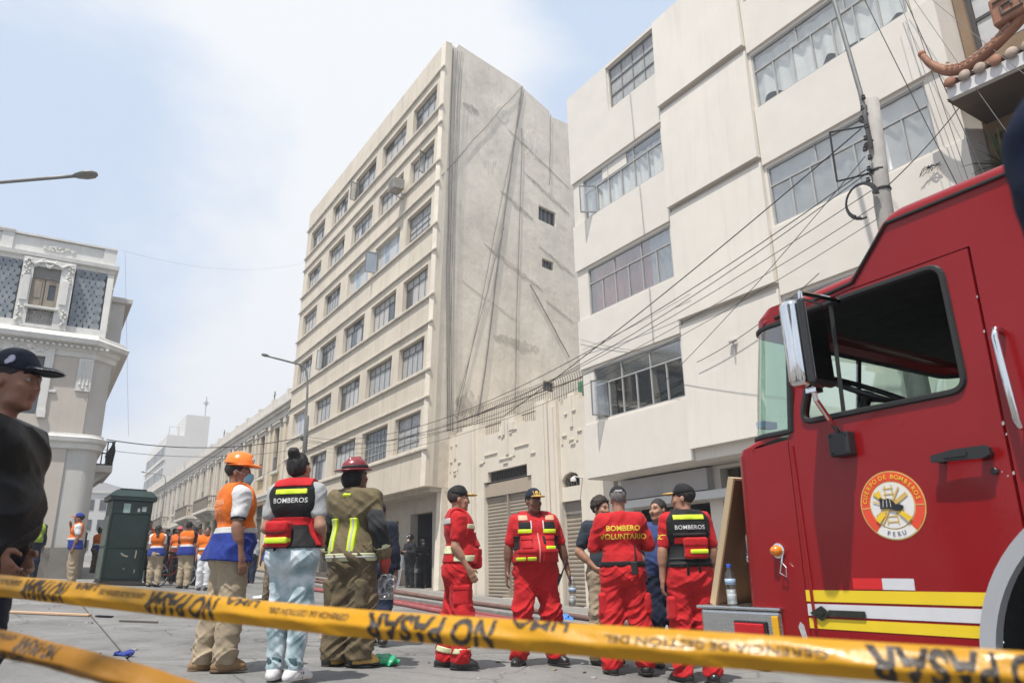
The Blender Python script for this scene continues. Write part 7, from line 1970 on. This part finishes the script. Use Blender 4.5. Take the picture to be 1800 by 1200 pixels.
for pts in ([(-.12, .86), (-.02, .80), (.10, .77), (.08, .74), (-.06, .77), (-.13, .82)], [(.30, .95), (.34, .9), (.32, .7), (.29, .72)], [(-.02, .45), (.05, .43), (.04, .40)], [(.33, .42), (.36, .40), (.35, .3), (.33, .33)]):
    b = MB(); b.panel(pts, -.5742, -.5722); b.build('scratch', scr, K)

# ---- street lamps and poles
lampm = M('galvanised_pole', (.22, .22, .21), .5, .15, 6, metal=.3); concp = M('concrete_pole', (.36, .34, .315), .85, .12, 4, .3, 40, dirt=.25)
def street_lamp(label, x, y, h, arm_to, base_r=.07, pole=True):
    zg_ = gz(x)
    e = thing('street_lamp', label, 'street lamp', (x, y, zg_), 0, 'street lamps')
    A_ = Vector((arm_to[0] - x, arm_to[1] - y, arm_to[2] - zg_)); H_ = h - zg_
    d = Vector((A_.x, A_.y, 0)); L = d.length; d.normalize()
    pts = [Vector((0, 0, 0)), Vector((0, 0, H_ * .5)), Vector((0, 0, H_ * .92))]
    for t in (.2, .45, .7, 1.0):
        pts.append(Vector((d.x * L * .16 * t ** 2, d.y * L * .16 * t ** 2, H_ * .92 + (A_.z - .22 - H_ * .92) * (1 - (1 - t) ** 2))))
    for t in (.4, .7, .9): pts.append(Vector((d.x * L * t, d.y * L * t, A_.z - .22 + .22 * (t - .16) / .84)))
    b = MB(); b.tube(pts, [base_r, base_r * .8, base_r * .6] + [base_r * .5] * (len(pts) - 3), 8); b.build('pole', lampm, e, True)
    b = MB()
    r_ = d.cross(Vector((0, 0, 1)))
    c0 = d * (L * .88) + Vector((0, 0, A_.z - .03)); c1 = d * (L * 1.04) + Vector((0, 0, A_.z + .02))
    prof = [(0, .045), (.12, .09), (.45, .14), (.8, .13), (1.0, .06)]
    rings = []
    for t, w in prof:
        c = c0.lerp(c1, t)
        for q in ((-1, -.2), (-.6, .5), (0, .75), (.6, .5), (1, -.2), (0, -.45)): rings.append(c + r_ * (q[0] * w) + Vector((0, 0, q[1] * w * .75)))
    b.add(rings, [(i * 6 + j, i * 6 + (j + 1) % 6, (i + 1) * 6 + (j + 1) % 6, (i + 1) * 6 + j) for i in range(4) for j in range(6)] + [(5, 4, 3, 2, 1, 0), (24, 25, 26, 27, 28, 29)])
    hd = b.build('lamp_head', lampm, e, True)
    return e
street_lamp('near street lamp whose arm reaches in from the left edge above the mansion', -10.75, 12.25, 8.6, (-8.05, 12.36, 8.36))
lp = street(-9.60, -3.2)
street_lamp('street lamp with a curved arm standing before the tall cream block', lp.x, lp.y, 8.2, (lp.x - 1.55, lp.y - .95, 9.15), .08)
p3 = street(-46, -3.2)
street_lamp('distant street lamp in front of the old row', p3.x, p3.y, 8.2, (p3.x - 1.75, p3.y - .5, 8.9), .07)
e = thing('utility_box', 'round metal junction box and short post fixed on the lamp pole before the cream block', 'junction box', (lp.x, lp.y, 5.95), RZ)
b = MB(); b.ball((-.18, 0, .12), (.16, .12, .18), 10); b.bbox(.1, .22, -.07, .07, -.5, .9, .01); b.tube([(-.2, 0, .1), (.15, 0, .1)], .03, 6); b.build('box_body', lampm, e, True)

ux, uy = 13.74, -2.2
up_ = street(ux, uy)
U = thing('utility_pole', 'leaning grey concrete utility pole with cable frame rising behind the fire truck', 'utility pole', (up_.x, up_.y, sgz(ux, uy) + .1), RZ)
ui = Matrix.Translation((-ux, -uy, -(sgz(ux, uy) + .1)))
b = MB(); b.tube([(13.72, -2.2, .0), (13.74, -2.2, 5.75), (13.86, -2.2, 7.40)], [.17, .118, .10], 12); b.build('concrete_post', concp, U, True, ui)
b = MB(); b.tube([(13.80, -2.34, 6.6), (13.80, -2.34, 7.5), (13.64, -2.3, 9.4), (13.52, -2.28, 11.2)], .035, 7); b.build('steel_mast', lampm, U, True, ui)
b = MB(); fr_ = [(13.80, -2.33, 6.96), (13.24, -2.36, 7.16), (13.22, -2.36, 6.33), (13.74, -2.33, 6.22)]
for i in range(3): b.tube([fr_[i], fr_[i + 1]], .016, 5)
b.build('cable_frame', blkp, U, inv=ui)
b = MB()
for k in range(9): b.lathe([(.03, 0), (.034, .02), (.02, .04), (.028, .06), (.0, .07)], 8, (13.68 + .03 * (k % 3) + .012 * k, -2.36, 6.1 + .16 * k)); 
for z in (5.95, 6.25, 6.7, 7.15): b.lathe([(.125, 0), (.128, .01), (.128, .025), (.125, .035)], 12, (13.76, -2.2, z))
b.build('insulators', blkp, U, inv=ui)['kind'] = 'stuff'
e = thing('cable_coil', 'thick dark cable coil hanging beside the utility pole above the truck roof', 'cable', street(13.55, -2.42, 5.85), RZ)
b = MB()
for k in range(3): b.tube([((.22 + .015 * k) * math.cos(t * .3), .02 * k, (.24 + .015 * k) * math.sin(t * .3)) for t in range(15 + k)], .016, 6)
b.build('coil', blkp, e)

# ---- overhead wires: span by span
def span(p, q, r, label, sag=.25, m=None, group='overhead wires'):
    return cable([p, q], r, label, m, sag, 24, group, True)
pz = lambda x, y, z: street(x, y, z)
POLE = [(13.72, -2.36, 6.95), (13.72, -2.36, 6.72), (13.7, -2.36, 6.30), (13.7, -2.36, 6.12)]
END = (-9.55, -3.2)
span(pz(*POLE[0]), pz(4.0, -2.5, 4.45), .010, 'twisted black wire running down from the frame on the utility pole', .12)
span(pz(4.0, -2.5, 4.45), pz(*END, 5.85), .008, 'black wire continuing from the white block corner to the lamp pole', .3)
for k, (z0, z1, sg, r) in enumerate(((6.30, 6.05, 1.35, .008), (6.24, 5.95, 1.5, .007), (5.95, 5.80, 1.25, .006), (5.7, 5.7, 1.25, .0055), (5.5, 5.6, 1.3, .005))):
    span(pz(13.7, -2.36, z0), pz(END[0], END[1], z1), r, ('uppermost', 'second', 'third', 'fourth', 'lowest')[k] + ' of the long sagging wires from the utility pole along the shopfronts', sg)
span(pz(13.7, -2.36, 6.5), pz(7.8, -.97, 4.55), .006, 'thin wire slanting from the utility pole to the white block wall', .1)
span(pz(11.9, -1.1, 5.6), pz(9.0, -1.1, 4.75), .007, 'short slack wire low on the white block beside the truck', .12)
span(pz(5.2, -1.0, 6.3), pz(7.6, -.97, 5.35), .005, 'faint wire on the white block above its lowest window', .05, cable_g)
span(pz(5.3, -1.0, 6.0), pz(9.0, -1.1, 6.2), .005, 'faint level wire across the white block below its second window row', .06, cable_g)
# from the lamp pole over the street to the mansion
ms = Vector((-13.2, 23.3, 5.2))
span(pz(*END, 6.05), ms, .016, 'thick black wire crossing the street from the lamp pole to the mansion', .35)
span(pz(*END, 5.6), ms + Vector((-.2, 0, -.3)), .008, 'thin wire crossing the street below the thick one', .3)
span(ms + Vector((-.3, -1.2, .3)), Vector((-24, 9, 5.6)), .016, 'black wire running along the mansion front to the left edge', .2)
span(pz(*END, 5.75), pz(-31, -.3, 6.8), .008, 'thin wire from the lamp pole to the ochre row house', .3)
span(Vector((-12.85, 21.95, 11.25)), pz(-17.5, -1.1, 17.0), .003, 'hair thin wire crossing the sky from the mansion roof to the cream block', .6, cable_g)
span(Vector((-12.75, 22.0, 11.2)), Vector((-12.55, 23.4, 5.3)), .004, 'thin wire hanging down the mansion corner', .0, cable_g)
span(Vector((-5.1, 5.6, 5.55)), Vector((-5.6, 5.2, 5.0)), .012, 'wire stub at the upper left corner of the picture', .02)
span(Vector((-5.05, 5.65, 5.5)), Vector((-5.7, 5.1, 4.75)), .010, 'second wire stub at the upper left corner, just below the first', .02)
for k, (p, q) in enumerate((((14.12, -1.2, 9.9), (15.05, -1.7, 4.6)), ((14.16, -1.2, 9.9), (15.7, -1.7, 4.6)), ((14.2, -1.25, 9.9), (14.8, -1.8, 4.6)), ((14.22, -1.2, 9.9), (16.5, -1.9, 5.0)), ((13.72, -2.3, 11.0), (14.7, -1.5, 4.6)), ((14.1, -1.3, 9.95), (14.75, -1.85, 4.8)), ((14.66, -1.4, 7.1), (13.8, -2.3, 5.9)))):
    span(pz(*p), pz(*q), (.007, .0045, .005, .0045, .007, .0045, .008)[k], ('thickest of the loose wires', 'longest slanting wire', 'shortest wire', 'outermost wire', 'wire from the mast', 'inner wire', 'wire back to the pole')[k] + ' hanging in front of the brown house with the tiled eave', .05, cable_g if k % 2 else None)
b = MB()
for k in range(12):
    a = k * .55
    b.tube([(0, 0, 0), (.10 * math.cos(a), .02 * math.sin(k), .06 * math.sin(a) - .02), (.17 * math.cos(a), 0, .05 * math.sin(a * 1.3) - .05)], .006, 4)
o = b.build('wire_tangle', blkp, None); o.location = street(13.92, -1.02, 6.62); o.rotation_euler = (0, 0, RZ); tag(o, 'tuft of cut wires sticking out of the white wall right of the pole', 'wire')

# ---- brown house with the tiled eave at the upper right
BH, bi = bld('house', 'brown house with curled tiled eave and dark plant balcony at the upper right', 'building', 17)
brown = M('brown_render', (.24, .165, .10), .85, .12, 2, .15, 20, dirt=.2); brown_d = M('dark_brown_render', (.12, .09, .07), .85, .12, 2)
b = MB(); b.wall(14.48, 20, 2.5, 13, -.30, -.05, [(14.62, 16.8, 8.45, 9.75), (14.6, 19, 4.6, 7.05)]); b.box(14.48, 20, -.05, 6, 12.8, 13); b.build('wall', brown, BH, inv=bi)
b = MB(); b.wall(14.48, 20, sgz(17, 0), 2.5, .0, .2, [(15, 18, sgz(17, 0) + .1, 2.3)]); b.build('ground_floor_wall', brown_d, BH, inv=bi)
niche(BH, bi, 14.6, 19, 4.6, 7.05, -.05, 2.5, dark_room, 'balcony_recess'); niche(BH, bi, 15, 18, sgz(17, 0) + .1, 2.3, .2, 2, dark_room, 'doorway')
window(BH, bi, 14.62, 16.8, 8.45, 9.75, -.22, [(.5, 2), (.5, 2)], gate_m, lambda r, k: pane_mats[1], .07)
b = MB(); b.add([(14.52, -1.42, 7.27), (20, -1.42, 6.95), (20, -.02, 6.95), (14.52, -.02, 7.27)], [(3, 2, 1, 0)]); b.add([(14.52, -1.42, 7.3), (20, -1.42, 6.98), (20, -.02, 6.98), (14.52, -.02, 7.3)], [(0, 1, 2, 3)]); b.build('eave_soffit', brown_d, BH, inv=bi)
b = MB(); b.panel([(14.58, 7.24), (20, 6.92), (20, 7.10), (14.58, 7.42)], -1.50, -1.40); b.build('eave_fascia', M('white_fascia', (.66, .65, .63), .7, .05, 3, dirt=.08), BH, inv=bi)
tc_ = M('terracotta', (.30, .135, .075), .7, .15, 8, .2, 40, dirt=.25); tc2 = M('weathered_tile', (.40, .31, .25), .8, .2, 8, .2, 40, dirt=.3)
def ridge(u, w):   # curved hip line from the curled tip up to the right
    pts = [(14.36, 8.16), (14.42, 7.98), (14.52, 7.82), (14.66, 7.66), (14.84, 7.58), (15.05, 7.60), (15.3, 7.68), (15.6, 7.82), (15.95, 8.05)]
    i = min(int(u * (len(pts) - 1)), len(pts) - 2); t = u * (len(pts) - 1) - i
    return pts[i][0] + (pts[i + 1][0] - pts[i][0]) * t, pts[i][1] + (pts[i + 1][1] - pts[i][1]) * t
b = MB(); L_ = [ridge(i / 20, 0) for i in range(21)]
b.tube([(x, -1.48, z) for x, z in L_], [.045 + .03 * min(1, i / 8) for i in range(21)], 8); b.ball((14.36, -1.48, 8.17), .06, 8)
b.build('hip_ridge', tc_, BH, True, bi)
b = MB(); b.tube([(x, -1.50, z + .085) for x, z in L_[6:]], .028, 6); b.build('ridge_cap', tc2, BH, True, bi)
for k in range(14): 
    t = .38 + .6 * k / 13; x, z = ridge(t, 0); b = MB(); b.box(x - .02, x + .02, -1.56, -1.49, z + .01, z + .075); b.build('ridge_block', tc_, BH, inv=bi)
b = MB(); b.grid(lambda u, v: (14.62 + 5.4 * u, -1.5 + 1.45 * v, 7.46 - .30 * u + .55 * v), 20, 6); b.build('eave_roof', tc2, BH, inv=bi)
for k in range(16):
    x = 14.66 + k * .20
    z = 7.46 - .06 * (x - 14.62)
    b = MB(); b.tube([(x, -1.52, z + .0), (x + .01, -1.1, z + .2), (x + .02, -.5, z + .45)], [.06, .06, .06], 10); b.lathe([(0, -.015), (.078, -.012), (.082, .0), (.078, .012), (.06, .012)], 14, (x, -1.545, z), 0, 'y'); b.build('roof_tile', tc2 if k % 3 else tc_, BH, True, bi)
b = MB(); b.bbox(15.36, 15.9, -1.62, -1.40, 7.86, 8.30, .04)
key = [(15.42, 8.20), (15.74, 8.20), (15.74, 7.96), (15.5, 7.96), (15.5, 8.1), (15.63, 8.1), (15.63, 8.04)]
b.build('key_ornament', tc_, BH, inv=bi)
b = MB()
for i in range(len(key) - 1): b.tube([(key[i][0], -1.63, key[i][1]), (key[i + 1][0], -1.63, key[i + 1][1])], .02, 4)
b.build('key_scroll', brown_d, BH, inv=bi)
b = MB(); b.box(14.5, 19, -1.15, -.302, 5.9, 6.015); b.box(14.5, 19, -1.15, -1.10, 5.3, 5.899); b.build('balcony_slab', brown_d, BH, inv=bi)
e = thing('potted_plant', 'spiky green plant on the dark balcony of the brown house', 'plant', street(14.80, -.78, 6.02), RZ)
b = MB(); b.lathe([(.0, 0), (.11, 0), (.14, .20), (.0, .20)], 12); b.build('pot', brown_d, e)
leafm = [M('leaf_green', (.05, .095, .025), .5, .2, 6), M('leaf_dark_green', (.03, .06, .02), .5, .2, 6), M('leaf_yellow_green', (.10, .12, .04), .55, .2, 6)]
rl = random.Random(2)
for k in range(46):
    a = rl.uniform(0, 6.283); el_ = rl.uniform(.1, 1.35); L = rl.uniform(.40, .75); w = .018
    d = Vector((math.cos(a) * math.cos(el_), math.sin(a) * math.cos(el_), math.sin(el_))); s_ = Vector((-math.sin(a), math.cos(a), 0))
    P0 = Vector((0, 0, .22)); pts = [P0 + d * (L * t) - Vector((0, 0, .25 * t * t * (1.2 - el_ * .6))) for t in (0, .35, .7, 1)]
    ws_ = (w * .7, w, w * .7, .002); v = []
    for q, ww_ in zip(pts, ws_): v += [q - s_ * ww_, q + Vector((0, 0, -.005)), q + s_ * ww_]
    b = MB(); b.add(v, [(i * 3 + j, i * 3 + j + 1, i * 3 + j + 4, i * 3 + j + 3) for i in range(3) for j in range(2)]); b.build('leaf', rl.choice(leafm), e)

# ---- caution tapes
tape_m = M('yellow_caution_tape', (.60, .30, .009), .30, .08, 5, .10, 40, spec=.5, transl=.22); ink = M('tape_ink', (.022, .014, .008), .5, .3, 30)
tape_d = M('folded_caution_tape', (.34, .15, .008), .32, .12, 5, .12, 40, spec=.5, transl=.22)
def make_tape(label, pts, w, texts, m, twist=0.0, fold=.010, tilt=.0):
    P = [Vector(p) for p in pts]
    seg = [0.0]
    for a, c in zip(P[:-1], P[1:]): seg.append(seg[-1] + (c - a).length)
    T_ = seg[-1]
    def at(s):
        s = min(max(s, 0), T_)
        for i in range(len(P) - 1):
            if s <= seg[i + 1] or i == len(P) - 2:
                t = (s - seg[i]) / (seg[i + 1] - seg[i])
                p0 = P[max(i - 1, 0)]; p1 = P[i]; p2 = P[i + 1]; p3 = P[min(i + 2, len(P) - 1)]
                return .5 * ((2 * p1) + (p2 - p0) * t + (2 * p0 - 5 * p1 + 4 * p2 - p3) * t * t + (3 * p1 - p0 - 3 * p2 + p3) * t ** 3)
    def surf(s, t, off=0.0):     # t in -.5 .. .5 up
        c = at(s); d = (at(s + .01) - at(s - .01)).normalized()
        nrm = Vector((d.y, -d.x, 0)).normalized(); upv = nrm.cross(d) * -1
        if upv.z < 0: upv = -upv
        an = tilt + twist * math.sin(s * 2.3 + 1); u2 = upv * math.cos(an) + nrm * math.sin(an); n2 = nrm * math.cos(an) - upv * math.sin(an)
        bend = fold * (1 - abs(t + .10) * 2.4) - .004 * max(0, t - .32) * 8 + (.0020 * math.sin(s * 19 + t * 3) + .0015 * math.sin(s * 47 + 2 + t * 9) + .0008 * math.sin(s * 131 + t * 21)) * (1 + 40 * max(0, fold - .0125))
        return c + u2 * (w * t) + n2 * (bend + off)
    n = int(T_ / .018)
    e = thing('caution_tape', label, 'caution tape', at(T_ * .5), 0, None)
    inv = Matrix.Translation(-at(T_ * .5))
    b = MB(); b.grid(lambda u, v: surf(u * T_, v - .5), n, 12); b.grid(lambda u, v: surf(u * T_, v - .5, -.0012), n, 12, flip=True); b.build('tape_band', m, e, True, inv)
    for (body, s0, s1, t0, hh, bold) in texts:
        vs, fs = text_geo(body, 1.0, bold)
        xs = [v.x for v in vs]; ys = [v.y for v in vs]; wx = max(xs) - min(xs); hy = max(ys) - min(ys); cx, cy = (max(xs) + min(xs)) / 2, (max(ys) + min(ys)) / 2
        bm = bmesh.new(); bv = [bm.verts.new((v.x, v.y, 0)) for v in vs]
        for f in fs:
            try: bm.faces.new([bv[i] for i in f])
            except ValueError: pass
        bmesh.ops.triangulate(bm, faces=bm.faces[:])
        for _ in range(2): bmesh.ops.subdivide_edges(bm, edges=[q for q in bm.edges if q.calc_length() > .16], cuts=1)
        bmesh.ops.triangulate(bm, faces=bm.faces[:]); bm.verts.index_update()
        out = []
        for v in bm.verts:      # the tape hangs upside down, so the print does too
            s = (s0 + s1) / 2 - (v.co.x - cx) / wx * (s1 - s0); t = t0 - (v.co.y - cy) / hy * hh
            out.append(surf(s, min(max(t, -.5), .5), .0013))
        b = MB(); b.add(out, [[v.index for v in f.verts] for f in bm.faces]); bm.free()
        b.build('print', ink, e, inv=inv)
    return at, T_
make_tape('upper yellow caution tape stretched across the whole picture', [(-1.755, 1.997, 0.981), (-1.188, 1.750, 0.936), (-0.693, 1.535, 0.896), (-0.313, 1.369, 0.866), (-0.011, 1.235, 0.849), (0.235, 1.127, 0.836), (0.609, 0.961, 0.816), (0.756, 0.895, 0.810)], .0455, [('NO PASAR', 0.705, 0.84, 0.0, 0.92, 0.034), ('NO PASAR', 1.094, 1.273, 0.0, 0.92, 0.034), ('NO PASAR', 1.626, 1.876, -0.02, 0.94, 0.034), ('NO PASAR', 2.405, 2.646, -0.02, 0.94, 0.034), ('GERENCIA DE GESTIÓN DEL', 0.557, 0.693, 0.22, 0.28, 0.006), ('LIMA', 0.858, 0.924, 0.36, 0.26, 0.02), ('GERENCIA DE GESTIÓN DEL', 0.938, 1.081, 0.2, 0.28, 0.006), ('LIMA', 1.288, 1.371, 0.36, 0.26, 0.02), ('GERENCIA DE GESTIÓN DEL', 1.404, 1.592, 0.16, 0.28, 0.006), ('LIMA', 1.904, 2.003, 0.36, 0.28, 0.02), ('GERENCIA DE GESTIÓN DEL', 2.07, 2.365, 0.1, 0.28, 0.006)], tape_m, .08, .012)
make_tape('lower yellow caution tape folded double in the bottom left corner', [(-1.064, 1.364, 0.877), (-0.872, 1.310, 0.846), (-0.751, 1.274, 0.826), (-0.637, 1.239, 0.805), (-0.529, 1.204, 0.783), (-0.408, 1.162, 0.756)], .037, [('NO PASAR', 0.235, 0.330, 0.22, 0.50, 0.03), ('NO PASAR', 0.165, 0.262, -0.28, 0.42, 0.03), ('LIMA', 0.140, 0.18, 0.30, 0.2, 0.02), ('GERENCIA DE GESTIÓN DEL', 0.275, 0.36, -0.30, 0.24, 0.01), ('GERENCIA DE GESTIÓN DEL', 0.12, 0.225, 0.34, 0.18, 0.01)], tape_d, .28, .015, -.20)
# ---- fire hoses along the kerb
hose_m = [M('pink_fire_hose', (.30, .085, .085), .8, .15, 9, .2, 120, dirt=.3), M('brown_fire_hose', (.17, .095, .075), .8, .15, 9, .2, 120, dirt=.3), M('dull_red_fire_hose', (.24, .05, .05), .8, .15, 9, .2, 120, dirt=.3)]
def hose(label, pts, r, m):
    out = []
    P = [Vector((x, y, 0)) for x, y in pts]
    for i in range(len(P) - 1):
        p0, p1, p2, p3 = P[max(i - 1, 0)], P[i], P[i + 1], P[min(i + 2, len(P) - 1)]
        for j in range(10):
            t = j / 10
            q = .5 * ((2 * p1) + (p2 - p0) * t + (2 * p0 - 5 * p1 + 4 * p2 - p3) * t * t + (3 * p1 - p0 - 3 * p2 + p3) * t ** 3)
            hgt = .0 if q.y < -3.62 else .135 * min(1, (q.y + 3.62) / .12)
            w_ = street(q.x, q.y); out.append(Vector((w_.x, w_.y, gz(w_.x) + hgt + r * .8)))
    b = MB(); b.tube(out, r, 8); o = b.build('fire_hose', m, None, True); c = out[0]; o.data.transform(Matrix.Translation(-c)); o.location = c
    return tag(o, label, 'fire hose', 'fire hoses along the kerb')
hose('pink fire hose on the road lying farthest from the kerb', [(-9, -4.5), (-5, -4.45), (-2, -4.2), (0, -4.6), (2.2, -4.35), (5, -4.5), (9, -4.3), (13, -4.6)], .055, hose_m[0])
hose('dull red fire hose on the road close against the kerb', [(-8, -4.1), (-5, -4.0), (-3, -4.15), (-1, -3.95), (1, -4.0), (4, -3.9), (8, -4.0), (12, -3.95)], .05, hose_m[2])
hose('brown fire hose lying on top of the pavement edge', [(-10, -3.2), (-7, -3.1), (-4, -3.3), (-1, -3.15), (2, -3.3), (6, -3.2), (10, -3.3)], .05, hose_m[1])
hose('second brown fire hose on the pavement near the dark doorway', [(-11, -2.2), (-8, -1.9), (-5, -2.1), (-3, -2.4), (-1, -2.9), (1.5, -3.2)], .05, hose_m[1])

# ---- litter
def lump(name, label, cat, x, y, r, m, amp=.03, fr=(9, 9, 9), seed=1, dz=0.0, rz=0, h=.008):
    g = Grid((-r[0] - .05, -r[1] - .05, -.02), (r[0] + .05, r[1] + .05, r[2] * 2 + .08), h)
    g.union(ell((0, 0, r[2] * .8), r), 0); g.union(ell((r[0] * .45, 0, r[2] * .5), (r[0] * .5, r[1] * .7, r[2] * .6)), .03)
    g.fold(amp, fr, seed); g.fold(amp * .5, tuple(2.3 * q for q in fr), seed + 4); g.plane((0, 0, 0), (0, 0, -1))
    V, Q = g.mesh(1); o = link(name, np_mesh(name, V, Q, m)); o.location = (x, y, gz(x) + dz); o.rotation_euler = (0, 0, R(rz)); return tag(o, label, cat)
lump('plastic_bag', 'crumpled green plastic bag lying on the street by the yellow boot', 'bag', -1.33, 7.66, (.16, .09, .035), M('green_plastic_film', (.015, .30, .13), .35, .15, 9), .035, (10, 10, 10), 3, .0, 10)
lump('plastic_bag', 'crumpled blue plastic bag by the kerb behind the stout fireman', 'bag', .80, 13.9, (.19, .15, .11), M('blue_plastic_film', (.05, .22, .62), .35, .15, 9), .03, (9, 9, 9), 5)
lump('plastic_sack', 'white plastic sack on the street below the near man', 'sack', -9.0, 14.1, (.42, .3, .14), M('white_plastic_film', (.55, .56, .58), .4, .1, 9), .05, (5, 5, 6), 6, h=.014)
lump('fabric_scrap', 'small dark blue scrap lying on a slab joint', 'scrap', -3.70, 7.33, (.07, .035, .02), M('blue_scrap', (.02, .04, .22), .7, .2, 9), .02, (16, 16, 16), 7, h=.005)
lump('foam_box', 'pale foam boxes dropped on the street behind the hard hat man', 'box', -5.75, 17.3, (.22, .12, .05), M('white_foam', (.55, .55, .52), .7, .1, 9), .015, (7, 7, 7), 8, h=.01)
def plank(name, label, cat, x, y, L, w, t, rz, m):
    b = MB(); b.bbox(-L / 2, L / 2, -w / 2, w / 2, 0, t, min(t, w) * .2); o = b.build(name, m, None); o.location = (x, y, gz(x) + .003); o.rotation_euler = (0, math.atan(-SX * math.cos(R(rz))) * 1.0, R(rz)); return tag(o, label, cat)
plank('wood_offcut', 'pale splintered wood plank lying on the street at the left edge', 'plank', -6.9, 11.0, 1.5, .13, .03, 8, M('raw_pine_offcut', (.50, .34, .22), .75, .12, 4, stretch=(.2, 1, 1)))
plank('wood_offcut', 'short pale wood strip between the woman and the firefighter', 'plank', -2.33, 9.7, .36, .06, .015, -25, M('raw_pine_offcut', (.5, .34, .22)))
plank('wood_offcut', 'dark thin stick lying behind the hard hat man', 'stick', -5.2, 10.6, .5, .05, .02, 10, M('dark_stick', (.10, .08, .065), .8, .2, 5))
plank('litter_paper', 'flat white paper lying by the woman and the firefighter', 'paper', -1.95, 8.75, .22, .12, .004, -10, txt_w)
plank('litter_paper', 'small dark wrapper with a white tail on the street at left', 'paper', -5.95, 11.1, .22, .10, .02, 5, c_blk)
rt = random.Random(21); gm_ = MB()
for k in range(150):
    x = rt.uniform(-8, 1.5); y = rt.uniform(5, 17); s_ = rt.uniform(.008, .03)
    a = rt.uniform(0, 3.14)
    gm_.obox((x, y, gz(x) + .004), (s_ * math.cos(a), s_ * math.sin(a), 0), (-s_ * .5 * math.sin(a), s_ * .5 * math.cos(a), 0), (0, 0, .003 + s_ * .1), rt.choice([0, 0, 1, 2]))
o = gm_.build('litter', [M('litter_pale', (.42, .40, .37), .8, .2, 9), M('litter_dark', (.06, .055, .05), .8, .2, 9), M('litter_tan', (.33, .25, .17), .8, .2, 9)], None); tag(o, 'scattered crumbs of litter on the street', 'litter', kind='stuff')

# ---- clear plastic bag in the firefighter's red glove, sheet bag of the near man
lump('plastic_bag', 'clear plastic bag hanging from the red glove of the firefighter', 'bag', -1.24, 7.28, (.075, .05, .12), glass_mat('clear_film', (.82, .84, .85), .14, .10), .03, (10, 10, 7), 9, .62)
# ---- bicycle by the kiosk
bk = thing('bicycle', 'small dark bicycle standing beside the kiosk behind the long haired woman', 'bicycle', (-9.55, 21.1, gz(-9.55)), R(65))
for x in (-.48, .48):
    b = MB(); b.tube([(x + .31 * math.cos(t * .2618), 0, .33 + .31 * math.sin(t * .2618)) for t in range(25)], .02, 6, caps=False); w = b.build('wheel', blk, bk)
    b = MB(); b.tube([(x + .285 * math.cos(t * .2618), 0, .33 + .285 * math.sin(t * .2618)) for t in range(25)], .012, 5, caps=False)
    for t in range(12): b.tube([(x, 0, .33), (x + .285 * math.cos(t * .5236), 0, .33 + .285 * math.sin(t * .5236))], .003, 3)
    b.build('rim', chrome, w)
b = MB()
for p_, q_ in (((-.48, 0, .33), (-.15, 0, .78)), ((-.15, 0, .78), (.35, 0, .80)), ((.35, 0, .86), (.48, 0, .33)), ((-.02, 0, .32), (.36, 0, .72)), ((-.02, 0, .32), (-.17, 0, .88)), ((-.48, 0, .33), (-.02, 0, .32))): b.tube([p_, q_], .016, 6)
b.build('frame', M('bicycle_red', (.25, .02, .02), .4, .1, 6), bk)
b = MB(); b.bbox(-.30, -.06, -.06, .06, .88, .94, .02); b.build('saddle', blk, bk)
b = MB(); b.tube([(.30, -.25, 1.0), (.36, -.12, .98), (.35, 0, .90), (.36, .12, .98), (.30, .25, 1.0)], .013, 6); b.build('handlebar', chrome, bk)

# ---- unseen tree added behind the camera's left shoulder so that shade falls on the near man and the tape
tr = thing('added_shade_tree', 'added leafy tree outside the picture on the left, to shade the near man', 'tree', (-3.9, -.2, gz(-3.9)), 0)
b = MB(); b.tube([(0, 0, -.05), (.05, .02, 1.5), (.0, .1, 3.2), (.3, .3, 4.6), (.6, .6, 5.8)], [.16, .13, .11, .08, .04], 9)
for a in range(6): b.tube([(.1, .15, 3.6 + .2 * a), (.5 * math.cos(a * 1.05) + .3, .5 * math.sin(a * 1.05) + .3, 4.6 + .2 * a), (1.25 * math.cos(a * 1.05) + .5, 1.25 * math.sin(a * 1.05) + .5, 5.2 + .25 * a)], [.06, .04, .015], 6)
b.build('trunk', M('bark', (.10, .075, .055), .9, .25, 6, .4, 30, stretch=(1, 1, .2)), tr, True)
rt2 = np.random.default_rng(5); n_ = 5200
cl = rt2.normal(0, 1, (70, 3)); cl /= np.linalg.norm(cl, axis=1)[:, None]; cl *= rt2.uniform(.3, 1, (70, 1)) ** .4 * np.array([1.75, 1.75, 1.2])
pc = cl[rt2.integers(0, 70, n_)] + rt2.normal(0, .22, (n_, 3)) + np.array([.75, .75, 6.0])
d1 = rt2.normal(0, 1, (n_, 3)); d1 /= np.linalg.norm(d1, axis=1)[:, None]; d2 = np.cross(d1, rt2.normal(0, 1, (n_, 3))); d2 /= np.linalg.norm(d2, axis=1)[:, None]
VV = np.stack([pc - d1 * .085, pc + d2 * .035, pc + d1 * .085, pc - d2 * .035], 1).reshape(-1, 3); QQ = np.arange(n_ * 4).reshape(-1, 4)
link('crown', np_mesh('crown', VV, QQ, M('tree_leaf', (.055, .085, .025), .6, .3, 3)), tr)['kind'] = 'stuff'

# ---- hazy city air
hz = MB(); hz.box(-350, 180, -60, 480, -2.3, 46)
hm_ = bpy.data.materials.new('city_haze'); hm_.use_nodes = True; hn = hm_.node_tree; hn.nodes.clear()
ho = hn.nodes.new('ShaderNodeOutputMaterial'); hv = hn.nodes.new('ShaderNodeVolumePrincipled'); hv.inputs['Color'].default_value = (.93, .95, 1, 1); hv.inputs['Density'].default_value = .0017; hv.inputs['Anisotropy'].default_value = .2
hn.links.new(hv.outputs[0], ho.inputs['Volume'])
o = hz.build('haze', hm_); tag(o, kind='stuff')
